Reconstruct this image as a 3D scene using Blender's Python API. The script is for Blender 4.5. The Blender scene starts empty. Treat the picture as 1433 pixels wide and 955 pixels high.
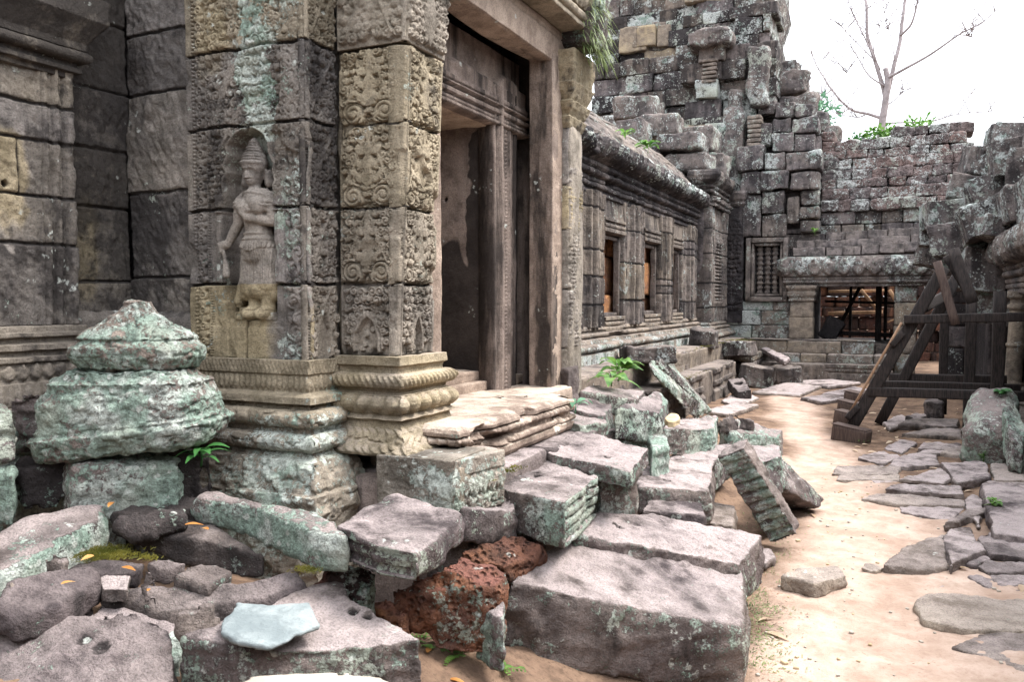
import bpy, math, random
import numpy as np
from mathutils import Vector

# ---------------------------------------------------------------- camera
SC = bpy.context.scene
COL = SC.collection
R_ = math.radians
cam = bpy.data.cameras.new('camera'); camo = bpy.data.objects.new('camera', cam); COL.objects.link(camo)
cam.sensor_width = 36.0; cam.lens = 36.0 * 1157.0 / 1433.0
cam.clip_start = 0.05; cam.clip_end = 2000
camo.location = (0, 0, 1.65); camo.rotation_euler = (R_(90 - 2.84), 0, R_(24.8))
SC.camera = camo
# ---------------------------------------------------------------- sky, sun, exposure
world = bpy.data.worlds.new('World'); SC.world = world; world.use_nodes = True
_n = world.node_tree.nodes; _l = world.node_tree.links
sky = _n.new('ShaderNodeTexSky'); sky.sky_type = 'NISHITA'; sky.sun_disc = False
SUN_EL, SUN_AZ = 56.0, 60.0            # azimuth measured from +Y towards +X
sky.sun_elevation = R_(SUN_EL); sky.sun_rotation = R_(SUN_AZ); sky.dust_density = 4.0
cl = _n.new('ShaderNodeMix'); cl.data_type = 'RGBA'; cl.inputs[0].default_value = 0.82
_l.new(sky.outputs[0], cl.inputs[6])
_tc = _n.new('ShaderNodeTexCoord'); _sx = _n.new('ShaderNodeSeparateXYZ'); _l.new(_tc.outputs['Generated'], _sx.inputs[0])
_mr = _n.new('ShaderNodeMapRange'); _mr.inputs['From Min'].default_value = 0.0; _mr.inputs['From Max'].default_value = 1.0     # an overcast sky is brightest overhead
_mr.inputs['To Min'].default_value = 3.9; _mr.inputs['To Max'].default_value = 12.5; _l.new(_sx.outputs[2], _mr.inputs['Value'])
_cc = _n.new('ShaderNodeCombineColor'); _cool = [_n.new('ShaderNodeMath') for i in range(3)]
for i, k in enumerate((.97, 1.0, 1.045)): _cool[i].operation = 'MULTIPLY'; _cool[i].inputs[1].default_value = k; _l.new(_mr.outputs[0], _cool[i].inputs[0]); _l.new(_cool[i].outputs[0], _cc.inputs[i]); _l.new(_cc.outputs[0], cl.inputs[7])
_l.new(cl.outputs[2], _n['Background'].inputs[0]); _n['Background'].inputs[1].default_value = 0.12
sun = bpy.data.lights.new('sun', 'SUN'); sun.energy = 1.5; sun.angle = R_(16); sun.color = (1.0, 0.965, 0.92)
suno = bpy.data.objects.new('sun', sun); COL.objects.link(suno)
_d = Vector((math.sin(R_(SUN_AZ)) * math.cos(R_(SUN_EL)), math.cos(R_(SUN_AZ)) * math.cos(R_(SUN_EL)), math.sin(R_(SUN_EL))))
suno.rotation_euler = _d.to_track_quat('Z', 'Y').to_euler(); suno.location = _d * 40
SC.view_settings.view_transform = 'Standard'; SC.view_settings.look = 'None'
SC.view_settings.exposure = 1.98; SC.view_settings.gamma = 1.0; SC.view_settings.use_curve_mapping = False
SC.cycles.max_bounces = 6; SC.cycles.diffuse_bounces = 4

# ---------------------------------------------------------------- numpy noise
def _h(ix, iy, iz, s):
    n = (ix.astype(np.uint32) * np.uint32(374761393) + iy.astype(np.uint32) * np.uint32(668265263)
         + iz.astype(np.uint32) * np.uint32(2147483647) + np.uint32(s * 974711 & 0xffffffff))
    n = (n ^ (n >> np.uint32(13))) * np.uint32(1274126177)
    n = (n ^ (n >> np.uint32(16))) * np.uint32(2246822519)
    n = n ^ (n >> np.uint32(15))
    return (n & np.uint32(0xffff)).astype(np.float32) / 32767.5 - 1.0
def vnoise(P, s=0):
    P = np.asarray(P, dtype=np.float64) + 1000.0
    i = np.floor(P).astype(np.int64); f = P - i; f = f * f * f * (f * (f * 6 - 15) + 10)
    x, y, z = i[..., 0], i[..., 1], i[..., 2]; fx, fy, fz = f[..., 0], f[..., 1], f[..., 2]
    def L(a, b, t): return a + (b - a) * t
    return L(L(L(_h(x, y, z, s), _h(x+1, y, z, s), fx), L(_h(x, y+1, z, s), _h(x+1, y+1, z, s), fx), fy),
             L(L(_h(x, y, z+1, s), _h(x+1, y, z+1, s), fx), L(_h(x, y+1, z+1, s), _h(x+1, y+1, z+1, s), fx), fy), fz)
def fbm(P, sc=1.0, oc=4, s=0, g=0.5):
    P = np.asarray(P, dtype=np.float64) * sc; a = 1.0; t = 0
    for o in range(oc):
        t = t + a * vnoise(P + o * 17.31, s + o); P = P * 2.03; a *= g
    return t
def sst(a, b, x):
    t = np.clip((x - a) / (b - a), 0, 1); return t * t * (3 - 2 * t)

# ---------------------------------------------------------------- meshes and objects
ATTRS = ('tone', 'lich', 'dark', 'wear')  # wear: worn up-faces, with light from above painted in
def mesh_np(name, V, F, smooth=True, **attr):
    V = np.asarray(V, np.float32); m = bpy.data.meshes.new(name)
    if not isinstance(F, list): F = [F]
    F = [np.asarray(f, np.int32) for f in F if len(f)]
    m.vertices.add(len(V)); m.vertices.foreach_set('co', V.ravel())
    lt = np.concatenate([np.full(len(f), f.shape[1], np.int32) for f in F])
    ls = np.concatenate([[0], np.cumsum(lt)[:-1]]).astype(np.int32)
    lv = np.concatenate([f.ravel() for f in F])
    m.loops.add(len(lv)); m.loops.foreach_set('vertex_index', lv)
    m.polygons.add(len(lt)); m.polygons.foreach_set('loop_start', ls); m.polygons.foreach_set('loop_total', lt)
    m.polygons.foreach_set('use_smooth', np.full(len(lt), smooth, bool))
    for k, v in attr.items(): set_attr(m, k, v)
    m.update(calc_edges=True); m.validate()
    return m
def set_attr(m, k, v):
    a = m.attributes.new(k, 'FLOAT', 'POINT')
    v = np.broadcast_to(np.asarray(v, np.float32), (len(m.vertices),)); a.data.foreach_set('value', np.ascontiguousarray(v))
def tag(o, label=None, cat=None, group=None, kind=None):
    if label: o['label'] = label
    if cat: o['category'] = cat
    if group: o['group'] = group
    if kind: o['kind'] = kind
    return o
def empty(name, loc, label=None, cat=None, group=None):
    o = bpy.data.objects.new(name, None); COL.objects.link(o); o.location = loc; o.empty_display_size = .2
    return tag(o, label, cat, group)
def root_of(o):
    p = Vector((0, 0, 0))
    while o is not None: p = p + o.location; o = o.parent
    return p
def put(name, V, F, mat, parent=None, loc=None, smooth=True, label=None, cat=None, group=None, kind=None, **attr):
    """vertices in world metres; stored relative to the parent's place (or to loc for a top-level thing)"""
    V = np.asarray(V, np.float64)
    base = root_of(parent) if parent is not None else Vector(loc if loc is not None else (0, 0, 0))
    m = mesh_np(name, V - np.array(base), F, smooth, **attr)
    m.materials.append(mat)
    o = bpy.data.objects.new(name, m); COL.objects.link(o)
    if parent is not None: o.parent = parent
    else: o.location = base
    return tag(o, label, cat, group, kind)
class MB:
    """collects shapes that belong to ONE part"""
    def __init__(s): s.V = []; s.F4 = []; s.F3 = []; s.n = 0; s.A = {k: [] for k in ATTRS}
    def add(s, V, F4=(), F3=(), **attr):
        V = np.asarray(V, float).reshape(-1, 3)
        if len(F4): s.F4.append(np.asarray(F4) + s.n)
        if len(F3): s.F3.append(np.asarray(F3) + s.n)
        for k in ATTRS: s.A[k].append(np.broadcast_to(np.asarray(attr.get(k, 0.0), float), (len(V),)))
        s.V.append(V); s.n += len(V); return s
    def put(s, name, mat, parent=None, **kw):
        F = []
        if s.F4: F.append(np.concatenate(s.F4))
        if s.F3: F.append(np.concatenate(s.F3))
        return put(name, np.concatenate(s.V), F, mat, parent, **kw, **{k: np.concatenate(s.A[k]) for k in ATTRS})
_CG = {}
def cubegrid(n):
    if n in _CG: return _CG[n]
    idx = {}; V = []; F = []
    def vid(p):
        if p not in idx: idx[p] = len(V); V.append([2.0 * c / n - 1 for c in p])
        return idx[p]
    for ax in range(3):
        b, c = (ax + 1) % 3, (ax + 2) % 3
        for side in (0, n):
            for i in range(n):
                for j in range(n):
                    q = []
                    for di, dj in ((0, 0), (1, 0), (1, 1), (0, 1)):
                        p = [0, 0, 0]; p[ax] = side; p[b] = i + di; p[c] = j + dj; q.append(vid(tuple(p)))
                    F.append(q if side else q[::-1])
    _CG[n] = (np.array(V), np.array(F)); return _CG[n]
def rbox(mb, c, h, r=.03, n=6, rot=0.0, tilt=(0, 0), amp=.012, fs=5.0, seed=0, **attr):
    """a weathered block: rounded box with centre c, half sizes h"""
    V, F = cubegrid(n); h = np.array(h, float); rr = min(r, h.min() * .7)
    E = np.sign(V) * (1 - (1 - np.abs(V)) ** 1.5)
    P = E * h; q = np.clip(P, -h + rr, h - rr); d = P - q
    L = np.linalg.norm(d, axis=1, keepdims=True); N = d / np.maximum(L, 1e-9)
    P = q + N * rr
    W = P + np.asarray(c)
    P = P + N * (amp * (fbm(W + seed * 3.7, fs, 3, seed) + (.35 * fbm(W + seed, fs * 5, 2, seed + 3) if n > 7 else 0))[:, None])
    cz, sz = math.cos(rot), math.sin(rot)
    if tilt[0]: a, b = math.cos(tilt[0]), math.sin(tilt[0]); P = np.stack([P[:, 0], P[:, 1]*a - P[:, 2]*b, P[:, 1]*b + P[:, 2]*a], 1)
    if tilt[1]: a, b = math.cos(tilt[1]), math.sin(tilt[1]); P = np.stack([P[:, 0]*a + P[:, 2]*b, P[:, 1], -P[:, 0]*b + P[:, 2]*a], 1)
    P = np.stack([P[:, 0]*cz - P[:, 1]*sz, P[:, 0]*sz + P[:, 1]*cz, P[:, 2]], 1)
    mb.add(P + np.asarray(c), F, **attr); return mb
def boxv(a, b):
    a = np.array(a, float); b = np.array(b, float)
    return rb_c(a, b)
def rb_c(a, b): return (a + b) / 2, np.abs(b - a) / 2
def bb(mb, a, b, **kw):
    c, h = boxv(a, b); return rbox(mb, c, h, **kw)
def beam(mb, p, q, w, t, up=(0, 0, 1), n=4, amp=.003, seed=0, **attr):
    """a squared timber from p to q"""
    p = np.array(p, float); q = np.array(q, float); ax = q - p; L = np.linalg.norm(ax); ax = ax / L
    s = np.cross(ax, up); s /= np.linalg.norm(s); t2 = np.cross(s, ax)
    V, F = cubegrid(n)
    P = V * np.array([w / 2, t / 2, L / 2]); r = .006
    q2 = np.clip(P, -np.array([w/2, t/2, L/2]) + r, np.array([w/2, t/2, L/2]) - r); d = P - q2
    P = q2 + d / np.maximum(np.linalg.norm(d, axis=1, keepdims=True), 1e-9) * r
    W = (p + q) / 2 + P[:, :1] * s + P[:, 1:2] * t2 + P[:, 2:3] * ax
    W = W + amp * np.stack([fbm(W, 7, 2, seed + k) for k in range(3)], 1)
    mb.add(W, F, **attr); return mb
def tube(mb, pts, rad, n=8, **attr):
    pts = [np.array(p, float) for p in pts]; V = []; F = []; k = len(pts)
    u = None
    for i in range(k):
        t = pts[min(i+1, k-1)] - pts[max(i-1, 0)]; t /= np.linalg.norm(t)
        if u is None:
            u = np.cross(t, (0, 0, 1)) if abs(t[2]) < .9 else np.cross(t, (1, 0, 0))
        u = u - t * (u @ t); u /= np.linalg.norm(u); v = np.cross(t, u)
        r = rad[i] if hasattr(rad, '__len__') else rad
        for j in range(n):
            a = 2 * math.pi * j / n; V.append(pts[i] + r * (math.cos(a) * u + math.sin(a) * v))
    for i in range(k - 1):
        for j in range(n):
            F.append((i*n+j, i*n+(j+1) % n, (i+1)*n+(j+1) % n, (i+1)*n+j))
    b = len(V); V.append(pts[0]); V.append(pts[-1])
    F3 = [(b, (j+1) % n, j) for j in range(n)] + [(b+1, (k-1)*n+j, (k-1)*n+(j+1) % n) for j in range(n)]
    mb.add(V, F, F3, **attr); return mb

# ---------------------------------------------------------------- materials
def nn(nt, t, **kw):
    n = nt.nodes.new(t)
    for k, v in kw.items(): setattr(n, k, v)
    return n
class NT:
    def __init__(s, nt): s.nt = nt
    def link(s, a, b): s.nt.links.new(a, b)
    def put(s, v, sock):
        if hasattr(v, 'is_output'): s.link(v, sock)
        elif v is not None: sock.default_value = v
    def noise(s, vec, scale, detail=6, rough=.6, dist=0.0):
        n = nn(s.nt, 'ShaderNodeTexNoise'); s.put(vec, n.inputs['Vector']); n.inputs['Scale'].default_value = scale
        n.inputs['Detail'].default_value = detail; n.inputs['Roughness'].default_value = rough; n.inputs['Distortion'].default_value = dist
        return n.outputs[0]
    def vor(s, vec, scale, feature='F1', rnd=1.0):
        n = nn(s.nt, 'ShaderNodeTexVoronoi', feature=feature); s.put(vec, n.inputs['Vector']); n.inputs['Scale'].default_value = scale
        n.inputs['Randomness'].default_value = rnd; return n.outputs['Distance']
    def m(s, op, a, b=None, c=None, clamp=False):
        n = nn(s.nt, 'ShaderNodeMath', operation=op, use_clamp=clamp)
        for v, k in ((a, 0), (b, 1), (c, 2)):
            if v is not None: s.put(v, n.inputs[k])
        return n.outputs[0]
    def ss(s, x, a, b):
        n = nn(s.nt, 'ShaderNodeMapRange', interpolation_type='SMOOTHSTEP')
        s.put(x, n.inputs['Value']); s.put(a, n.inputs['From Min']); s.put(b, n.inputs['From Max']); return n.outputs[0]
    def mix(s, f, a, b):
        n = nn(s.nt, 'ShaderNodeMix', data_type='RGBA'); s.put(f, n.inputs[0])
        s.put(a if hasattr(a, 'is_output') else (*a, 1), n.inputs[6]); s.put(b if hasattr(b, 'is_output') else (*b, 1), n.inputs[7]); return n.outputs[2]
    def attr(s, name):
        n = nn(s.nt, 'ShaderNodeAttribute', attribute_name=name); return n.outputs['Fac']
    def coords(s, scale=(1, 1, 1)):
        tc = nn(s.nt, 'ShaderNodeTexCoord'); oi = nn(s.nt, 'ShaderNodeObjectInfo')
        v = nn(s.nt, 'ShaderNodeVectorMath', operation='SCALE'); v.inputs[0].default_value = (17.3, 9.1, 23.7); s.link(oi.outputs['Random'], v.inputs['Scale'])
        a = nn(s.nt, 'ShaderNodeVectorMath', operation='ADD'); s.link(tc.outputs['Object'], a.inputs[0]); s.link(v.outputs[0], a.inputs[1])
        return a.outputs[0]
    def scaled(s, vec, sc):
        v = nn(s.nt, 'ShaderNodeVectorMath', operation='MULTIPLY'); s.link(vec, v.inputs[0]); v.inputs[1].default_value = sc; return v.outputs[0]
    def upness(s):
        g = nn(s.nt, 'ShaderNodeNewGeometry'); x = nn(s.nt, 'ShaderNodeSeparateXYZ'); s.link(g.outputs['Normal'], x.inputs[0]); return x.outputs[2]
    def bump(s, h, dist, strength=1.0, prev=None):
        b = nn(s.nt, 'ShaderNodeBump'); b.inputs['Distance'].default_value = dist; b.inputs['Strength'].default_value = strength
        s.link(h, b.inputs['Height'])
        if prev is not None: s.link(prev, b.inputs['Normal'])
        return b.outputs[0]
def material(name):
    m = bpy.data.materials.new(name); m.use_nodes = True
    return m, NT(m.node_tree), m.node_tree.nodes['Principled BSDF']
def stone_mat(name, A, B, T1, T2, fine=1.0, worn_lit_col=(.40, .325, .305), streak=.5, lichcol=(.29, .385, .32), lichcol2=(.52, .56, .51), laterite=False, lsplit=.46, lbias=.0, lf=1.0, deepdark=(.022, .019, .019)):
    m, t, p = material(name)
    co = t.coords()
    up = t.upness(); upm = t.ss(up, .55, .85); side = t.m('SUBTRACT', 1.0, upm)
    big = t.noise(co, 1.7, 3, .6); mid = t.noise(co, 7.0, 7, .68); sml = t.noise(co, 38.0, 6, .7); grit = t.noise(co, 130.0, 3, .6)
    k = t.ss(t.m('ADD', t.m('MULTIPLY', mid, .7), t.m('MULTIPLY', big, .3)), .36, .64)
    grey = t.mix(k, A, B); tan = t.mix(k, T1, T2)
    tone = t.m('ADD', t.attr('tone'), t.m('MULTIPLY', t.m('SUBTRACT', big, .5), .5), clamp=True)
    c = t.mix(tone, grey, tan)
    worn_lit_m = t.m('MULTIPLY', t.m('MULTIPLY', t.attr('wear'), upm), t.ss(t.m('ADD', t.m('MULTIPLY', mid, .5), t.m('MULTIPLY', big, .5)), .36, .56), clamp=True)
    c = t.mix(t.m('MULTIPLY', worn_lit_m, .85), c, worn_lit_col)  # paler up-faces: real wear plus top light put into the colour
    # dark algae and running stains, spared on tops so sides carry painted shade
    st = t.noise(t.scaled(co, (5.0, 5.0, .7)), 1.0, 6, .65)
    sa = t.m('ADD', t.m('MULTIPLY', st, streak), t.m('MULTIPLY', mid, 1.0 - streak))
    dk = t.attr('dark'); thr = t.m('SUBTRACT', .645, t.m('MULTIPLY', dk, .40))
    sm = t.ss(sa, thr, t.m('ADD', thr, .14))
    sm = t.m('MULTIPLY', sm, t.m('SUBTRACT', 1.0, t.m('MULTIPLY', worn_lit_m, .75)))
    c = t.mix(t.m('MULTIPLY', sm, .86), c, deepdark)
    # lichen crusts
    ln = t.m('ADD', t.m('ADD', t.m('MULTIPLY', t.noise(co, 2.6*lf**.5, 3, .55), .32), t.m('MULTIPLY', t.noise(co, 17.0*lf, 8, .74), .40)), t.m('MULTIPLY', t.noise(co, 62.0*lf, 5, .72), .28))
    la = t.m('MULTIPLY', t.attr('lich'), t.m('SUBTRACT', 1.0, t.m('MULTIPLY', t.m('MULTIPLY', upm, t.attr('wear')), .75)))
    lt = t.m('SUBTRACT', .625 - lbias, t.m('MULTIPLY', la, .22))
    lm = t.ss(ln, lt, t.m('ADD', lt, .03))
    lc = t.mix(t.ss(t.noise(co, 5.5, 5, .6), lsplit, lsplit+.14), lichcol, lichcol2)
    lc = t.mix(t.m('MULTIPLY', t.ss(sml, .44, .60), .55), lc, (.07, .085, .07))
    lc = t.mix(t.m('MULTIPLY', t.ss(t.noise(co, 1.3, 3, .6), .50, .62), .75), lc, (.40, .42, .35))
    c = t.mix(t.m('MULTIPLY', lm, .92), c, lc)
    # small round white crusts
    dn = nn(t.nt, 'ShaderNodeTexNoise'); t.link(co, dn.inputs['Vector']); dn.inputs['Scale'].default_value = 30.0; dv = nn(t.nt, 'ShaderNodeVectorMath', operation='SCALE'); t.link(dn.outputs[1], dv.inputs[0]); dv.inputs['Scale'].default_value = .035; da = nn(t.nt, 'ShaderNodeVectorMath', operation='ADD'); t.link(co, da.inputs[0]); t.link(dv.outputs[0], da.inputs[1])
    vd = t.vor(da.outputs[0], 21.0); vm = t.ss(vd, t.m('ADD', .20, t.m('MULTIPLY', sml, .3)), .22)
    wt = t.m('SUBTRACT', .635, t.m('MULTIPLY', la, .22))
    wm = t.m('MULTIPLY', vm, t.ss(t.noise(co, 4.3, 4, .6), wt, t.m('ADD', wt, .05)))
    wm = t.m('MULTIPLY', wm, t.ss(sml, .40, .52))
    c = t.mix(t.m('MULTIPLY', wm, .85), c, (.56, .58, .53))
    gr = t.mix(t.m('MULTIPLY', t.ss(grit, .44, .66), .34), c, (.02, .018, .017))
    t.link(gr, p.inputs['Base Color']); p.inputs['Roughness'].default_value = .93
    p.inputs['Specular IOR Level'].default_value = .18
    h = t.m('ADD', t.m('ADD', t.m('MULTIPLY', mid, .9), t.m('MULTIPLY', sml, .75)), t.m('ADD', t.m('MULTIPLY', grit, .20), t.m('MULTIPLY', lm, .12)))
    if laterite:
        pv = t.vor(co, 34.0); h = t.m('ADD', h, t.m('MULTIPLY', t.ss(pv, .0, .5), 1.2))
    t.link(t.bump(h, .030 * fine, 1.0), p.inputs['Normal'])
    return m
def plain_mat(name, A, B, scale=8, rough=.85, bump=.003, grain=None):
    m, t, p = material(name); co = t.coords()
    v = t.scaled(co, grain) if grain else co
    n = t.noise(v, scale, 6, .65)
    t.link(t.mix(t.ss(n, .35, .65), A, B), p.inputs['Base Color']); p.inputs['Roughness'].default_value = rough
    p.inputs['Specular IOR Level'].default_value = .2
    if bump: t.link(t.bump(n, bump), p.inputs['Normal'])
    return m
def leaf_mat(name, A, B):
    m, t, p = material(name); co = t.coords()
    c = t.mix(t.ss(t.noise(co, 9.0, 3, .6), .38, .62), A, B)
    t.link(c, p.inputs['Base Color']); p.inputs['Roughness'].default_value = .5; p.inputs['Specular IOR Level'].default_value = .3
    tr = nn(t.nt, 'ShaderNodeBsdfTranslucent'); t.link(c, tr.inputs['Color'])
    mx = nn(t.nt, 'ShaderNodeMixShader'); mx.inputs[0].default_value = .35
    t.link(p.outputs[0], mx.inputs[1]); t.link(tr.outputs[0], mx.inputs[2]); t.link(mx.outputs[0], t.nt.nodes['Material Output'].inputs['Surface'])
    return m
M = {}
M['stone'] = stone_mat('weathered_sandstone', (.066, .053, .054), (.23, .186, .182), (.23, .185, .15), (.44, .37, .295), worn_lit_col=(.46, .388, .374), lbias=.018)
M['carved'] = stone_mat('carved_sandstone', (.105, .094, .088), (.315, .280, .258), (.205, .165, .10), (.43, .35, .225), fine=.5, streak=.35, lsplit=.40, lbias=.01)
M['door'] = stone_mat('door_sandstone', (.115, .09, .08), (.31, .245, .215), (.28, .205, .155), (.50, .39, .30), fine=.4, streak=.75, worn_lit_col=(.54, .46, .38), deepdark=(.012, .010, .010))
M['far'] = stone_mat('blackened_sandstone', (.050, .046, .048), (.26, .219, .217), (.25, .20, .155), (.46, .37, .24), fine=1.8, lichcol=(.27, .36, .31), lichcol2=(.58, .61, .59), lsplit=.36, lbias=.008, lf=.5, worn_lit_col=(.42, .35, .31), deepdark=(.018, .016, .018))
M['laterite'] = stone_mat('red_laterite', (.050, .026, .025), (.19, .078, .064), (.22, .105, .07), (.46, .22, .085), laterite=True, fine=1.3, worn_lit_col=(.25, .11, .095))
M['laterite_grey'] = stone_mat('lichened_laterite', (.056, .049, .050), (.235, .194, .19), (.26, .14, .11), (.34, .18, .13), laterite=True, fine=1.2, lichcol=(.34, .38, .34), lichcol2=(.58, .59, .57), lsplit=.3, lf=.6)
M['slate'] = plain_mat('fresh_grey_stone', (.145, .17, .175), (.255, .285, .285), 7, .85, .02)
M['cream'] = plain_mat('pale_cream_stone', (.30, .265, .22), (.38, .34, .29), 6, .85, .003)
M['tan'] = plain_mat('tan_pebble', (.36, .27, .16), (.50, .40, .26), 9, .8, .003)
M['timber'] = plain_mat('dark_timber', (.013, .011, .011), (.038, .029, .026), 6, .8, .004, (14, 14, 1.5))
M['timber_mid'] = plain_mat('brown_timber', (.045, .030, .026), (.085, .060, .05), 6, .8, .004, (14, 14, 1.5))
M['timber_new'] = plain_mat('pale_timber', (.42, .25, .14), (.56, .36, .22), 5, .75, .003, (12, 12, 1.5))
M['timber_lit_edge'] = plain_mat('sunlit_edge_timber', (.20, .12, .075), (.30, .19, .12), 5, .75, .003, (12, 12, 1.5))
M['bark'] = plain_mat('pale_bark', (.20, .175, .175), (.30, .265, .265), 5, .9, .01)
M['leaf'] = leaf_mat('green_leaf', (.06, .16, .03), (.17, .30, .07))
M['leaf_dark'] = leaf_mat('deep_green_leaf', (.03, .11, .03), (.06, .19, .05))
M['leaf_blue'] = leaf_mat('dull_green_leaf', (.07, .18, .10), (.16, .32, .20))
M['litter'] = plain_mat('leaf_litter_flake', (.06, .038, .026), (.26, .15, .085), 3, .9, 0)
M['grass'] = leaf_mat('grass_blade', (.10, .14, .05), (.22, .27, .11))
M['moss'] = leaf_mat('moss_blade', (.09, .095, .015), (.22, .20, .04)) if True else plain_mat('moss_cushion', (.06, .065, .012), (.15, .13, .025), 30, .95, .006)
M['dry'] = leaf_mat('dry_leaf', (.45, .19, .05), (.60, .34, .12))
M['dry_pale'] = leaf_mat('faded_dry_leaf', (.42, .30, .20), (.55, .42, .30))
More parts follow.
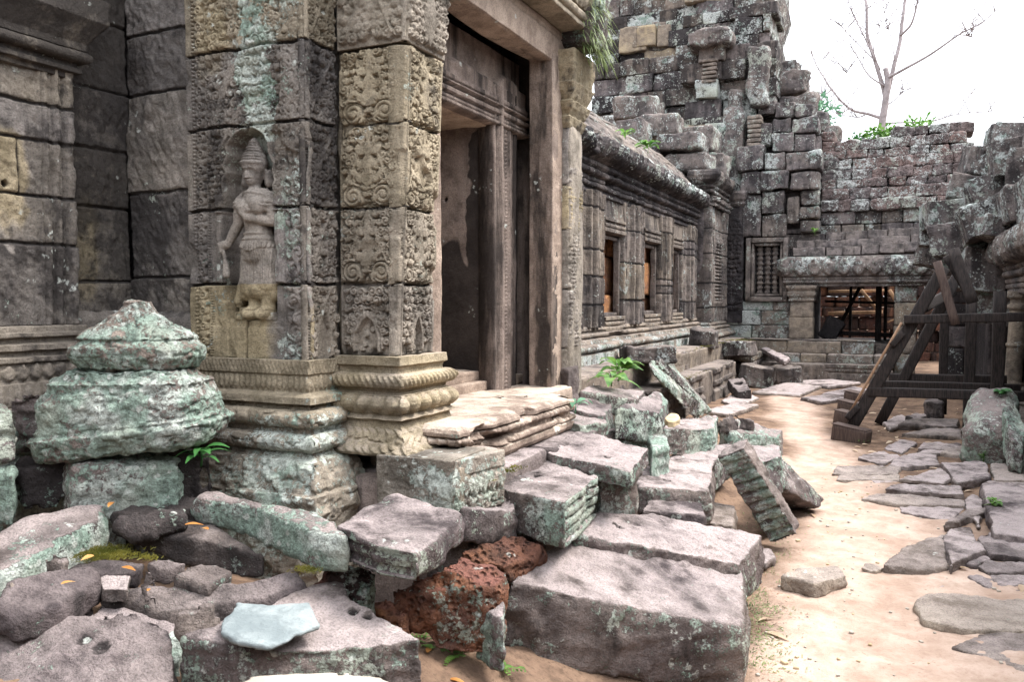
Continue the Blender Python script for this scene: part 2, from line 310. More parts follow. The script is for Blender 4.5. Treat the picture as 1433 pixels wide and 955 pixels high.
STONES = [
 {'name': 'stone_block', 'label': 'largest squared block of the foreground, smooth pinkish top, pitted dark front', 'cat': 'stone block', 'T': [(-1.419, 3.012, 0.5), (-1.406, 3.222, 0.53), (-1.381, 3.549, 0.55), (-0.635, 4.142, 0.32), (-0.557, 3.556, 0.25)], 'B': [(-1.419, 3.012, 0.14), (-1.406, 3.222, 0.17), (-1.381, 3.549, 0.19), (-0.635, 4.142, -0.02), (-0.557, 3.556, -0.05)], 'mat': 'stone', 'tone': 0.19550583378167397, 'lich': 0.36, 'dark': 0.4182457715320372, 'wear': 1, 'amp': 1.0, 'rnd': 4, 'vox': 0.016, 'holes': [], 'hr': 0.016, 'group': None, 'rid': None},
 {'name': 'stone_slab', 'label': 'long flat slab with two dowel holes directly behind the largest block', 'cat': 'stone block', 'T': [(-1.31, 3.519, 0.57), (-1.363, 3.781, 0.58), (-1.339, 3.959, 0.58), (-1.088, 4.218, 0.52), (-0.61, 4.491, 0.4), (-0.657, 4.082, 0.36)], 'B': [(-1.31, 3.519, 0.31), (-1.363, 3.781, 0.3), (-1.339, 3.959, 0.3), (-1.088, 4.218, 0.22), (-0.61, 4.491, 0.14), (-0.657, 4.082, 0.14)], 'mat': 'stone', 'tone': 0.027010608866929575, 'lich': 0.3, 'dark': 0.3399618448657735, 'wear': 1, 'amp': 1.0, 'rnd': 3, 'vox': 0.0085, 'holes': [(-1.215, 3.842, 0.55), (-1.188, 3.826, 0.55)], 'hr': 0.016, 'group': None, 'rid': None},
 {'name': 'stone_block', 'label': 'squared block with one dowel hole and a grooved right side, near the doorstep', 'cat': 'stone block', 'T': [(-1.664, 3.363, 0.8), (-1.709, 3.729, 0.8), (-1.726, 4.05, 0.8), (-1.298, 3.804, 0.79), (-1.245, 3.221, 0.79)], 'B': [(-1.664, 3.363, 0.61), (-1.709, 3.729, 0.6), (-1.726, 4.05, 0.6), (-1.298, 3.804, 0.59), (-1.245, 3.221, 0.59)], 'mat': 'stone', 'tone': 0.18176093603436727, 'lich': 0.5, 'dark': 0.5368344387985894, 'wear': 1, 'amp': 1.0, 'rnd': 3, 'vox': 0.0085, 'holes': [(-1.591, 3.726, 0.8), (-1.562, 3.685, 0.8)], 'hr': 0.016, 'group': None, 'rid': ((0.75, 0.66), 4)},
 {'name': 'stone_block', 'label': 'small lichen sided block wedged between the one-holed block and the flat slab behind', 'cat': 'stone block', 'T': [(-1.546, 4.238, 0.75), (-1.423, 4.362, 0.75), (-1.181, 4.108, 0.73), (-1.333, 3.95, 0.74)], 'B': [(-1.546, 4.238, 0.55), (-1.423, 4.362, 0.55), (-1.181, 4.108, 0.53), (-1.333, 3.95, 0.54)], 'mat': 'stone', 'tone': 0.18297097923285155, 'lich': 0.6, 'dark': 0.2755420063571112, 'wear': 0.8, 'amp': 1.0, 'rnd': 3, 'vox': 0.014, 'holes': [], 'hr': 0.016, 'group': None, 'rid': None},
 {'name': 'stone_slab', 'label': 'broad pale topped slab with two slots, level with the corner of the doorstep', 'cat': 'stone block', 'T': [(-1.633, 3.966, 0.86), (-1.673, 4.535, 0.88), (-1.194, 4.369, 0.85), (-1.129, 3.801, 0.83)], 'B': [(-1.633, 3.966, 0.77), (-1.673, 4.535, 0.78), (-1.194, 4.369, 0.75), (-1.129, 3.801, 0.73)], 'mat': 'stone', 'tone': 0.11357831561356152, 'lich': 0.3, 'dark': 0.41952160199030886, 'wear': 1, 'amp': 1.0, 'rnd': 3, 'vox': 0.0085, 'holes': [(-1.443, 4.539, 0.87), (-1.316, 4.012, 0.84)], 'hr': 0.016, 'group': None, 'rid': None},
 {'name': 'stone_block', 'label': 'narrow green crusted stone on edge behind the slotted slab', 'cat': 'stone block', 'T': [(-1.47, 5.361, 0.74), (-1.405, 5.522, 0.74), (-1.271, 5.122, 0.74), (-1.333, 4.927, 0.74)], 'B': [(-1.47, 5.361, 0.5), (-1.405, 5.522, 0.5), (-1.271, 5.122, 0.5), (-1.333, 4.927, 0.5)], 'mat': 'stone', 'tone': 0.04892885063397458, 'lich': 0.85, 'dark': 0.3912805184891536, 'wear': 0.2, 'amp': 1.0, 'rnd': 3, 'vox': 0.012, 'holes': [], 'hr': 0.016, 'group': None, 'rid': None},
 {'name': 'stone_slab', 'label': 'cream topped slab with a single dowel hole, left of the leaning grooved beam', 'cat': 'stone block', 'T': [(-1.452, 4.969, 0.58), (-1.381, 5.378, 0.6), (-1.086, 5.631, 0.56), (-0.969, 4.88, 0.52), (-1.122, 4.755, 0.54), (-1.313, 4.611, 0.56)], 'B': [(-1.452, 4.969, 0.38), (-1.381, 5.378, 0.4), (-1.086, 5.631, 0.34), (-0.969, 4.88, 0.32), (-1.122, 4.755, 0.34), (-1.313, 4.611, 0.36)], 'mat': 'stone', 'tone': 0.23485196089685642, 'lich': 0.3, 'dark': 0.32124937233397544, 'wear': 1, 'amp': 1.0, 'rnd': 3, 'vox': 0.0085, 'holes': [(-1.239, 4.913, 0.57), (-1.217, 4.879, 0.57)], 'hr': 0.016, 'group': None, 'rid': None},
 {'name': 'stone_slab', 'label': 'thin split layered slab in front of the cream topped one', 'cat': 'stone block', 'T': [(-1.264, 4.456, 0.48), (-1.281, 4.697, 0.49), (-1.02, 4.949, 0.47), (-0.947, 4.617, 0.44)], 'B': [(-1.264, 4.456, 0.35), (-1.281, 4.697, 0.36), (-1.02, 4.949, 0.34), (-0.947, 4.617, 0.31)], 'mat': 'stone', 'tone': 0.012519993140053615, 'lich': 0.2, 'dark': 0.3067538122298011, 'wear': 1, 'amp': 1.0, 'rnd': 3, 'vox': 0.012, 'holes': [], 'hr': 0.016, 'group': None, 'rid': None},
 {'name': 'stone_block', 'label': 'small clean pale pink block beside the foot of the leaning grooved beam', 'cat': 'stone block', 'T': [(-1.024, 5.019, 0.3), (-1.074, 5.438, 0.32), (-0.914, 5.475, 0.3), (-0.857, 5.07, 0.28)], 'B': [(-1.024, 5.019, 0.1), (-1.074, 5.438, 0.12), (-0.914, 5.475, 0.1), (-0.857, 5.07, 0.08)], 'mat': 'stone', 'tone': 0.7009398601972582, 'lich': 0.1, 'dark': 0.1985619986473818, 'wear': 0.6, 'amp': 1.0, 'rnd': 3, 'vox': 0.012, 'holes': [], 'hr': 0.016, 'group': None, 'rid': None},
 {'name': 'stone_slab', 'label': 'flat slab under the upper end of the leaning grooved beam', 'cat': 'stone block', 'T': [(-1.501, 5.865, 0.5), (-1.425, 6.404, 0.53), (-1.14, 6.724, 0.5), (-1.172, 6.128, 0.47)], 'B': [(-1.501, 5.865, 0.26), (-1.425, 6.404, 0.29), (-1.14, 6.724, 0.26), (-1.172, 6.128, 0.23)], 'mat': 'stone', 'tone': 0.10111427116300432, 'lich': 0.4, 'dark': 0.3923655403720423, 'wear': 1, 'amp': 1.0, 'rnd': 3, 'vox': 0.014, 'holes': [], 'hr': 0.016, 'group': None, 'rid': None},
 {'name': 'stone_beam', 'label': 'long leaning beam with green grooved face and smooth purple side', 'cat': 'stone beam', 'T': [(-1.034, 5.435, 0.608), (-0.857, 5.405, 0.695), (-0.538, 5.605, 0.112), (-0.716, 5.635, 0.025)], 'B': [(-1.034, 5.577, 0.656), (-0.857, 5.547, 0.743), (-0.538, 5.747, 0.161), (-0.716, 5.777, 0.074)], 'mat': 'stone', 'tone': 0.21719143116050113, 'lich': 0.72, 'dark': 0.20623513764601933, 'wear': 0.4, 'amp': 1.0, 'rnd': 3, 'vox': 0.011, 'holes': [], 'hr': 0.016, 'group': None, 'rid': ((0.4591493856350316, 0.28862203160229505, -0.8401661529392486), 9)},
 {'name': 'stone_block', 'label': 'upright block with white crust leaning behind the grooved beam', 'cat': 'stone block', 'T': [(-0.923, 6.035, 0.62), (-0.735, 6.182, 0.6), (-0.688, 5.956, 0.56), (-0.811, 5.677, 0.56)], 'B': [(-0.923, 6.035, 0.22), (-0.735, 6.182, 0.1), (-0.688, 5.956, 0.06), (-0.811, 5.677, 0.16)], 'mat': 'stone', 'tone': 0.0, 'lich': 0.6, 'dark': 0.4030924193072696, 'wear': 0.8, 'amp': 1.0, 'rnd': 3, 'vox': 0.014, 'holes': [], 'hr': 0.016, 'group': None, 'rid': None},
 {'name': 'stone_slab', 'label': 'tilted slab with smooth grey back sliding onto the path, right of the grooved beam', 'cat': 'stone block', 'T': [(-0.767, 6.452, 0.5), (-0.457, 6.805, 0.1), (-0.481, 6.651, 0.06), (-0.748, 5.926, 0.38)], 'B': [(-0.892, 6.625, 0.36), (-0.715, 7.018, -0.05), (-0.754, 6.879, -0.08), (-0.891, 6.56, 0.16)], 'mat': 'stone', 'tone': 0.09870075756561718, 'lich': 0.65, 'dark': 0.4142366587153373, 'wear': 0.5, 'amp': 1.0, 'rnd': 3, 'vox': 0.014, 'holes': [], 'hr': 0.016, 'group': None, 'rid': None},
 {'name': 'stone_slab', 'label': 'long slab carrying the round tan pebble', 'cat': 'stone block', 'T': [(-1.815, 5.053, 0.8), (-1.726, 5.511, 0.82), (-1.335, 6.986, 0.68), (-1.239, 6.405, 0.66), (-1.508, 5.821, 0.72)], 'B': [(-1.815, 5.053, 0.64), (-1.726, 5.511, 0.64), (-1.335, 6.986, 0.46), (-1.239, 6.405, 0.44), (-1.508, 5.821, 0.52)], 'mat': 'stone', 'tone': 0.2526566239696093, 'lich': 0.6, 'dark': 0.3093873409922232, 'wear': 0.9, 'amp': 1.0, 'rnd': 3, 'vox': 0.0085, 'holes': [(-1.45, 6.239, 0.73), (-1.676, 5.723, 0.79)], 'hr': 0.016, 'group': None, 'rid': None},
 {'name': 'stone_block', 'label': 'broken lichen faced block at the path end of the pebble slab', 'cat': 'stone block', 'T': [(-1.352, 7.178, 0.58), (-1.254, 7.45, 0.6), (-0.876, 7.655, 0.5), (-0.887, 7.448, 0.46), (-1.224, 7.003, 0.54)], 'B': [(-1.352, 7.178, 0.28), (-1.254, 7.45, 0.3), (-0.876, 7.655, 0.18), (-0.887, 7.448, 0.16), (-1.224, 7.003, 0.24)], 'mat': 'stone', 'tone': 0.20555111734833353, 'lich': 0.75, 'dark': 0.3661297676510994, 'wear': 0.5, 'amp': 1.0, 'rnd': 3, 'vox': 0.014, 'holes': [], 'hr': 0.016, 'group': None, 'rid': None},
 {'name': 'stone_chip', 'label': 'small purple wedge lying behind the pebble slab', 'cat': 'stone fragment', 'T': [(-1.302, 6.789, 0.66), (-1.245, 7.109, 0.7), (-1.059, 7.293, 0.62), (-1.161, 7.256, 0.6)], 'B': [(-1.302, 6.789, 0.54), (-1.245, 7.109, 0.58), (-1.059, 7.293, 0.5), (-1.161, 7.256, 0.48)], 'mat': 'stone', 'tone': 0.19963295315439056, 'lich': 0.1, 'dark': 0.46837588148864695, 'wear': 0.8, 'amp': 1.0, 'rnd': 3, 'vox': 0.012, 'holes': [], 'hr': 0.016, 'group': None, 'rid': None},
 {'name': 'stone_slab', 'label': 'long narrow slab propped at a slant against the steps, spotted with round lichen', 'cat': 'stone block', 'T': [(-2.612, 9.464, 0.93), (-2.628, 10.118, 0.93), (-2.254, 11.239, 0.2), (-2.328, 10.53, 0.16)], 'B': [(-2.468, 9.097, 0.83), (-2.797, 11.151, 0.83), (-2.27, 11.57, 0.08), (-2.33, 10.794, 0.06)], 'mat': 'stone', 'tone': 0.12708936726180045, 'lich': 0.6, 'dark': 0.5057734867886776, 'wear': 0.3, 'amp': 1.0, 'rnd': 3, 'vox': 0.016, 'holes': [], 'hr': 0.016, 'group': None, 'rid': None},
 {'name': 'hollow_stone', 'label': 'small dark stone with a square socket by the corner of the steps', 'cat': 'stone block', 'T': [(-2.558, 14.298, 0.3), (-2.318, 14.423, 0.36), (-2.059, 13.599, 0.22), (-2.278, 13.636, 0.16)], 'B': [(-2.558, 14.298, 0.14), (-2.318, 14.423, 0.16), (-2.059, 13.599, 0.02), (-2.278, 13.636, 0.02)], 'mat': 'stone', 'tone': 0.11588437462205439, 'lich': 0.15, 'dark': 0.6100934520043549, 'wear': 0.8, 'amp': 1.0, 'rnd': 3, 'vox': 0.016, 'holes': [(-2.339, 14.057, 0.27)], 'hr': 0.06, 'group': None, 'rid': None},
 {'name': 'stone_slab', 'label': 'purple slab sticking out over the corner of the far steps', 'cat': 'stone block', 'T': [(-2.606, 18.412, 0.62), (-2.455, 18.393, 0.64), (-1.719, 15.939, 0.6), (-1.751, 15.345, 0.56)], 'B': [(-2.606, 18.412, 0.52), (-2.455, 18.393, 0.54), (-1.719, 15.939, 0.5), (-1.751, 15.345, 0.46)], 'mat': 'stone', 'tone': 0.0, 'lich': 0.2, 'dark': 0.2581679864501735, 'wear': 0.8, 'amp': 1.0, 'rnd': 3, 'vox': 0.02, 'holes': [], 'hr': 0.016, 'group': None, 'rid': None},
 {'name': 'stone_block', 'label': 'cut block with a clean pale green side, left of the leafy plant', 'cat': 'stone block', 'T': [(-1.842, 4.823, 0.98), (-1.885, 5.205, 1.0), (-1.678, 5.229, 0.96), (-1.603, 4.824, 0.94)], 'B': [(-1.842, 4.823, 0.82), (-1.885, 5.205, 0.84), (-1.678, 5.229, 0.8), (-1.603, 4.824, 0.78)], 'mat': 'stone', 'tone': 0.12439827741842563, 'lich': 0.6, 'dark': 0.3319277582719342, 'wear': 0.8, 'amp': 1.0, 'rnd': 3, 'vox': 0.013, 'holes': [], 'hr': 0.016, 'group': None, 'rid': None},
 {'name': 'stone_slab', 'label': 'cracked carved slab in front of the door pilaster', 'cat': 'stone block', 'T': [(-1.814, 4.667, 0.93), (-1.865, 4.949, 0.95), (-1.605, 4.832, 0.93), (-1.578, 4.805, 0.9), (-1.666, 4.565, 0.91)], 'B': [(-1.814, 4.667, 0.83), (-1.865, 4.949, 0.85), (-1.605, 4.832, 0.83), (-1.578, 4.805, 0.8), (-1.666, 4.565, 0.81)], 'mat': 'stone', 'tone': 0.15038794716962325, 'lich': 0.7, 'dark': 0.43530759683103226, 'wear': 0.8, 'amp': 1.0, 'rnd': 3, 'vox': 0.012, 'holes': [], 'hr': 0.016, 'group': None, 'rid': None},
 {'name': 'stone_slab', 'label': 'wide purple slab behind the leafy plant', 'cat': 'stone block', 'T': [(-1.956, 5.356, 1.02), (-1.998, 5.65, 1.03), (-1.727, 6.223, 0.96), (-1.645, 5.686, 0.94)], 'B': [(-1.956, 5.356, 0.88), (-1.998, 5.65, 0.89), (-1.727, 6.223, 0.82), (-1.645, 5.686, 0.8)], 'mat': 'stone', 'tone': 0.21265334241114478, 'lich': 0.3, 'dark': 0.41964155454067564, 'wear': 0.8, 'amp': 1.0, 'rnd': 3, 'vox': 0.014, 'holes': [], 'hr': 0.016, 'group': None, 'rid': None},
 {'name': 'stone_block', 'label': 'jumble block with broken green end under the slanting slab', 'cat': 'stone block', 'T': [(-1.684, 5.279, 0.93), (-1.683, 6.376, 0.93), (-1.609, 6.428, 0.86), (-1.507, 5.814, 0.84)], 'B': [(-1.684, 5.279, 0.71), (-1.683, 6.376, 0.71), (-1.609, 6.428, 0.64), (-1.507, 5.814, 0.62)], 'mat': 'stone', 'tone': 0.11805204798532398, 'lich': 0.65, 'dark': 0.5001316590282527, 'wear': 0.8, 'amp': 1.0, 'rnd': 3, 'vox': 0.014, 'holes': [], 'hr': 0.016, 'group': None, 'rid': None},
 {'name': 'door_stone', 'label': 'upright squared stone at the foot of the right door pilaster', 'cat': 'stone block', 'T': [(-2.065, 5.214, 1.19), (-2.046, 5.426, 1.21), (-1.952, 5.33, 1.2), (-1.959, 5.141, 1.18)], 'B': [(-2.065, 5.214, 0.91), (-2.046, 5.426, 0.93), (-1.952, 5.33, 0.92), (-1.959, 5.141, 0.9)], 'mat': 'stone', 'tone': 0.1670064123181001, 'lich': 0.05, 'dark': 0.13568325475692183, 'wear': 0.8, 'amp': 1.0, 'rnd': 3, 'vox': 0.013, 'holes': [], 'hr': 0.016, 'group': None, 'rid': None},
 {'name': 'stone_beam', 'label': 'long tilted slab with a pale lichen front below the carved corner', 'cat': 'stone slab', 'T': [(-2.458, 2.375, 0.88), (-2.473, 2.454, 0.89), (-1.885, 2.42, 0.87), (-1.694, 2.31, 0.84), (-1.817, 2.292, 0.85), (-2.217, 2.395, 0.87)], 'B': [(-2.458, 2.375, 0.78), (-2.473, 2.454, 0.78), (-1.885, 2.42, 0.73), (-1.694, 2.31, 0.71), (-1.817, 2.292, 0.71), (-2.217, 2.395, 0.75)], 'mat': 'stone', 'tone': 0.12582216017078277, 'lich': 0.66, 'dark': 0.38652392562341986, 'wear': 0.5, 'amp': 1.0, 'rnd': 3, 'vox': 0.014, 'holes': [], 'hr': 0.016, 'group': None, 'rid': None},
 {'name': 'stone_slab', 'label': 'dark smooth slab under the long tilted one', 'cat': 'stone block', 'T': [(-2.59, 2.241, 0.78), (-2.586, 2.292, 0.79), (-2.438, 2.401, 0.78), (-2.238, 2.377, 0.74), (-2.078, 2.337, 0.72), (-2.208, 2.308, 0.73)], 'B': [(-2.59, 2.241, 0.68), (-2.586, 2.292, 0.69), (-2.438, 2.401, 0.68), (-2.238, 2.377, 0.62), (-2.078, 2.337, 0.62), (-2.208, 2.308, 0.62)], 'mat': 'stone', 'tone': 0.23315066816361849, 'lich': 0.25, 'dark': 0.6518583058448886, 'wear': 0.3, 'amp': 1.0, 'rnd': 3, 'vox': 0.012, 'holes': [], 'hr': 0.016, 'group': None, 'rid': None},
 {'name': 'stone_block', 'label': 'thick slab with a layered front edge, in front of the column pedestal', 'cat': 'stone block', 'T': [(-1.761, 2.339, 0.86), (-1.81, 2.535, 0.87), (-1.798, 2.772, 0.88), (-1.439, 2.68, 0.86), (-1.389, 2.432, 0.85), (-1.376, 2.244, 0.84), (-1.549, 2.248, 0.85)], 'B': [(-1.761, 2.339, 0.74), (-1.81, 2.535, 0.73), (-1.798, 2.772, 0.74), (-1.439, 2.68, 0.75), (-1.389, 2.432, 0.73), (-1.376, 2.244, 0.73), (-1.549, 2.248, 0.74)], 'mat': 'stone', 'tone': 0.06902427123687865, 'lich': 0.5, 'dark': 0.36488566183339444, 'wear': 1, 'amp': 1.0, 'rnd': 3, 'vox': 0.014, 'holes': [], 'hr': 0.016, 'group': None, 'rid': ((-0.6, -0.75), 2)},
 {'name': 'stone_block', 'label': 'purple wedge under the carved pedestal stone', 'cat': 'stone block', 'T': [(-1.78, 2.997, 0.8), (-1.771, 3.413, 0.8), (-1.517, 3.294, 0.79), (-1.489, 3.263, 0.72), (-1.588, 2.984, 0.79)], 'B': [(-1.78, 2.997, 0.66), (-1.771, 3.413, 0.66), (-1.517, 3.294, 0.64), (-1.489, 3.263, 0.58), (-1.588, 2.984, 0.64)], 'mat': 'stone', 'tone': 0.03297420940175863, 'lich': 0.3, 'dark': 0.4933761799891987, 'wear': 0.9, 'amp': 1.0, 'rnd': 3, 'vox': 0.014, 'holes': [], 'hr': 0.016, 'group': None, 'rid': None},
 {'name': 'laterite_block', 'label': 'large red pitted block tilted under the thick slab, green crust on its left end', 'cat': 'stone block', 'T': [(-1.682, 2.52, 0.6), (-1.523, 2.634, 0.66), (-1.5, 2.776, 0.68), (-1.311, 2.802, 0.62), (-1.3, 2.709, 0.58), (-1.524, 2.573, 0.58)], 'B': [(-1.682, 2.52, 0.36), (-1.523, 2.634, 0.42), (-1.5, 2.776, 0.44), (-1.311, 2.802, 0.36), (-1.3, 2.709, 0.32), (-1.524, 2.573, 0.34)], 'mat': 'laterite', 'tone': 0.25, 'lich': 0.36, 'dark': 0.25, 'wear': 0.7, 'amp': 1.1, 'rnd': 3, 'vox': 0.014, 'holes': [], 'hr': 0.016, 'group': None, 'rid': None},
 {'name': 'laterite_block', 'label': 'low crumbling red block behind the large red one', 'cat': 'stone block', 'T': [(-1.615, 2.958, 0.62), (-1.598, 3.118, 0.64), (-1.415, 3.331, 0.6), (-1.345, 3.277, 0.56), (-1.415, 3.031, 0.56)], 'B': [(-1.615, 2.958, 0.42), (-1.598, 3.118, 0.44), (-1.415, 3.331, 0.4), (-1.345, 3.277, 0.36), (-1.415, 3.031, 0.36)], 'mat': 'laterite', 'tone': 0.2, 'lich': 0.2, 'dark': 0.4, 'wear': 0.2, 'amp': 2, 'rnd': 3, 'vox': 0.014, 'holes': [], 'hr': 0.016, 'group': None, 'rid': None},
 {'name': 'laterite_block', 'label': 'dark red block in the gap under the long tilted slab', 'cat': 'stone block', 'T': [(-1.914, 2.301, 0.7), (-1.874, 2.403, 0.72), (-1.696, 2.496, 0.68), (-1.666, 2.416, 0.62), (-1.843, 2.322, 0.66)], 'B': [(-1.914, 2.301, 0.5), (-1.874, 2.403, 0.52), (-1.696, 2.496, 0.48), (-1.666, 2.416, 0.42), (-1.843, 2.322, 0.46)], 'mat': 'laterite', 'tone': 0.1, 'lich': 0.55, 'dark': 0.6, 'wear': 0.1, 'amp': 1.5, 'rnd': 3, 'vox': 0.014, 'holes': [], 'hr': 0.016, 'group': None, 'rid': None},
 {'name': 'laterite_chunk', 'label': 'small pinkish red chunk left of the large red block', 'cat': 'stone fragment', 'T': [(-1.734, 2.495, 0.52), (-1.695, 2.55, 0.54), (-1.587, 2.559, 0.5), (-1.6, 2.498, 0.48)], 'B': [(-1.734, 2.495, 0.4), (-1.695, 2.55, 0.42), (-1.587, 2.559, 0.38), (-1.6, 2.498, 0.36)], 'mat': 'laterite', 'tone': 0.6, 'lich': 0.1, 'dark': 0.1, 'wear': 0.8, 'amp': 1.0, 'rnd': 3, 'vox': 0.012, 'holes': [], 'hr': 0.016, 'group': None, 'rid': None},
 {'name': 'stone_block', 'label': 'small rounded upright stone against the left end of the largest block', 'cat': 'stone block', 'T': [(-1.396, 2.694, 0.5), (-1.365, 2.782, 0.53), (-1.29, 2.737, 0.54), (-1.254, 2.638, 0.5)], 'B': [(-1.396, 2.694, 0.3), (-1.365, 2.782, 0.33), (-1.29, 2.737, 0.34), (-1.254, 2.638, 0.3)], 'mat': 'stone', 'tone': 0.01558047776218971, 'lich': 0.6, 'dark': 0.4148603878380893, 'wear': 0.8, 'amp': 1.0, 'rnd': 3, 'vox': 0.011, 'holes': [], 'hr': 0.016, 'group': None, 'rid': None},
 {'name': 'stone_block', 'label': 'hollow sided block with two dowel holes carrying the pale slate', 'cat': 'stone block', 'T': [(-1.95, 1.831, 0.62), (-1.924, 1.965, 0.63), (-1.869, 2.14, 0.64), (-1.845, 2.303, 0.64), (-1.775, 2.384, 0.64), (-1.642, 2.282, 0.62), (-1.433, 2.236, 0.6), (-1.337, 2.19, 0.58), (-1.523, 2.017, 0.58), (-1.678, 1.909, 0.59)], 'B': [(-1.95, 1.831, 0.36), (-1.924, 1.965, 0.37), (-1.869, 2.14, 0.38), (-1.845, 2.303, 0.38), (-1.775, 2.384, 0.38), (-1.642, 2.282, 0.36), (-1.433, 2.236, 0.34), (-1.337, 2.19, 0.32), (-1.523, 2.017, 0.32), (-1.678, 1.909, 0.33)], 'mat': 'stone', 'tone': 0.2171320574276461, 'lich': 0.5, 'dark': 0.44251069873853677, 'wear': 1, 'amp': 1.0, 'rnd': 3, 'vox': 0.0085, 'holes': [(-1.612, 2.233, 0.61), (-1.553, 2.234, 0.6)], 'hr': 0.016, 'group': None, 'rid': None},
 {'name': 'slate', 'label': 'thin freshly split pale grey flake lying on a block', 'cat': 'stone flake', 'T': [(-1.832, 1.862, 0.66), (-1.883, 1.963, 0.665), (-1.921, 2.026, 0.67), (-1.803, 2.053, 0.67), (-1.706, 2.119, 0.67), (-1.578, 2.005, 0.655), (-1.609, 1.931, 0.655), (-1.612, 1.88, 0.65), (-1.635, 1.83, 0.65), (-1.73, 1.831, 0.65)], 'B': [(-1.832, 1.862, 0.642), (-1.883, 1.963, 0.647), (-1.921, 2.026, 0.652), (-1.803, 2.053, 0.652), (-1.706, 2.119, 0.652), (-1.578, 2.005, 0.637), (-1.609, 1.931, 0.637), (-1.612, 1.88, 0.632), (-1.635, 1.83, 0.632), (-1.73, 1.831, 0.632)], 'mat': 'slate', 'tone': 0.1, 'lich': 0.45, 'dark': 0.35, 'wear': 0.8, 'amp': 0.25, 'rnd': 0, 'vox': 0.006, 'holes': [], 'hr': 0.016, 'group': None, 'rid': None},
 {'name': 'cream_stone', 'label': 'pale cream dressed stone cut off by the bottom of the picture', 'cat': 'stone block', 'T': [(-1.654, 1.701, 0.6), (-1.569, 1.754, 0.61), (-1.451, 1.823, 0.61), (-1.293, 1.906, 0.6), (-1.243, 1.895, 0.59), (-1.249, 1.807, 0.56), (-1.514, 1.663, 0.57)], 'B': [(-1.654, 1.701, 0.4), (-1.569, 1.754, 0.41), (-1.451, 1.823, 0.41), (-1.293, 1.906, 0.4), (-1.243, 1.895, 0.39), (-1.249, 1.807, 0.36), (-1.514, 1.663, 0.37)], 'mat': 'cream', 'tone': 0.1, 'lich': 0.45, 'dark': 0.35, 'wear': 0.8, 'amp': 0.6, 'rnd': 3, 'vox': 0.014, 'holes': [], 'hr': 0.016, 'group': None, 'rid': None},
 {'name': 'boulder', 'label': 'broad dark rounded boulder at the lower left with two shallow hollows', 'cat': 'boulder', 'T': [(-2.527, 1.57, 0.6), (-2.497, 1.664, 0.62), (-2.284, 1.779, 0.66), (-2.101, 1.838, 0.66), (-1.974, 1.832, 0.62), (-1.892, 1.738, 0.52), (-2.016, 1.539, 0.48), (-2.304, 1.406, 0.5)], 'B': [(-2.527, 1.57, 0.3), (-2.497, 1.664, 0.32), (-2.284, 1.779, 0.36), (-2.101, 1.838, 0.36), (-1.974, 1.832, 0.32), (-1.892, 1.738, 0.22), (-2.016, 1.539, 0.18), (-2.304, 1.406, 0.2)], 'mat': 'stone', 'tone': 0.07846719772397538, 'lich': 0.2, 'dark': 0.44439387768735295, 'wear': 0.45, 'amp': 1.1, 'rnd': 3, 'vox': 0.014, 'holes': [(-2.23, 1.705, 0.61), (-2.158, 1.707, 0.6)], 'hr': 0.02, 'group': None, 'rid': None},
 {'name': 'stone_slab', 'label': 'long low slab with a pale corner running in from the dark boulder', 'cat': 'stone block', 'T': [(-2.399, 1.894, 0.66), (-2.311, 1.994, 0.67), (-2.043, 2.149, 0.68), (-1.923, 2.304, 0.68), (-1.833, 2.278, 0.66), (-1.971, 2.122, 0.63), (-2.128, 1.967, 0.61)], 'B': [(-2.399, 1.894, 0.53), (-2.311, 1.994, 0.54), (-2.043, 2.149, 0.55), (-1.923, 2.304, 0.55), (-1.833, 2.278, 0.53), (-1.971, 2.122, 0.5), (-2.128, 1.967, 0.48)], 'mat': 'stone', 'tone': 0.07129649651279306, 'lich': 0.3, 'dark': 0.5300066518176374, 'wear': 0.35, 'amp': 1.0, 'rnd': 3, 'vox': 0.014, 'holes': [], 'hr': 0.016, 'group': None, 'rid': None},
 {'name': 'stone_slab', 'label': 'gently sloping rock between the dark boulder and the long low slab', 'cat': 'stone block', 'T': [(-2.364, 1.801, 0.63), (-2.393, 1.897, 0.65), (-2.136, 1.978, 0.6), (-2.062, 1.949, 0.58), (-2.075, 1.862, 0.55), (-2.258, 1.808, 0.58)], 'B': [(-2.364, 1.801, 0.47), (-2.393, 1.897, 0.49), (-2.136, 1.978, 0.44), (-2.062, 1.949, 0.42), (-2.075, 1.862, 0.39), (-2.258, 1.808, 0.42)], 'mat': 'stone', 'tone': 0.12257674003375119, 'lich': 0.2, 'dark': 0.2576081805488162, 'wear': 0.6, 'amp': 1.0, 'rnd': 3, 'vox': 0.014, 'holes': [], 'hr': 0.016, 'group': None, 'rid': None},
 {'name': 'stone_block', 'label': 'pale green crusted stone set upright between boulder and slate block', 'cat': 'stone block', 'T': [(-2.095, 1.864, 0.58), (-2.097, 1.918, 0.59), (-2.048, 1.936, 0.58), (-2.002, 1.873, 0.52), (-2.028, 1.829, 0.51)], 'B': [(-2.095, 1.864, 0.38), (-2.097, 1.918, 0.39), (-2.048, 1.936, 0.38), (-2.002, 1.873, 0.32), (-2.028, 1.829, 0.31)], 'mat': 'stone', 'tone': 0.17661366467162942, 'lich': 0.95, 'dark': 0.28470031327280615, 'wear': 0, 'amp': 1.0, 'rnd': 3, 'vox': 0.011, 'holes': [], 'hr': 0.016, 'group': None, 'rid': None},
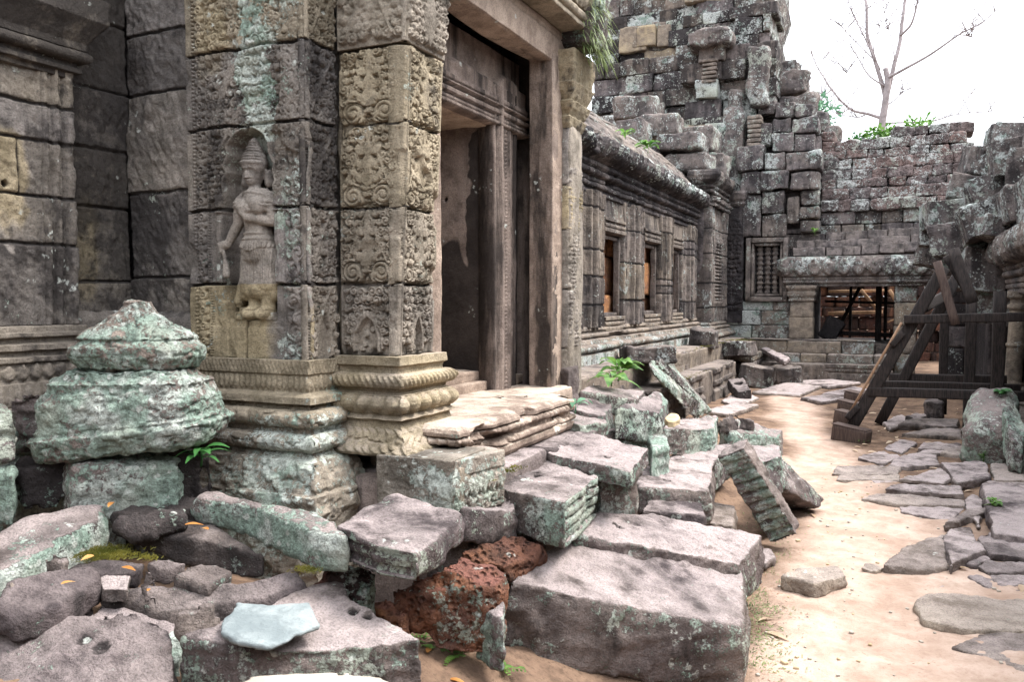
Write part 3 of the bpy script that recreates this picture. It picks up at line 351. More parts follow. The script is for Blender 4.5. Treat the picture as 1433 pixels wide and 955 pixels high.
 {'name': 'boulder', 'label': 'long smooth dark stone on top of a thinner one at the left edge', 'cat': 'stone slab', 'T': [(-2.464, 1.545, 0.73), (-2.545, 1.677, 0.76), (-2.491, 1.761, 0.77), (-2.433, 1.886, 0.75), (-2.385, 1.879, 0.72), (-2.341, 1.723, 0.7), (-2.38, 1.587, 0.69)], 'B': [(-2.464, 1.545, 0.645), (-2.545, 1.677, 0.675), (-2.491, 1.761, 0.685), (-2.433, 1.886, 0.665), (-2.385, 1.879, 0.635), (-2.341, 1.723, 0.615), (-2.38, 1.587, 0.605)], 'mat': 'stone', 'tone': 0.01789977574256038, 'lich': 0.12, 'dark': 0.46165413030417607, 'wear': 0.2, 'amp': 1.0, 'rnd': 2, 'vox': 0.014, 'holes': [], 'hr': 0.016, 'group': None, 'rid': None},
 {'name': 'stone_slab', 'label': 'thin dark slab with white crust under the long smooth stone at left', 'cat': 'stone block', 'T': [(-2.447, 1.627, 0.66), (-2.453, 1.731, 0.68), (-2.428, 1.893, 0.69), (-2.391, 1.882, 0.66), (-2.411, 1.749, 0.65), (-2.418, 1.634, 0.64)], 'B': [(-2.447, 1.627, 0.59), (-2.453, 1.731, 0.61), (-2.428, 1.893, 0.62), (-2.391, 1.882, 0.59), (-2.411, 1.749, 0.58), (-2.418, 1.634, 0.57)], 'mat': 'stone', 'tone': 0.1237582487922349, 'lich': 0.5, 'dark': 0.4996073760670347, 'wear': 0.2, 'amp': 1.0, 'rnd': 3, 'vox': 0.011, 'holes': [], 'hr': 0.016, 'group': None, 'rid': None},
 {'name': 'stone_chip', 'label': 'squarish brown stone leaning by the green edged step', 'cat': 'stone fragment', 'T': [(-2.609, 1.845, 0.76), (-2.585, 1.863, 0.8), (-2.534, 1.896, 0.78), (-2.519, 1.847, 0.74)], 'B': [(-2.609, 1.845, 0.67), (-2.585, 1.863, 0.71), (-2.534, 1.896, 0.69), (-2.519, 1.847, 0.65)], 'mat': 'stone', 'tone': 0.2688054825356736, 'lich': 0.05, 'dark': 0.32459451466251965, 'wear': 0.8, 'amp': 1.0, 'rnd': 3, 'vox': 0.01, 'holes': [], 'hr': 0.016, 'group': None, 'rid': None},
 {'name': 'stone_chip', 'label': 'flat grey fragment with a light top, right of the smooth stone at left', 'cat': 'stone fragment', 'T': [(-2.429, 1.906, 0.72), (-2.41, 1.93, 0.73), (-2.34, 1.971, 0.72), (-2.26, 1.894, 0.7), (-2.357, 1.864, 0.7)], 'B': [(-2.429, 1.906, 0.66), (-2.41, 1.93, 0.67), (-2.34, 1.971, 0.66), (-2.26, 1.894, 0.64), (-2.357, 1.864, 0.64)], 'mat': 'stone', 'tone': 0.2304964964744263, 'lich': 0.1, 'dark': 0.4597444076560423, 'wear': 1, 'amp': 1.0, 'rnd': 3, 'vox': 0.01, 'holes': [], 'hr': 0.016, 'group': None, 'rid': None},
 {'name': 'stone_chip', 'label': 'rounded grey lump beside the flat light topped fragment', 'cat': 'stone fragment', 'T': [(-2.237, 1.884, 0.74), (-2.21, 1.904, 0.78), (-2.182, 1.919, 0.77), (-2.168, 1.95, 0.71), (-2.189, 1.903, 0.71)], 'B': [(-2.237, 1.884, 0.67), (-2.21, 1.904, 0.71), (-2.182, 1.919, 0.7), (-2.168, 1.95, 0.64), (-2.189, 1.903, 0.64)], 'mat': 'stone', 'tone': 0.2441199297708926, 'lich': 0.2, 'dark': 0.40850124159689266, 'wear': 0.8, 'amp': 1.0, 'rnd': 3, 'vox': 0.01, 'holes': [], 'hr': 0.016, 'group': None, 'rid': None},
 {'name': 'stone_chip', 'label': 'small wedge with mossy foot under the dark smooth slab', 'cat': 'stone fragment', 'T': [(-2.322, 2.021, 0.74), (-2.335, 2.067, 0.75), (-2.234, 2.13, 0.73), (-2.232, 2.046, 0.72)], 'B': [(-2.322, 2.021, 0.68), (-2.335, 2.067, 0.69), (-2.234, 2.13, 0.67), (-2.232, 2.046, 0.66)], 'mat': 'stone', 'tone': 0.07183536847180035, 'lich': 0.1, 'dark': 0.4094370891240587, 'wear': 0.8, 'amp': 1.0, 'rnd': 3, 'vox': 0.01, 'holes': [], 'hr': 0.016, 'group': None, 'rid': None},
 {'name': 'stone_slab', 'label': 'low dark triangular slab right of the mossy wedge', 'cat': 'stone block', 'T': [(-2.224, 2.033, 0.72), (-2.194, 2.08, 0.74), (-2.156, 2.166, 0.73), (-2.082, 2.181, 0.7), (-2.089, 2.065, 0.69)], 'B': [(-2.224, 2.033, 0.66), (-2.194, 2.08, 0.68), (-2.156, 2.166, 0.67), (-2.082, 2.181, 0.64), (-2.089, 2.065, 0.63)], 'mat': 'stone', 'tone': 0.24097795224058857, 'lich': 0.2, 'dark': 0.5142012757889433, 'wear': 0.3, 'amp': 1.0, 'rnd': 3, 'vox': 0.012, 'holes': [], 'hr': 0.016, 'group': None, 'rid': None},
 {'name': 'stone_chip', 'label': 'brown stone with a clean broken face next to the slate', 'cat': 'stone fragment', 'T': [(-1.986, 1.834, 0.68), (-1.972, 1.854, 0.7), (-1.914, 1.92, 0.7), (-1.91, 1.939, 0.66), (-1.909, 1.869, 0.64), (-1.958, 1.834, 0.64)], 'B': [(-1.986, 1.834, 0.61), (-1.972, 1.854, 0.63), (-1.914, 1.92, 0.63), (-1.91, 1.939, 0.59), (-1.909, 1.869, 0.57), (-1.958, 1.834, 0.57)], 'mat': 'stone', 'tone': 0.3246603774446851, 'lich': 0.05, 'dark': 0.35403209721016987, 'wear': 0.8, 'amp': 1.0, 'rnd': 3, 'vox': 0.01, 'holes': [], 'hr': 0.016, 'group': None, 'rid': None},
 {'name': 'stone_chip', 'label': 'pale stone at the left edge of the picture', 'cat': 'stone fragment', 'T': [(-2.544, 1.639, 0.74), (-2.516, 1.658, 0.77), (-2.505, 1.693, 0.77), (-2.491, 1.664, 0.74)], 'B': [(-2.544, 1.639, 0.68), (-2.516, 1.658, 0.71), (-2.505, 1.693, 0.71), (-2.491, 1.664, 0.68)], 'mat': 'stone', 'tone': 0.5326052193195219, 'lich': 0.1, 'dark': 0, 'wear': 0.3, 'amp': 1.0, 'rnd': 3, 'vox': 0.01, 'holes': [], 'hr': 0.016, 'group': None, 'rid': None},
 {'name': 'stone_slab', 'label': 'flat dark slab lying under the mossy bed of the corner', 'cat': 'stone block', 'T': [(-2.582, 1.917, 0.72), (-2.513, 2.02, 0.74), (-2.412, 2.1, 0.72), (-2.362, 2.01, 0.7), (-2.522, 1.912, 0.7)], 'B': [(-2.582, 1.917, 0.66), (-2.513, 2.02, 0.68), (-2.412, 2.1, 0.66), (-2.362, 2.01, 0.64), (-2.522, 1.912, 0.64)], 'mat': 'stone', 'tone': 0.040037544428006326, 'lich': 0.05, 'dark': 0.5376262819954647, 'wear': 0.4, 'amp': 1.0, 'rnd': 3, 'vox': 0.014, 'holes': [], 'hr': 0.016, 'group': None, 'rid': None},
 {'name': 'stone_slab', 'label': 'thin dark slab wedged between corner stone and long tilted slab', 'cat': 'stone block', 'T': [(-2.646, 2.161, 0.84), (-2.534, 2.244, 0.86), (-2.493, 2.355, 0.85), (-2.426, 2.304, 0.83), (-2.543, 2.163, 0.8)], 'B': [(-2.646, 2.161, 0.78), (-2.534, 2.244, 0.8), (-2.493, 2.355, 0.79), (-2.426, 2.304, 0.77), (-2.543, 2.163, 0.74)], 'mat': 'stone', 'tone': 0.05728026572835265, 'lich': 0.3, 'dark': 0.5963870678357357, 'wear': 0.1, 'amp': 1.0, 'rnd': 3, 'vox': 0.012, 'holes': [], 'hr': 0.016, 'group': None, 'rid': None},
 {'name': 'stone_slab', 'label': 'green edged step slab running in from the left edge', 'cat': 'stone slab', 'T': [(-2.848, 1.708, 0.78), (-2.938, 2.026, 0.84), (-2.831, 2.179, 0.86), (-2.782, 2.216, 0.84), (-2.736, 2.203, 0.82), (-2.672, 1.932, 0.79), (-2.647, 1.722, 0.76)], 'B': [(-2.848, 1.708, 0.65), (-2.938, 2.026, 0.7), (-2.831, 2.179, 0.7), (-2.782, 2.216, 0.7), (-2.736, 2.203, 0.68), (-2.672, 1.932, 0.65), (-2.647, 1.722, 0.63)], 'mat': 'stone', 'tone': 0.15834891960389078, 'lich': 0.62, 'dark': 0.42025785249776804, 'wear': 0.8, 'amp': 1.0, 'rnd': 3, 'vox': 0.014, 'holes': [], 'hr': 0.016, 'group': None, 'rid': None},
 {'name': 'carved_block', 'label': 'green carved block at the foot of the corner stack', 'cat': 'carved stone', 'T': [(-3.077, 2.283, 1.03), (-3.044, 2.357, 1.05), (-2.72, 2.507, 1.05), (-2.631, 2.513, 1.02), (-2.561, 2.394, 1.0), (-2.883, 2.168, 1.0)], 'B': [(-3.077, 2.283, 0.81), (-3.044, 2.357, 0.83), (-2.72, 2.507, 0.83), (-2.631, 2.513, 0.8), (-2.561, 2.394, 0.78), (-2.883, 2.168, 0.78)], 'mat': 'stone', 'tone': 0.0, 'lich': 0.66, 'dark': 0.32192596977719984, 'wear': 0, 'amp': 1.0, 'rnd': 3, 'vox': 0.014, 'holes': [], 'hr': 0.016, 'group': None, 'rid': None},
 {'name': 'stone_block', 'label': 'dark block with green crust left of the foot of the corner stack', 'cat': 'stone block', 'T': [(-3.215, 2.159, 1.04), (-3.133, 2.199, 1.06), (-3.015, 2.254, 1.06), (-3.023, 2.261, 1.0), (-3.126, 2.132, 1.0)], 'B': [(-3.215, 2.159, 0.84), (-3.133, 2.199, 0.86), (-3.015, 2.254, 0.86), (-3.023, 2.261, 0.8), (-3.126, 2.132, 0.8)], 'mat': 'stone', 'tone': 0.0, 'lich': 0.5, 'dark': 0.80145955667675, 'wear': 0.1, 'amp': 1.0, 'rnd': 3, 'vox': 0.014, 'holes': [], 'hr': 0.016, 'group': None, 'rid': None},
 {'name': 'carved_block', 'label': 'grooved green carved piece leaning against the left of the stack', 'cat': 'carved stone', 'T': [(-3.299, 2.198, 1.24), (-3.191, 2.186, 1.27), (-3.087, 2.234, 1.27), (-3.224, 2.359, 1.22), (-3.253, 2.257, 1.2)], 'B': [(-3.299, 2.198, 1.02), (-3.191, 2.186, 1.05), (-3.087, 2.234, 1.05), (-3.224, 2.359, 1.0), (-3.253, 2.257, 0.98)], 'mat': 'stone', 'tone': 0.012202073513986306, 'lich': 0.62, 'dark': 0.21509208557654572, 'wear': 0.1, 'amp': 1.0, 'rnd': 3, 'vox': 0.011, 'holes': [], 'hr': 0.016, 'group': None, 'rid': ((0.0, 0.0, 1.0), 3)},
 {'name': 'carved_block', 'label': 'rounded green moulding stone at the left edge beside the stack', 'cat': 'carved stone', 'T': [(-3.25, 2.022, 1.22), (-3.271, 2.12, 1.25), (-3.165, 2.131, 1.22), (-3.082, 2.085, 1.18), (-3.138, 2.003, 1.16)], 'B': [(-3.25, 2.022, 1.06), (-3.271, 2.12, 1.09), (-3.165, 2.131, 1.06), (-3.082, 2.085, 1.02), (-3.138, 2.003, 1.0)], 'mat': 'stone', 'tone': 0.07323611653730268, 'lich': 0.62, 'dark': 0.3109937975814851, 'wear': 0.1, 'amp': 1.0, 'rnd': 3, 'vox': 0.012, 'holes': [], 'hr': 0.016, 'group': None, 'rid': ((0.0, 0.0, 1.0), 2)},
 {'name': 'stone_slab', 'label': 'upright mint green slab cut by the left edge', 'cat': 'stone block', 'T': [(-3.235, 2.005, 1.0), (-3.157, 2.039, 1.02), (-3.119, 2.104, 1.0), (-3.062, 2.053, 0.97), (-3.177, 1.994, 0.96)], 'B': [(-3.235, 2.005, 0.8), (-3.157, 2.039, 0.82), (-3.119, 2.104, 0.8), (-3.062, 2.053, 0.77), (-3.177, 1.994, 0.76)], 'mat': 'stone', 'tone': 0.1967763394768265, 'lich': 1.0, 'dark': 0, 'wear': 0, 'amp': 1.0, 'rnd': 3, 'vox': 0.012, 'holes': [], 'hr': 0.016, 'group': None, 'rid': None},
 {'name': 'stone_block', 'label': 'dark stone set behind the green leafy plant', 'cat': 'stone block', 'T': [(-2.72, 2.45, 1.0), (-2.61, 2.441, 1.06), (-2.526, 2.549, 1.04), (-2.52, 2.522, 0.98)], 'B': [(-2.72, 2.45, 0.76), (-2.61, 2.441, 0.82), (-2.526, 2.549, 0.8), (-2.52, 2.522, 0.74)], 'mat': 'stone', 'tone': 0.08833622664772123, 'lich': 0.3, 'dark': 0.8194950887224741, 'wear': 0.1, 'amp': 1.0, 'rnd': 3, 'vox': 0.014, 'holes': [], 'hr': 0.016, 'group': None, 'rid': None},
 {'name': 'stone_slab', 'label': 'long bed slab hidden under the corner stack', 'cat': 'stone block', 'T': [(-2.767, 2.229, 0.83), (-2.641, 2.429, 0.87), (-2.523, 2.484, 0.87), (-2.468, 2.448, 0.84), (-2.593, 2.244, 0.79)], 'B': [(-2.767, 2.229, 0.73), (-2.641, 2.429, 0.77), (-2.523, 2.484, 0.77), (-2.468, 2.448, 0.74), (-2.593, 2.244, 0.69)], 'mat': 'stone', 'tone': 0.07265816954329436, 'lich': 0.2, 'dark': 0.7555388670448178, 'wear': 0.1, 'amp': 1.0, 'rnd': 3, 'vox': 0.014, 'holes': [], 'hr': 0.016, 'group': None, 'rid': None},
 {'name': 'stone_block', 'label': 'lone squared stone standing in the sandy path', 'cat': 'stone block', 'T': [(-0.551, 4.858, 0.08), (-0.474, 5.015, 0.085), (-0.272, 5.151, 0.085), (-0.218, 5.012, 0.08), (-0.369, 4.795, 0.085)], 'B': [(-0.551, 4.858, -0.01), (-0.474, 5.015, -0.005), (-0.272, 5.151, -0.005), (-0.218, 5.012, -0.01), (-0.369, 4.795, -0.005)], 'mat': 'stone', 'tone': 0.7382117835799076, 'lich': 0, 'dark': 0, 'wear': 0.3, 'amp': 1.0, 'rnd': 2, 'vox': 0.011, 'holes': [], 'hr': 0.016, 'group': None, 'rid': None},
 {'name': 'stone_chip', 'label': 'small triangular stone half buried in the path', 'cat': 'stone fragment', 'T': [(-0.157, 5.345, 0.03), (-0.125, 5.442, 0.05), (-0.013, 5.441, 0.03), (-0.07, 5.328, 0.03)], 'B': [(-0.157, 5.345, -0.02), (-0.125, 5.442, 0.0), (-0.013, 5.441, -0.02), (-0.07, 5.328, -0.02)], 'mat': 'stone', 'tone': 0.8013534589158555, 'lich': 0, 'dark': 0, 'wear': 0.3, 'amp': 1.0, 'rnd': 3, 'vox': 0.01, 'holes': [], 'hr': 0.016, 'group': None, 'rid': None},
 {'name': 'stone_slab', 'label': 'large sand covered paving slab with a dark front edge, mid path', 'cat': 'stone block', 'T': [(-0.032, 5.39, 0.06), (0.075, 5.7, 0.075), (0.382, 6.361, 0.08), (0.314, 6.031, 0.08), (0.331, 5.558, 0.06), (0.18, 5.406, 0.05)], 'B': [(-0.032, 5.39, -0.03), (0.075, 5.7, -0.015), (0.382, 6.361, -0.01), (0.314, 6.031, -0.01), (0.331, 5.558, -0.03), (0.18, 5.406, -0.04)], 'mat': 'stone', 'tone': 0.5222002118516651, 'lich': 0, 'dark': 0.15356768160527032, 'wear': 0.3, 'amp': 1.0, 'rnd': 2, 'vox': 0.014, 'holes': [], 'hr': 0.016, 'group': None, 'rid': None},
 {'name': 'stone_slab', 'label': 'squarish weathered paving block beside the sand covered slab', 'cat': 'stone block', 'T': [(0.313, 6.027, 0.1), (0.379, 6.32, 0.1), (0.512, 6.382, 0.1), (0.546, 5.881, 0.085), (0.334, 5.492, 0.08)], 'B': [(0.313, 6.027, -0.02), (0.379, 6.32, -0.02), (0.512, 6.382, -0.02), (0.546, 5.881, -0.035), (0.334, 5.492, -0.04)], 'mat': 'stone', 'tone': 0.21146063488809214, 'lich': 0, 'dark': 0.11946288800911709, 'wear': 1, 'amp': 1.0, 'rnd': 2, 'vox': 0.014, 'holes': [], 'hr': 0.016, 'group': None, 'rid': None},
 {'name': 'stone_slab', 'label': 'split paving stone right of the squarish block', 'cat': 'stone block', 'T': [(0.52, 6.159, 0.1), (0.615, 6.352, 0.1), (0.874, 6.286, 0.1), (0.814, 5.833, 0.08), (0.558, 5.84, 0.08)], 'B': [(0.52, 6.159, 0.0), (0.615, 6.352, 0.0), (0.874, 6.286, 0.0), (0.814, 5.833, -0.02), (0.558, 5.84, -0.02)], 'mat': 'stone', 'tone': 0.1222788700562383, 'lich': 0, 'dark': 0.4993565394443876, 'wear': 0.7, 'amp': 1.0, 'rnd': 2, 'vox': 0.014, 'holes': [], 'hr': 0.016, 'group': None, 'rid': None},
 {'name': 'stone_slab', 'label': 'large tilted grey slab at the right edge behind the small plant', 'cat': 'stone block', 'T': [(0.696, 7.877, 0.12), (0.939, 7.93, 0.12), (1.053, 7.646, 0.12), (0.857, 6.164, 0.13), (0.618, 6.161, 0.13)], 'B': [(0.696, 7.877, 0.0), (0.939, 7.93, 0.0), (1.053, 7.646, 0.0), (0.857, 6.164, 0.01), (0.618, 6.161, 0.01)], 'mat': 'stone', 'tone': 0.004027067870763831, 'lich': 0, 'dark': 0.32850346979962103, 'wear': 0.9, 'amp': 1.0, 'rnd': 3, 'vox': 0.014, 'holes': [], 'hr': 0.016, 'group': None, 'rid': None},
 {'name': 'stone_slab', 'label': 'thin rounded kerb stone at the right edge', 'cat': 'stone block', 'T': [(0.477, 5.596, 0.06), (0.555, 5.683, 0.08), (0.801, 5.732, 0.09), (0.787, 5.624, 0.06), (0.541, 5.515, 0.05)], 'B': [(0.477, 5.596, -0.02), (0.555, 5.683, 0.0), (0.801, 5.732, 0.01), (0.787, 5.624, -0.02), (0.541, 5.515, -0.03)], 'mat': 'stone', 'tone': 0.09857588703853162, 'lich': 0, 'dark': 0.42857285152208624, 'wear': 0.6, 'amp': 1.0, 'rnd': 2, 'vox': 0.014, 'holes': [], 'hr': 0.016, 'group': None, 'rid': None},
 {'name': 'stone_chip', 'label': 'broken dark flat stone below the kerb stone', 'cat': 'stone fragment', 'T': [(0.428, 5.473, 0.03), (0.566, 5.588, 0.04), (0.737, 5.616, 0.03), (0.677, 5.299, 0.03), (0.504, 5.294, 0.03)], 'B': [(0.428, 5.473, -0.02), (0.566, 5.588, -0.01), (0.737, 5.616, -0.02), (0.677, 5.299, -0.02), (0.504, 5.294, -0.02)], 'mat': 'stone', 'tone': 0.025545031209165986, 'lich': 0, 'dark': 0.3912844823633994, 'wear': 0.7, 'amp': 1.0, 'rnd': 3, 'vox': 0.014, 'holes': [], 'hr': 0.016, 'group': None, 'rid': None},
 {'name': 'stone_slab', 'label': 'long flat sandy slab near the bottom right', 'cat': 'stone block', 'T': [(0.132, 4.864, 0.035), (0.204, 4.985, 0.045), (0.723, 5.139, 0.05), (0.662, 4.671, 0.04), (0.316, 4.564, 0.035), (0.166, 4.609, 0.03)], 'B': [(0.132, 4.864, -0.025), (0.204, 4.985, -0.015), (0.723, 5.139, -0.01), (0.662, 4.671, -0.02), (0.316, 4.564, -0.025), (0.166, 4.609, -0.03)], 'mat': 'stone', 'tone': 0.9093804125100502, 'lich': 0, 'dark': 0, 'wear': 0.3, 'amp': 1.0, 'rnd': 2, 'vox': 0.014, 'holes': [], 'hr': 0.016, 'group': None, 'rid': None},
 {'name': 'stone_slab', 'label': 'sunken grey slab at the lower right edge', 'cat': 'stone block', 'T': [(0.274, 4.344, 0.012), (0.411, 4.582, 0.016), (0.664, 4.688, 0.02), (0.59, 4.126, 0.015), (0.416, 4.289, 0.012)], 'B': [(0.274, 4.344, -0.038), (0.411, 4.582, -0.034), (0.664, 4.688, -0.03), (0.59, 4.126, -0.035), (0.416, 4.289, -0.038)], 'mat': 'stone', 'tone': 0.4659702438010347, 'lich': 0, 'dark': 0, 'wear': 0.3, 'amp': 1.0, 'rnd': 2, 'vox': 0.014, 'holes': [], 'hr': 0.016, 'group': None, 'rid': None},
 {'name': 'stone_slab', 'label': 'narrow dark splinter slab pointing at the small plant', 'cat': 'stone block', 'T': [(0.347, 6.547, 0.08), (0.516, 6.938, 0.1), (0.66, 7.099, 0.1), (0.67, 7.003, 0.08), (0.442, 6.631, 0.06)], 'B': [(0.347, 6.547, 0.0), (0.516, 6.938, 0.02), (0.66, 7.099, 0.02), (0.67, 7.003, 0.0), (0.442, 6.631, -0.02)], 'mat': 'stone', 'tone': 0.25833838395827113, 'lich': 0, 'dark': 0.3819076642043101, 'wear': 0.5, 'amp': 1.0, 'rnd': 3, 'vox': 0.012, 'holes': [], 'hr': 0.016, 'group': None, 'rid': None},
 {'name': 'paving_slab', 'label': 'long pale paving slab with a broken edge across the path', 'cat': 'paving slab', 'T': [(-0.214, 7.242, 0.04), (-0.095, 7.466, 0.045), (0.544, 7.467, 0.05), (0.541, 7.285, 0.045), (0.076, 7.186, 0.03)], 'B': [(-0.214, 7.242, -0.01), (-0.095, 7.466, -0.005), (0.544, 7.467, 0.0), (0.541, 7.285, -0.005), (0.076, 7.186, -0.02)], 'mat': 'stone', 'tone': 0.4001577436400481, 'lich': 0, 'dark': 0.016747905818533138, 'wear': 0.3, 'amp': 1.0, 'rnd': 2, 'vox': 0.014, 'holes': [], 'hr': 0.016, 'group': None, 'rid': None},
 {'name': 'paving_slab', 'label': 'grey paving slab behind the long pale one', 'cat': 'paving slab', 'T': [(-0.043, 7.639, 0.05), (0.023, 7.863, 0.06), (0.546, 7.982, 0.06), (0.548, 7.684, 0.05)], 'B': [(-0.043, 7.639, -0.01), (0.023, 7.863, 0.0), (0.546, 7.982, 0.0), (0.548, 7.684, -0.01)], 'mat': 'stone', 'tone': 0.27755520780633786, 'lich': 0, 'dark': 0.14730110750469783, 'wear': 1, 'amp': 1.0, 'rnd': 3, 'vox': 0.014, 'holes': [], 'hr': 0.016, 'group': None, 'rid': None},
 {'name': 'paving_slab', 'label': 'pale sunken paving slab at the middle of the path', 'cat': 'paving slab', 'T': [(-0.501, 8.244, 0.015), (-0.476, 8.672, 0.02), (0.086, 8.8, 0.03), (0.059, 8.451, 0.025)], 'B': [(-0.501, 8.244, -0.035), (-0.476, 8.672, -0.03), (0.086, 8.8, -0.02), (0.059, 8.451, -0.025)], 'mat': 'stone', 'tone': 0.5158385986794972, 'lich': 0, 'dark': 0, 'wear': 0.3, 'amp': 1.0, 'rnd': 3, 'vox': 0.014, 'holes': [], 'hr': 0.016, 'group': None, 'rid': None},
 {'name': 'paving_slab', 'label': 'lower pale paving slab beside the sunken one', 'cat': 'paving slab', 'T': [(-0.46, 7.991, 0.015), (-0.414, 8.258, 0.02), (0.083, 8.437, 0.03), (0.071, 8.211, 0.02)], 'B': [(-0.46, 7.991, -0.035), (-0.414, 8.258, -0.03), (0.083, 8.437, -0.02), (0.071, 8.211, -0.03)], 'mat': 'stone', 'tone': 0.5787958589579831, 'lich': 0, 'dark': 0, 'wear': 0.3, 'amp': 1.0, 'rnd': 3, 'vox': 0.014, 'holes': [], 'hr': 0.016, 'group': None, 'rid': None},
 {'name': 'paving_slab', 'label': 'dark lens shaped paving stone behind the holed one', 'cat': 'paving slab', 'T': [(-0.041, 8.786, 0.05), (0.155, 9.423, 0.07), (0.424, 9.547, 0.07), (0.433, 9.005, 0.05), (0.148, 8.775, 0.04)], 'B': [(-0.041, 8.786, -0.02), (0.155, 9.423, 0.0), (0.424, 9.547, 0.0), (0.433, 9.005, -0.02), (0.148, 8.775, -0.03)], 'mat': 'stone', 'tone': 0.0989606443933895, 'lich': 0.02, 'dark': 0.3170873317736842, 'wear': 0.9, 'amp': 1.0, 'rnd': 2, 'vox': 0.014, 'holes': [], 'hr': 0.016, 'group': None, 'rid': None},
 {'name': 'paving_slab', 'label': 'dark purple paving slab with a dowel hole', 'cat': 'paving slab', 'T': [(0.442, 8.809, 0.1), (0.83, 9.048, 0.11), (0.8, 8.325, 0.09), (0.525, 7.996, 0.08)], 'B': [(0.442, 8.809, 0.01), (0.83, 9.048, 0.02), (0.8, 8.325, 0.0), (0.525, 7.996, -0.01)], 'mat': 'stone', 'tone': 0.05001307708540266, 'lich': 0, 'dark': 0.2638463488444353, 'wear': 0.9, 'amp': 1.0, 'rnd': 3, 'vox': 0.0085, 'holes': [(0.667, 8.619, 0.1)], 'hr': 0.016, 'group': None, 'rid': None},
 {'name': 'paving_slab', 'label': 'broken triangular paving slab left of the holed one', 'cat': 'paving slab', 'T': [(0.07, 8.176, 0.04), (0.471, 8.891, 0.06), (0.489, 8.319, 0.05), (0.424, 8.146, 0.04)], 'B': [(0.07, 8.176, -0.01), (0.471, 8.891, 0.01), (0.489, 8.319, 0.0), (0.424, 8.146, -0.01)], 'mat': 'stone', 'tone': 0.38522820949682046, 'lich': 0, 'dark': 0.038634504215512844, 'wear': 1, 'amp': 1.0, 'rnd': 3, 'vox': 0.014, 'holes': [], 'hr': 0.016, 'group': None, 'rid': None},
 {'name': 'paving_slab', 'label': 'brown mossy slab at the foot of the big rounded stone', 'cat': 'paving slab', 'T': [(0.873, 9.12, 0.08), (1.266, 9.246, 0.09), (1.156, 8.412, 0.08), (0.821, 8.307, 0.07)], 'B': [(0.873, 9.12, 0.0), (1.266, 9.246, 0.01), (1.156, 8.412, 0.0), (0.821, 8.307, -0.01)], 'mat': 'stone', 'tone': 0.5227187391359831, 'lich': 0.05, 'dark': 0.39636161035012174, 'wear': 0.5, 'amp': 1.0, 'rnd': 3, 'vox': 0.014, 'holes': [], 'hr': 0.016, 'group': None, 'rid': None},
 {'name': 'paving_slab', 'label': 'low grey paving stone before the timber prop', 'cat': 'paving slab', 'T': [(-0.079, 9.866, 0.04), (0.109, 10.387, 0.06), (0.268, 10.263, 0.05), (0.104, 9.607, 0.035)], 'B': [(-0.079, 9.866, -0.02), (0.109, 10.387, 0.0), (0.268, 10.263, -0.01), (0.104, 9.607, -0.025)], 'mat': 'stone', 'tone': 0.02934560821838901, 'lich': 0, 'dark': 0.10093609752912473, 'wear': 0.9, 'amp': 1.0, 'rnd': 3, 'vox': 0.014, 'holes': [], 'hr': 0.016, 'group': None, 'rid': None},
 {'name': 'paving_slab', 'label': 'grey paving stone with bulging edge nearest the timber prop', 'cat': 'paving slab', 'T': [(0.257, 9.804, 0.06), (0.323, 10.2, 0.08), (0.698, 10.272, 0.08), (0.668, 9.9, 0.06)], 'B': [(0.257, 9.804, -0.01), (0.323, 10.2, 0.01), (0.698, 10.272, 0.01), (0.668, 9.9, -0.01)], 'mat': 'stone', 'tone': 0.14907656278874198, 'lich': 0, 'dark': 0.10423756896829653, 'wear': 0.9, 'amp': 1.0, 'rnd': 2, 'vox': 0.014, 'holes': [], 'hr': 0.016, 'group': None, 'rid': None},
 {'name': 'paving_slab', 'label': 'mossy brown stone left of the big rounded stone', 'cat': 'paving slab', 'T': [(0.461, 9.654, 0.07), (0.683, 10.04, 0.1), (0.782, 9.832, 0.08), (0.709, 9.537, 0.05)], 'B': [(0.461, 9.654, -0.02), (0.683, 10.04, 0.01), (0.782, 9.832, -0.01), (0.709, 9.537, -0.04)], 'mat': 'stone', 'tone': 0.5319860351389205, 'lich': 0.05, 'dark': 0.41733191525531, 'wear': 0.3, 'amp': 1.0, 'rnd': 2, 'vox': 0.014, 'holes': [], 'hr': 0.016, 'group': None, 'rid': None},
 {'name': 'stone_block', 'label': 'narrow greenish stone leaning beside the big rounded one', 'cat': 'stone block', 'T': [(0.96, 9.051, 0.62), (1.087, 9.353, 0.64), (1.132, 8.91, 0.46), (1.08, 8.636, 0.34), (0.984, 8.585, 0.38)], 'B': [(0.96, 9.051, 0.22), (1.087, 9.353, 0.24), (1.132, 8.91, 0.06), (1.08, 8.636, -0.06), (0.984, 8.585, -0.02)], 'mat': 'stone', 'tone': 0.0, 'lich': 0.6, 'dark': 0.4232739889959912, 'wear': 0.2, 'amp': 1.0, 'rnd': 3, 'vox': 0.014, 'holes': [], 'hr': 0.016, 'group': None, 'rid': None},
 {'name': 'stone_block', 'label': 'low pale green stone at the foot of the narrow leaning one', 'cat': 'stone block', 'T': [(1.016, 8.933, 0.22), (1.132, 9.243, 0.26), (1.257, 9.215, 0.26), (1.187, 8.67, 0.2)], 'B': [(1.016, 8.933, -0.02), (1.132, 9.243, 0.02), (1.257, 9.215, 0.02), (1.187, 8.67, -0.04)], 'mat': 'stone', 'tone': 0.09197424042998792, 'lich': 0.7, 'dark': 0.30107739887752977, 'wear': 0.3, 'amp': 1.0, 'rnd': 3, 'vox': 0.014, 'holes': [], 'hr': 0.016, 'group': None, 'rid': None},
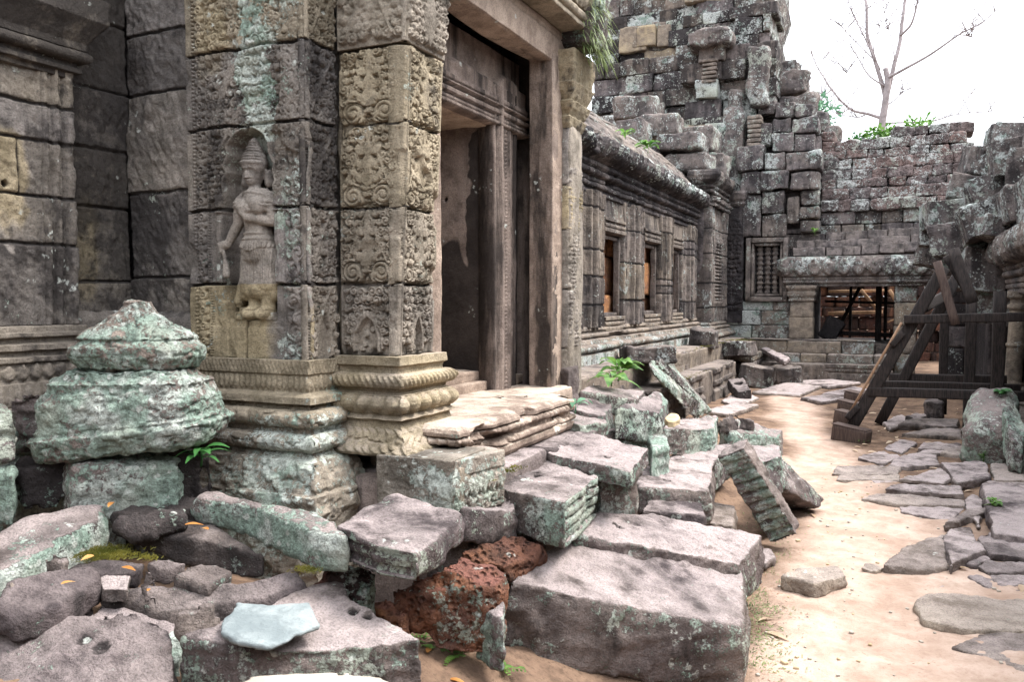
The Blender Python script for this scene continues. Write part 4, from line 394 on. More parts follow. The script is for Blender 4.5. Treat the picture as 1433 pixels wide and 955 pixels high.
 {'name': 'stone_block', 'label': 'dark cubic stone under the timber prop', 'cat': 'stone block', 'T': [(0.382, 12.437, 0.28), (0.464, 12.833, 0.3), (0.64, 12.822, 0.3), (0.611, 12.205, 0.28)], 'B': [(0.382, 12.437, 0.0), (0.464, 12.833, 0.02), (0.64, 12.822, 0.02), (0.611, 12.205, 0.0)], 'mat': 'stone', 'tone': 0.012527649107080041, 'lich': 0, 'dark': 0.5809137305633458, 'wear': 0.1, 'amp': 1.0, 'rnd': 3, 'vox': 0.014, 'holes': [], 'hr': 0.016, 'group': None, 'rid': None},
 {'name': 'stone_chip', 'label': 'low dark stone beside the cubic one under the prop', 'cat': 'stone fragment', 'T': [(0.173, 12.152, 0.1), (0.326, 12.525, 0.13), (0.475, 12.52, 0.1), (0.317, 12.08, 0.08)], 'B': [(0.173, 12.152, -0.02), (0.326, 12.525, 0.01), (0.475, 12.52, -0.02), (0.317, 12.08, -0.04)], 'mat': 'stone', 'tone': 0.25492893477854484, 'lich': 0, 'dark': 0.5217377418827883, 'wear': 0.8, 'amp': 1.0, 'rnd': 3, 'vox': 0.014, 'holes': [], 'hr': 0.016, 'group': None, 'rid': None},
 {'name': 'paving_slab', 'label': 'mossy shelf slab under the timber prop', 'cat': 'paving slab', 'T': [(0.068, 11.615, 0.08), (0.275, 12.126, 0.1), (0.788, 12.064, 0.12), (0.72, 11.451, 0.09)], 'B': [(0.068, 11.615, -0.02), (0.275, 12.126, 0.0), (0.788, 12.064, 0.02), (0.72, 11.451, -0.01)], 'mat': 'stone', 'tone': 0.4510483511023704, 'lich': 0.0, 'dark': 0.5117889226482153, 'wear': 0.5, 'amp': 1.0, 'rnd': 3, 'vox': 0.014, 'holes': [], 'hr': 0.016, 'group': None, 'rid': None},
 {'name': 'paving_slab', 'label': 'flat slab with leaf litter in front of the mossy shelf', 'cat': 'paving slab', 'T': [(0.113, 10.962, 0.05), (0.415, 11.257, 0.08), (0.762, 11.276, 0.1), (0.735, 10.839, 0.06)], 'B': [(0.113, 10.962, -0.02), (0.415, 11.257, 0.01), (0.762, 11.276, 0.03), (0.735, 10.839, -0.01)], 'mat': 'stone', 'tone': 0.4363683384689344, 'lich': 0.0, 'dark': 0.4556278120830056, 'wear': 0.6, 'amp': 1.0, 'rnd': 3, 'vox': 0.014, 'holes': [], 'hr': 0.016, 'group': None, 'rid': None},
 {'name': 'flagstone', 'label': 'broad flagstone before the corner of the far steps', 'cat': 'flagstone', 'T': [(-2.224, 14.769, 0.06), (-1.876, 16.728, 0.06), (-1.194, 16.305, 0.06), (-1.411, 14.664, 0.06)], 'B': [(-2.224, 14.769, -0.02), (-1.876, 16.728, -0.02), (-1.194, 16.305, -0.02), (-1.411, 14.664, -0.02)], 'mat': 'stone', 'tone': 0.4528951869778715, 'lich': 0.05, 'dark': 0.17804009790640934, 'wear': 1, 'amp': 0.7, 'rnd': 3, 'vox': 0.018, 'holes': [], 'hr': 0.016, 'group': None, 'rid': None},
 {'name': 'flagstone', 'label': 'grey flagstone below the far doorway', 'cat': 'flagstone', 'T': [(-1.791, 16.922, 0.06), (-1.174, 17.856, 0.06), (-0.555, 17.338, 0.06), (-1.064, 16.225, 0.06)], 'B': [(-1.791, 16.922, -0.02), (-1.174, 17.856, -0.02), (-0.555, 17.338, -0.02), (-1.064, 16.225, -0.02)], 'mat': 'stone', 'tone': 0.23937440070894123, 'lich': 0.05, 'dark': 0.04108004380588941, 'wear': 1, 'amp': 0.7, 'rnd': 3, 'vox': 0.018, 'holes': [], 'hr': 0.016, 'group': None, 'rid': None},
 {'name': 'flagstone', 'label': 'flagstone between the doorway and the timber prop', 'cat': 'flagstone', 'T': [(-1.099, 15.045, 0.06), (-0.645, 16.419, 0.06), (-0.392, 15.997, 0.06), (-0.639, 14.904, 0.06)], 'B': [(-1.099, 15.045, -0.02), (-0.645, 16.419, -0.02), (-0.392, 15.997, -0.02), (-0.639, 14.904, -0.02)], 'mat': 'stone', 'tone': 0.1856179661213504, 'lich': 0.05, 'dark': 0.04695601597295968, 'wear': 1, 'amp': 0.7, 'rnd': 3, 'vox': 0.018, 'holes': [], 'hr': 0.016, 'group': None, 'rid': None},
 {'name': 'flagstone', 'label': 'flagstone by the hollow stone', 'cat': 'flagstone', 'T': [(-2.464, 13.296, 0.06), (-2.475, 15.035, 0.06), (-1.985, 13.945, 0.06), (-2.105, 12.493, 0.06)], 'B': [(-2.464, 13.296, -0.02), (-2.475, 15.035, -0.02), (-1.985, 13.945, -0.02), (-2.105, 12.493, -0.02)], 'mat': 'stone', 'tone': 0.406061913758894, 'lich': 0.05, 'dark': 0.11349865143849062, 'wear': 1, 'amp': 0.7, 'rnd': 3, 'vox': 0.018, 'holes': [], 'hr': 0.016, 'group': None, 'rid': None},
 {'name': 'flagstone', 'label': 'long low flagstone in front of the slanting slab', 'cat': 'flagstone', 'T': [(-2.472, 11.971, 0.06), (-2.278, 12.881, 0.06), (-1.847, 12.984, 0.06), (-2.062, 11.666, 0.06)], 'B': [(-2.472, 11.971, -0.02), (-2.278, 12.881, -0.02), (-1.847, 12.984, -0.02), (-2.062, 11.666, -0.02)], 'mat': 'stone', 'tone': 0.44469694455433856, 'lich': 0.05, 'dark': 0.04394577576386632, 'wear': 1, 'amp': 0.7, 'rnd': 3, 'vox': 0.018, 'holes': [], 'hr': 0.016, 'group': None, 'rid': None},
 {'name': 'flagstone', 'label': 'sand swept flagstone in the far path', 'cat': 'flagstone', 'T': [(-1.368, 14.23, 0.06), (-0.972, 14.866, 0.06), (-0.672, 14.442, 0.06), (-1.003, 13.766, 0.06)], 'B': [(-1.368, 14.23, -0.02), (-0.972, 14.866, -0.02), (-0.672, 14.442, -0.02), (-1.003, 13.766, -0.02)], 'mat': 'stone', 'tone': 0.26139491724215114, 'lich': 0.05, 'dark': 0.05788594713965014, 'wear': 1, 'amp': 0.7, 'rnd': 3, 'vox': 0.018, 'holes': [], 'hr': 0.016, 'group': None, 'rid': None},
 {'name': 'paving_slab', 'label': 'small pointed paving stone left of the large tilted slab', 'cat': 'paving slab', 'T': [(0.54, 7.421, 0.06), (0.623, 7.728, 0.06), (0.675, 7.483, 0.06), (0.576, 6.63, 0.06), (0.529, 7.117, 0.06)], 'B': [(0.54, 7.421, 0.01), (0.623, 7.728, 0.01), (0.675, 7.483, 0.01), (0.576, 6.63, 0.01), (0.529, 7.117, 0.01)], 'mat': 'stone', 'tone': 0.20825721928352778, 'lich': 0.03, 'dark': 0.36006760075366373, 'wear': 0.9, 'amp': 1.0, 'rnd': 3, 'vox': 0.014, 'holes': [], 'hr': 0.016, 'group': None, 'rid': None},
 {'name': 'paving_slab', 'label': 'half buried slab in front of the long pale paving slab', 'cat': 'paving slab', 'T': [(0.056, 7.273, 0.02), (0.534, 7.317, 0.02), (0.41, 6.865, 0.02), (0.085, 6.989, 0.02)], 'B': [(0.056, 7.273, -0.02), (0.534, 7.317, -0.02), (0.41, 6.865, -0.02), (0.085, 6.989, -0.02)], 'mat': 'stone', 'tone': 0.13775753438380436, 'lich': 0.03, 'dark': 0.19116822815243723, 'wear': 0.9, 'amp': 1.0, 'rnd': 3, 'vox': 0.014, 'holes': [], 'hr': 0.016, 'group': None, 'rid': None},
 {'name': 'paving_slab', 'label': 'flat slab left of the lens shaped stone', 'cat': 'paving slab', 'T': [(-0.313, 9.18, 0.03), (-0.077, 9.737, 0.03), (0.102, 9.371, 0.03), (-0.074, 8.881, 0.03)], 'B': [(-0.313, 9.18, -0.02), (-0.077, 9.737, -0.02), (0.102, 9.371, -0.02), (-0.074, 8.881, -0.02)], 'mat': 'stone', 'tone': 0.1610269238215203, 'lich': 0.03, 'dark': 0.1761919516992022, 'wear': 0.9, 'amp': 1.0, 'rnd': 3, 'vox': 0.014, 'holes': [], 'hr': 0.016, 'group': None, 'rid': None},
 {'name': 'paving_slab', 'label': 'narrow stone strip behind the holed slab', 'cat': 'paving slab', 'T': [(0.644, 9.423, 0.05), (0.895, 9.622, 0.05), (0.901, 9.419, 0.05), (0.66, 9.188, 0.05)], 'B': [(0.644, 9.423, 0.0), (0.895, 9.622, -0.0), (0.901, 9.419, 0.0), (0.66, 9.188, 0.0)], 'mat': 'stone', 'tone': 0.3448601929802362, 'lich': 0.03, 'dark': 0.16753802818720803, 'wear': 0.9, 'amp': 1.0, 'rnd': 3, 'vox': 0.014, 'holes': [], 'hr': 0.016, 'group': None, 'rid': None},
 {'name': 'paving_slab', 'label': 'dark slab between the holed slab and the large tilted slab', 'cat': 'paving slab', 'T': [(0.803, 8.349, 0.06), (1.17, 8.519, 0.06), (1.095, 7.946, 0.06), (0.976, 8.241, 0.06), (0.749, 8.229, 0.06)], 'B': [(0.803, 8.349, 0.0), (1.17, 8.519, 0.0), (1.095, 7.946, 0.0), (0.976, 8.241, 0.0), (0.749, 8.229, 0.0)], 'mat': 'stone', 'tone': 0.3227495287027514, 'lich': 0.03, 'dark': 0.3498137115639857, 'wear': 0.9, 'amp': 1.0, 'rnd': 3, 'vox': 0.014, 'holes': [], 'hr': 0.016, 'group': None, 'rid': None},
 {'name': 'paving_slab', 'label': 'low slab between the lens shaped stone and the bulging one', 'cat': 'paving slab', 'T': [(0.101, 9.256, 0.05), (0.467, 10.254, 0.05), (0.663, 9.821, 0.05), (0.47, 9.687, 0.05)], 'B': [(0.101, 9.256, -0.0), (0.467, 10.254, -0.0), (0.663, 9.821, 0.0), (0.47, 9.687, 0.0)], 'mat': 'stone', 'tone': 0.2347588746570769, 'lich': 0.03, 'dark': 0.2548771343118937, 'wear': 0.9, 'amp': 1.0, 'rnd': 3, 'vox': 0.014, 'holes': [], 'hr': 0.016, 'group': None, 'rid': None},
 {'name': 'paving_slab', 'label': 'slim worn slab left of the broken triangular one', 'cat': 'paving slab', 'T': [(-0.186, 8.226, 0.02), (0.072, 8.483, 0.02), (0.094, 8.222, 0.02), (-0.121, 7.994, 0.02)], 'B': [(-0.186, 8.226, -0.02), (0.072, 8.483, -0.02), (0.094, 8.222, -0.02), (-0.121, 7.994, -0.02)], 'mat': 'stone', 'tone': 0.3251781608640797, 'lich': 0.03, 'dark': 0.3419534021190838, 'wear': 0.9, 'amp': 1.0, 'rnd': 3, 'vox': 0.014, 'holes': [], 'hr': 0.016, 'group': None, 'rid': None},
 {'name': 'paving_slab', 'label': 'small wedge stone behind the kerb stone', 'cat': 'paving slab', 'T': [(0.427, 5.637, 0.05), (0.549, 5.91, 0.05), (0.571, 5.81, 0.05), (0.48, 5.631, 0.05)], 'B': [(0.427, 5.637, -0.0), (0.549, 5.91, 0.0), (0.571, 5.81, 0.0), (0.48, 5.631, 0.0)], 'mat': 'stone', 'tone': 0.14531738686806644, 'lich': 0.03, 'dark': 0.30416373920652107, 'wear': 0.9, 'amp': 1.0, 'rnd': 3, 'vox': 0.014, 'holes': [], 'hr': 0.016, 'group': None, 'rid': None},
 {'name': 'paving_slab', 'label': 'flat flake on the sand below the squarish block', 'cat': 'paving slab', 'T': [(0.22, 5.426, 0.015), (0.418, 5.603, 0.015), (0.444, 5.447, 0.015), (0.268, 5.232, 0.015)], 'B': [(0.22, 5.426, -0.015), (0.418, 5.603, -0.015), (0.444, 5.447, -0.015), (0.268, 5.232, -0.015)], 'mat': 'stone', 'tone': 0.3321565413532044, 'lich': 0.03, 'dark': 0.20047765657132102, 'wear': 0.9, 'amp': 1.0, 'rnd': 3, 'vox': 0.014, 'holes': [], 'hr': 0.016, 'group': None, 'rid': None},
 {'name': 'paving_slab', 'label': 'cracked dark flat stone at the right edge', 'cat': 'paving slab', 'T': [(0.542, 5.526, 0.03), (0.798, 5.7, 0.03), (0.767, 5.468, 0.03), (0.577, 5.328, 0.03)], 'B': [(0.542, 5.526, -0.01), (0.798, 5.7, -0.01), (0.767, 5.468, -0.01), (0.577, 5.328, -0.01)], 'mat': 'stone', 'tone': 0.15286676536020435, 'lich': 0.03, 'dark': 0.2811131158133021, 'wear': 0.9, 'amp': 1.0, 'rnd': 3, 'vox': 0.014, 'holes': [], 'hr': 0.016, 'group': None, 'rid': None},
 {'name': 'paving_slab', 'label': 'brown stone in the shade of the leaning grooved beam', 'cat': 'paving slab', 'T': [(-0.748, 5.292, 0.06), (-0.708, 5.476, 0.06), (-0.637, 5.264, 0.06), (-0.677, 5.092, 0.06)], 'B': [(-0.748, 5.292, 0.0), (-0.708, 5.476, 0.0), (-0.637, 5.264, 0.0), (-0.677, 5.092, 0.0)], 'mat': 'stone', 'tone': 0.2307581749166208, 'lich': 0.03, 'dark': 0.26886251820197743, 'wear': 0.9, 'amp': 1.0, 'rnd': 3, 'vox': 0.014, 'holes': [], 'hr': 0.016, 'group': None, 'rid': None},
 {'name': 'paving_slab', 'label': 'rough slab beside the prop foot blocks', 'cat': 'paving slab', 'T': [(-0.111, 11.969, 0.04), (0.127, 12.836, 0.04), (0.234, 12.128, 0.04), (-0.022, 11.337, 0.04)], 'B': [(-0.111, 11.969, -0.02), (0.127, 12.836, -0.02), (0.234, 12.128, -0.02), (-0.022, 11.337, -0.02)], 'mat': 'stone', 'tone': 0.3250993974729528, 'lich': 0.03, 'dark': 0.2881136483583846, 'wear': 0.9, 'amp': 1.0, 'rnd': 3, 'vox': 0.014, 'holes': [], 'hr': 0.016, 'group': None, 'rid': None},
 {'name': 'pebble', 'label': 'round tan pebble resting on a slab', 'cat': 'pebble', 'T': [(-1.411, 5.541, 0.845), (-1.41, 5.698, 0.86), (-1.356, 5.683, 0.86), (-1.313, 5.587, 0.84), (-1.325, 5.472, 0.835), (-1.369, 5.452, 0.835)], 'B': [(-1.411, 5.541, 0.8), (-1.41, 5.698, 0.815), (-1.356, 5.683, 0.815), (-1.313, 5.587, 0.795), (-1.325, 5.472, 0.79), (-1.369, 5.452, 0.79)], 'mat': 'tan', 'tone': 0.1, 'lich': 0.45, 'dark': 0.35, 'wear': 0.8, 'amp': 0.5, 'rnd': 2, 'vox': 0.007, 'holes': [], 'hr': 0.016, 'group': None, 'rid': None},
 {'name': 'stone_block', 'label': 'fallen cut stone tipped over the sill of the far doorway', 'cat': 'stone block', 'T': [(-0.758, 19.208, 0.7), (-0.724, 19.79, 0.72), (-0.151, 20.47, 0.62), (-0.169, 19.422, 0.58)], 'B': [(-0.758, 19.208, 0.52), (-0.724, 19.79, 0.54), (-0.151, 20.47, 0.44), (-0.169, 19.422, 0.4)], 'mat': 'stone', 'tone': 0.0, 'lich': 0.5, 'dark': 0.26458000172682145, 'wear': 0.8, 'amp': 1.0, 'rnd': 3, 'vox': 0.02, 'holes': [], 'hr': 0.016, 'group': None, 'rid': None},
]
TREE = [([(-0.51, 30.0, 7.16), (-0.46, 30.0, 7.73), (-0.37, 30.0, 8.65), (-0.41, 30.0, 9.23)], 0.13, 0.08), ([(-0.46, 30.0, 7.73), (-0.33, 30.0, 8.53), (-0.16, 30.0, 9.43), (-0.01, 30.0, 10.21), (0.1, 30.0, 11.33), (0.13, 30.0, 11.89)], 0.085, 0.04), ([(-0.01, 30.0, 10.21), (0.3, 30.0, 10.5), (0.45, 30.0, 11.05), (0.46, 30.0, 11.61)], 0.045, 0.02), ([(-0.46, 30.0, 7.73), (-0.43, 30.0, 8.38), (-0.73, 30.0, 9.49), (-0.99, 30.0, 10.45), (-1.07, 30.0, 11.5), (-1.15, 30.0, 11.97)], 0.08, 0.035), ([(-0.73, 30.0, 9.49), (-1.19, 30.0, 10.59), (-1.76, 30.0, 11.83)], 0.03, 0.012), ([(-0.38, 30.0, 8.88), (0.06, 30.0, 9.06), (0.84, 30.0, 9.42), (1.64, 30.0, 9.88), (2.22, 30.0, 10.09), (2.7, 30.0, 10.46)], 0.055, 0.012), ([(-0.52, 30.0, 7.62), (-0.92, 30.0, 7.82), (-1.47, 30.0, 8.06), (-2.03, 30.0, 8.71), (-2.38, 30.0, 9.34), (-2.66, 30.0, 9.84), (-2.85, 30.0, 10.34)], 0.055, 0.012), ([(-2.03, 30.0, 8.71), (-2.32, 30.0, 8.5), (-2.36, 30.0, 8.15)], 0.02, 0.01), ([(-0.44, 30.0, 8.65), (-0.94, 30.0, 9.06), (-1.28, 30.0, 9.68), (-1.51, 30.0, 10.22)], 0.03, 0.01), ([(-1.28, 30.0, 9.68), (-1.6, 30.0, 9.25)], 0.015, 0.008), ([(-0.58, 30.0, 9.18), (-0.8, 30.0, 9.85), (-0.6, 30.0, 10.51), (-0.38, 30.0, 11.17)], 0.02, 0.01), ([(-0.16, 30.0, 9.43), (-0.26, 30.0, 10.12), (-0.44, 30.0, 10.72)], 0.02, 0.008), ([(1.64, 30.0, 9.88), (1.87, 30.0, 10.0), (2.07, 30.0, 9.89)], 0.01, 0.006), ([(-0.46, 30.0, 7.45), (0.89, 30.0, 7.34), (1.69, 30.0, 7.44), (2.58, 30.0, 7.41)], 0.03, 0.008), ([(-1.47, 30.0, 8.06), (-1.8, 30.0, 7.9), (-2.13, 30.0, 8.13), (-2.3, 30.0, 8.85)], 0.02, 0.008), ([(-0.73, 30.0, 9.49), (-1.06, 30.0, 9.88), (-1.74, 30.0, 10.71), (-1.78, 30.0, 10.77)], 0.02, 0.008), ([(-0.92, 30.0, 7.82), (-1.24, 30.0, 7.69), (-1.91, 30.0, 7.87)], 0.03, 0.01), ([(-0.45, 30.0, 7.96), (-0.07, 30.0, 8.27), (0.28, 30.0, 8.69)], 0.025, 0.008)]
LITTER = {'left': [(-2.386, 2.3, 0.8), (-2.28, 2.245, 0.81), (-2.711, 2.2, 0.865), (-2.535, 1.957, 0.75), (-2.359, 1.979, 0.73), (-2.248, 1.954, 0.68), (-2.311, 1.717, 0.77), (-1.385, 2.535, None), (-1.33, 2.516, None), (-1.292, 2.503, None), (-1.549, 2.613, None)], 'right': [(0.5, 8.51, None), (0.583, 8.45, None), (0.608, 8.002, None), (0.398, 8.882, None), (0.476, 9.805, None), (0.568, 9.759, None), (0.704, 9.822, None), (0.036, 8.642, None), (0.059, 10.866, None), (0.343, 5.618, None), (0.38, 5.591, None), (0.579, 5.641, None), (0.683, 5.344, None), (-0.559, 4.317, None), (-0.481, 4.136, None), (-0.751, 5.262, None), (-0.064, 11.599, None), (-0.158, 12.245, None), (0.146, 11.828, None), (0.46, 12.531, None), (0.598, 11.003, None), (-0.653, 6.83, None), (-0.525, 6.582, None), (0.961, 9.445, None), (1.076, 9.657, None), (0.207, 7.328, None), (0.293, 7.577, None), (0.527, 6.011, None), (0.543, 10.389, None), (-0.247, 10.586, None), (0.732, 11.566, None), (-0.159, 12.729, None), (-0.14, 11.341, None), (0.374, 13.09, None), (0.493, 10.502, None), (-0.032, 11.31, None), (-0.147, 11.012, None), (0.13, 10.52, None), (0.253, 10.65, None), (0.139, 13.21, None), (0.175, 13.753, None), (-0.141, 13.622, None), (-0.312, 11.727, None), (0.844, 13.226, None), (0.016, 10.086, None), (0.19, 10.176, None), (-0.171, 9.602, None), (0.383, 11.014, None), (0.577, 9.816, None), (-0.268, 13.071, None), (0.864, 13.728, None), (0.597, 9.842, None), (0.484, 12.741, None), (0.033, 10.055, None), (0.412, 9.693, None), (0.313, 9.708, None), (-0.257, 10.067, None), (0.229, 10.766, None), (0.205, 9.965, None), (-0.352, 9.634, None), (-0.373, 12.425, None), (0.277, 11.91, None), (0.222, 11.685, None), (0.272, 13.091, None), (-0.021, 10.312, None), (0.374, 10.554, None), (0.379, 12.463, None), (-0.186, 12.076, None), (0.127, 10.859, None), (0.038, 11.886, None), (0.352, 11.494, None), (-0.331, 9.832, None), (0.069, 10.635, None)], 'moss': [(-2.657, 2.07, 0.72, 0.07, 0.03, 160), (-2.615, 2.117, 0.72, 0.06, 0.025, 120), (-2.347, 2.044, 0.755, 0.02, 0.01, 20), (-1.828, 2.257, 0.72, 0.02, 0.01, 30), (-2.95, 14.8, 0.85, 0.05, 0.8, 120), (-2.66, 12.0, 0.54, 0.04, 0.9, 60), (-2.85, 16.9, 0.85, 0.15, 0.3, 120), (-1.42, 3.95, 0.62, 0.04, 0.06, 60), (-1.6, 3.32, 0.87, 0.02, 0.1, 40)]}

# ---------------------------------------------------------------- loose stones (each one an object)
def build_stones():
    tmp = []
    for s in STONES:
        T = np.array(s['T']); B = np.array(s['B']); n = len(T)
        # a turned edge halfway down gives the sides a little belly
        c = (T.mean(0) + B.mean(0)) / 2
        Mid = (T + B) / 2 + (((T + B) / 2 - c) * np.array([.035, .035, 0]))
        V = np.concatenate([T, Mid, B]); area = sum(T[i][0]*T[(i+1) % n][1] - T[(i+1) % n][0]*T[i][1] for i in range(n))
        o = list(range(n)) if area > 0 else list(range(n))[::-1]
        F = [tuple(o), tuple(2*n + i for i in o[::-1])]
        for k in range(2):
            for i in range(n):
                a, b = o[i], o[(i+1) % n]; F.append((k*n + a, (k+1)*n + a, (k+1)*n + b, k*n + b))
        m = bpy.data.meshes.new('t'); m.from_pydata([tuple(v) for v in V], [], F)
        ob = bpy.data.objects.new('t', m); COL.objects.link(ob)
        md = ob.modifiers.new('r', 'REMESH'); md.mode = 'VOXEL'; md.voxel_size = s['vox']; md.adaptivity = 0
        tmp.append((s, ob))
    bpy.context.view_layer.update(); dg = bpy.context.evaluated_depsgraph_get()
    out = []
    for s, ob in tmp:
        me = ob.evaluated_get(dg).to_mesh()
        V = np.empty(len(me.vertices) * 3, np.float64); me.vertices.foreach_get('co', V); V = V.reshape(-1, 3)
        lt = np.empty(len(me.polygons), np.int32); me.polygons.foreach_get('loop_total', lt)
        lv = np.empty(len(me.loops), np.int32); me.loops.foreach_get('vertex_index', lv)
        F = lv.reshape(-1, 4) if (lt == 4).all() else None
        assert F is not None and len(V), s['label']
        ob.evaluated_get(dg).to_mesh_clear(); out.append((s, V, F))
    for s, ob in tmp: m = ob.data; bpy.data.objects.remove(ob); bpy.data.meshes.remove(m)
    return out
def adj(F):
    E = np.concatenate([F[:, [0, 1]], F[:, [1, 2]], F[:, [2, 3]], F[:, [3, 0]]]); return np.concatenate([E, E[:, ::-1]])
def laplace(V, E, it, lam=.5):
    n = len(V); cnt = np.maximum(np.bincount(E[:, 0], minlength=n), 1)[:, None]
    for _ in range(it):
        S = np.stack([np.bincount(E[:, 0], V[E[:, 1], k], n) for k in range(3)], 1) / cnt
        V = V + lam * (S - V)
    return V
def vnormals(V, F):
    n = np.cross(V[F[:, 2]] - V[F[:, 0]], V[F[:, 3]] - V[F[:, 1]]); N = np.zeros_like(V)
    for k in range(4):
        for c in range(3): N[:, c] += np.bincount(F[:, k], n[:, c], len(V))
    return N / np.maximum(np.linalg.norm(N, axis=1, keepdims=True), 1e-12)
def roughen(V, F, amp, seed, lay=1.0):
    N = vnormals(V, F); side = 1 - np.abs(N[:, 2])
    d = .012 * fbm(V, 3.2, 3, seed) + .008 * fbm(V, 11, 3, seed + 5) + .0035 * fbm(V, 34, 2, seed + 9)
    L = V * np.array([3.0, 3.0, 34.0]); d = d + lay * .005 * side * vnoise(L + .6 * fbm(V, 4, 2, seed)[:, None], seed + 3)
    chip = sst(.25, .75, fbm(V, 6.5, 3, seed + 11)); d = d - .012 * chip * side
    return V + N * (amp * d)[:, None]
def worm(V, sc, seed):
    a = fbm(V, sc, 3, seed); return np.exp(-(a/.16)**2)
def finish_stone(i, s, V, F):
    E = adj(F); W = laplace(V, E, max(1, s['rnd']-1))
    curv = np.linalg.norm(W - V, axis=1)
    V = laplace(W, E, 6) if s['rnd'] > 5 else W
    # broken arrises: edges are knocked back here and there
    N = vnormals(V, F); edge = sst(.002, .006, curv); kn = sst(.0, .7, fbm(V, 4.5, 3, i + 77))
    V = V - N * (edge * kn * .012 * s['amp'])[:, None]
    if s['mat'] not in ('tan', 'slate') and s['cat'] != 'boulder':                # fractures: flat chips struck off the arrises
        rg = np.random.RandomState(i + 5); size = np.ptp(V, 0); sc = float(np.clip(np.sort(size)[1], .08, .6)); cand = np.where(edge > .5)[0]
        for _ in range(int(10 + 14 * sc) if len(cand) else 0):
            k = cand[rg.randint(len(cand))]; nrm = N[k] + rg.normal(0, .30, 3); nrm /= np.linalg.norm(nrm); q = min(1.0, np.sort(size)[0] / .2); pl = V[k] - N[k] * rg.uniform(.003, .014) * q
            dd = (V - pl) @ nrm; near = sst(1.0, .6, np.linalg.norm(V - V[k], axis=1) / (rg.uniform(.04, .16) * q))
            V = V - (np.clip(dd, 0, .022 * q) * near)[:, None] * nrm[None]
    if s['rid']:
        d, cnt = s['rid']; d = np.array(d, float); T = np.array(s['T'])
        if len(s['rid'][0]) == 3 and abs(d[2]) > 0:                      # grooves across the length of a beam
            d /= np.linalg.norm(d); q = (V - T.mean(0)) @ d; q = (q - q.min()) / (q.max() - q.min())
            nT = T.mean(0)-np.array(s['B']).mean(0); nT /= np.linalg.norm(nT); gface = sst(.5, .8, N @ nT); w = 1.5*gface if s['cat'] == 'stone beam' else sst(.25, .6, -N[:, 1]+.2)*(1-sst(.7, .95, np.abs(N @ d)))
        else:                                                            # mouldings along one side
            dd = np.array([d[0], d[1], 0]) / np.hypot(d[0], d[1]); q = (T[:, 2].max() - V[:, 2]) / (np.array(s['T'])[:, 2].mean() - np.array(s['B'])[:, 2].mean())
            w = sst(.45, .8, N @ dd)
        g = np.abs(((q * cnt) % 1.0) - .5) * 2
        V = V - N * (w * .016 * sst(.55, .95, g) + w * .02 * sst(0, 1, q) * (cnt < 6))[:, None]
    if s['mat'] == 'slate':
        up = sst(.3, .8, N[:, 2]); lay = np.round(2.2*fbm(V*np.array([1, 1.6, 0]), 5.5, 3, 3))/2.2
        V = V + np.stack([0*up, 0*up, up*.0045*lay + .0012*fbm(V, 60, 2, 4)], 1) + (1-up)[:, None]*N*(.010*fbm(V, 14, 3, 8))[:, None]
    else: V = roughen(V, F, s['amp'], i * 3 + 1, 0 if s['mat'] in ('laterite', 'tan', 'cream') else 1)
    if s['mat'] == 'laterite': V = V + vnormals(V, F) * (.008 * fbm(V, 24, 3, i))[:, None]
    if s['cat'] == 'carved stone' and not s['rid']: V = V - vnormals(V, F)*(.010*worm(V, 14, i))[:, None]
    hole = np.zeros(len(V))
    for (hx, hy, hz) in s['holes']:
        r = np.hypot(V[:, 0] - hx, V[:, 1] - hy); k = (r < s['hr'] * 1.5) & (np.abs(V[:, 2] - hz) < .12)
        dep = sst(s['hr'] * 1.25, s['hr'] * .75, r) * k; V[:, 2] -= dep * (.018 if s['cat'] == 'boulder' else .05 if s['hr'] < .04 else .16); hole = np.maximum(hole, dep)
    loc = np.array([V[:, 0].mean(), V[:, 1].mean(), V[:, 2].min()])
    if s['cat'] == 'stone beam' and s['rid']: s = dict(s, lich=s['lich']*(.25+.75*gface), wear=.5*(1-gface))
    lich = s['lich'] * np.clip(1 + .5 * fbm(V, 1.8, 2, i + 31), .2, 1.3)
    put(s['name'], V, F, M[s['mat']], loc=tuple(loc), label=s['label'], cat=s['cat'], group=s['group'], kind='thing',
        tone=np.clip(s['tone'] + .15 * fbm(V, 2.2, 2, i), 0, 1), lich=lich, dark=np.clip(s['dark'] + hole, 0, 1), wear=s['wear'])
for _i, (_s, _V, _F) in enumerate(build_stones()): finish_stone(_i, _s, _V, _F)
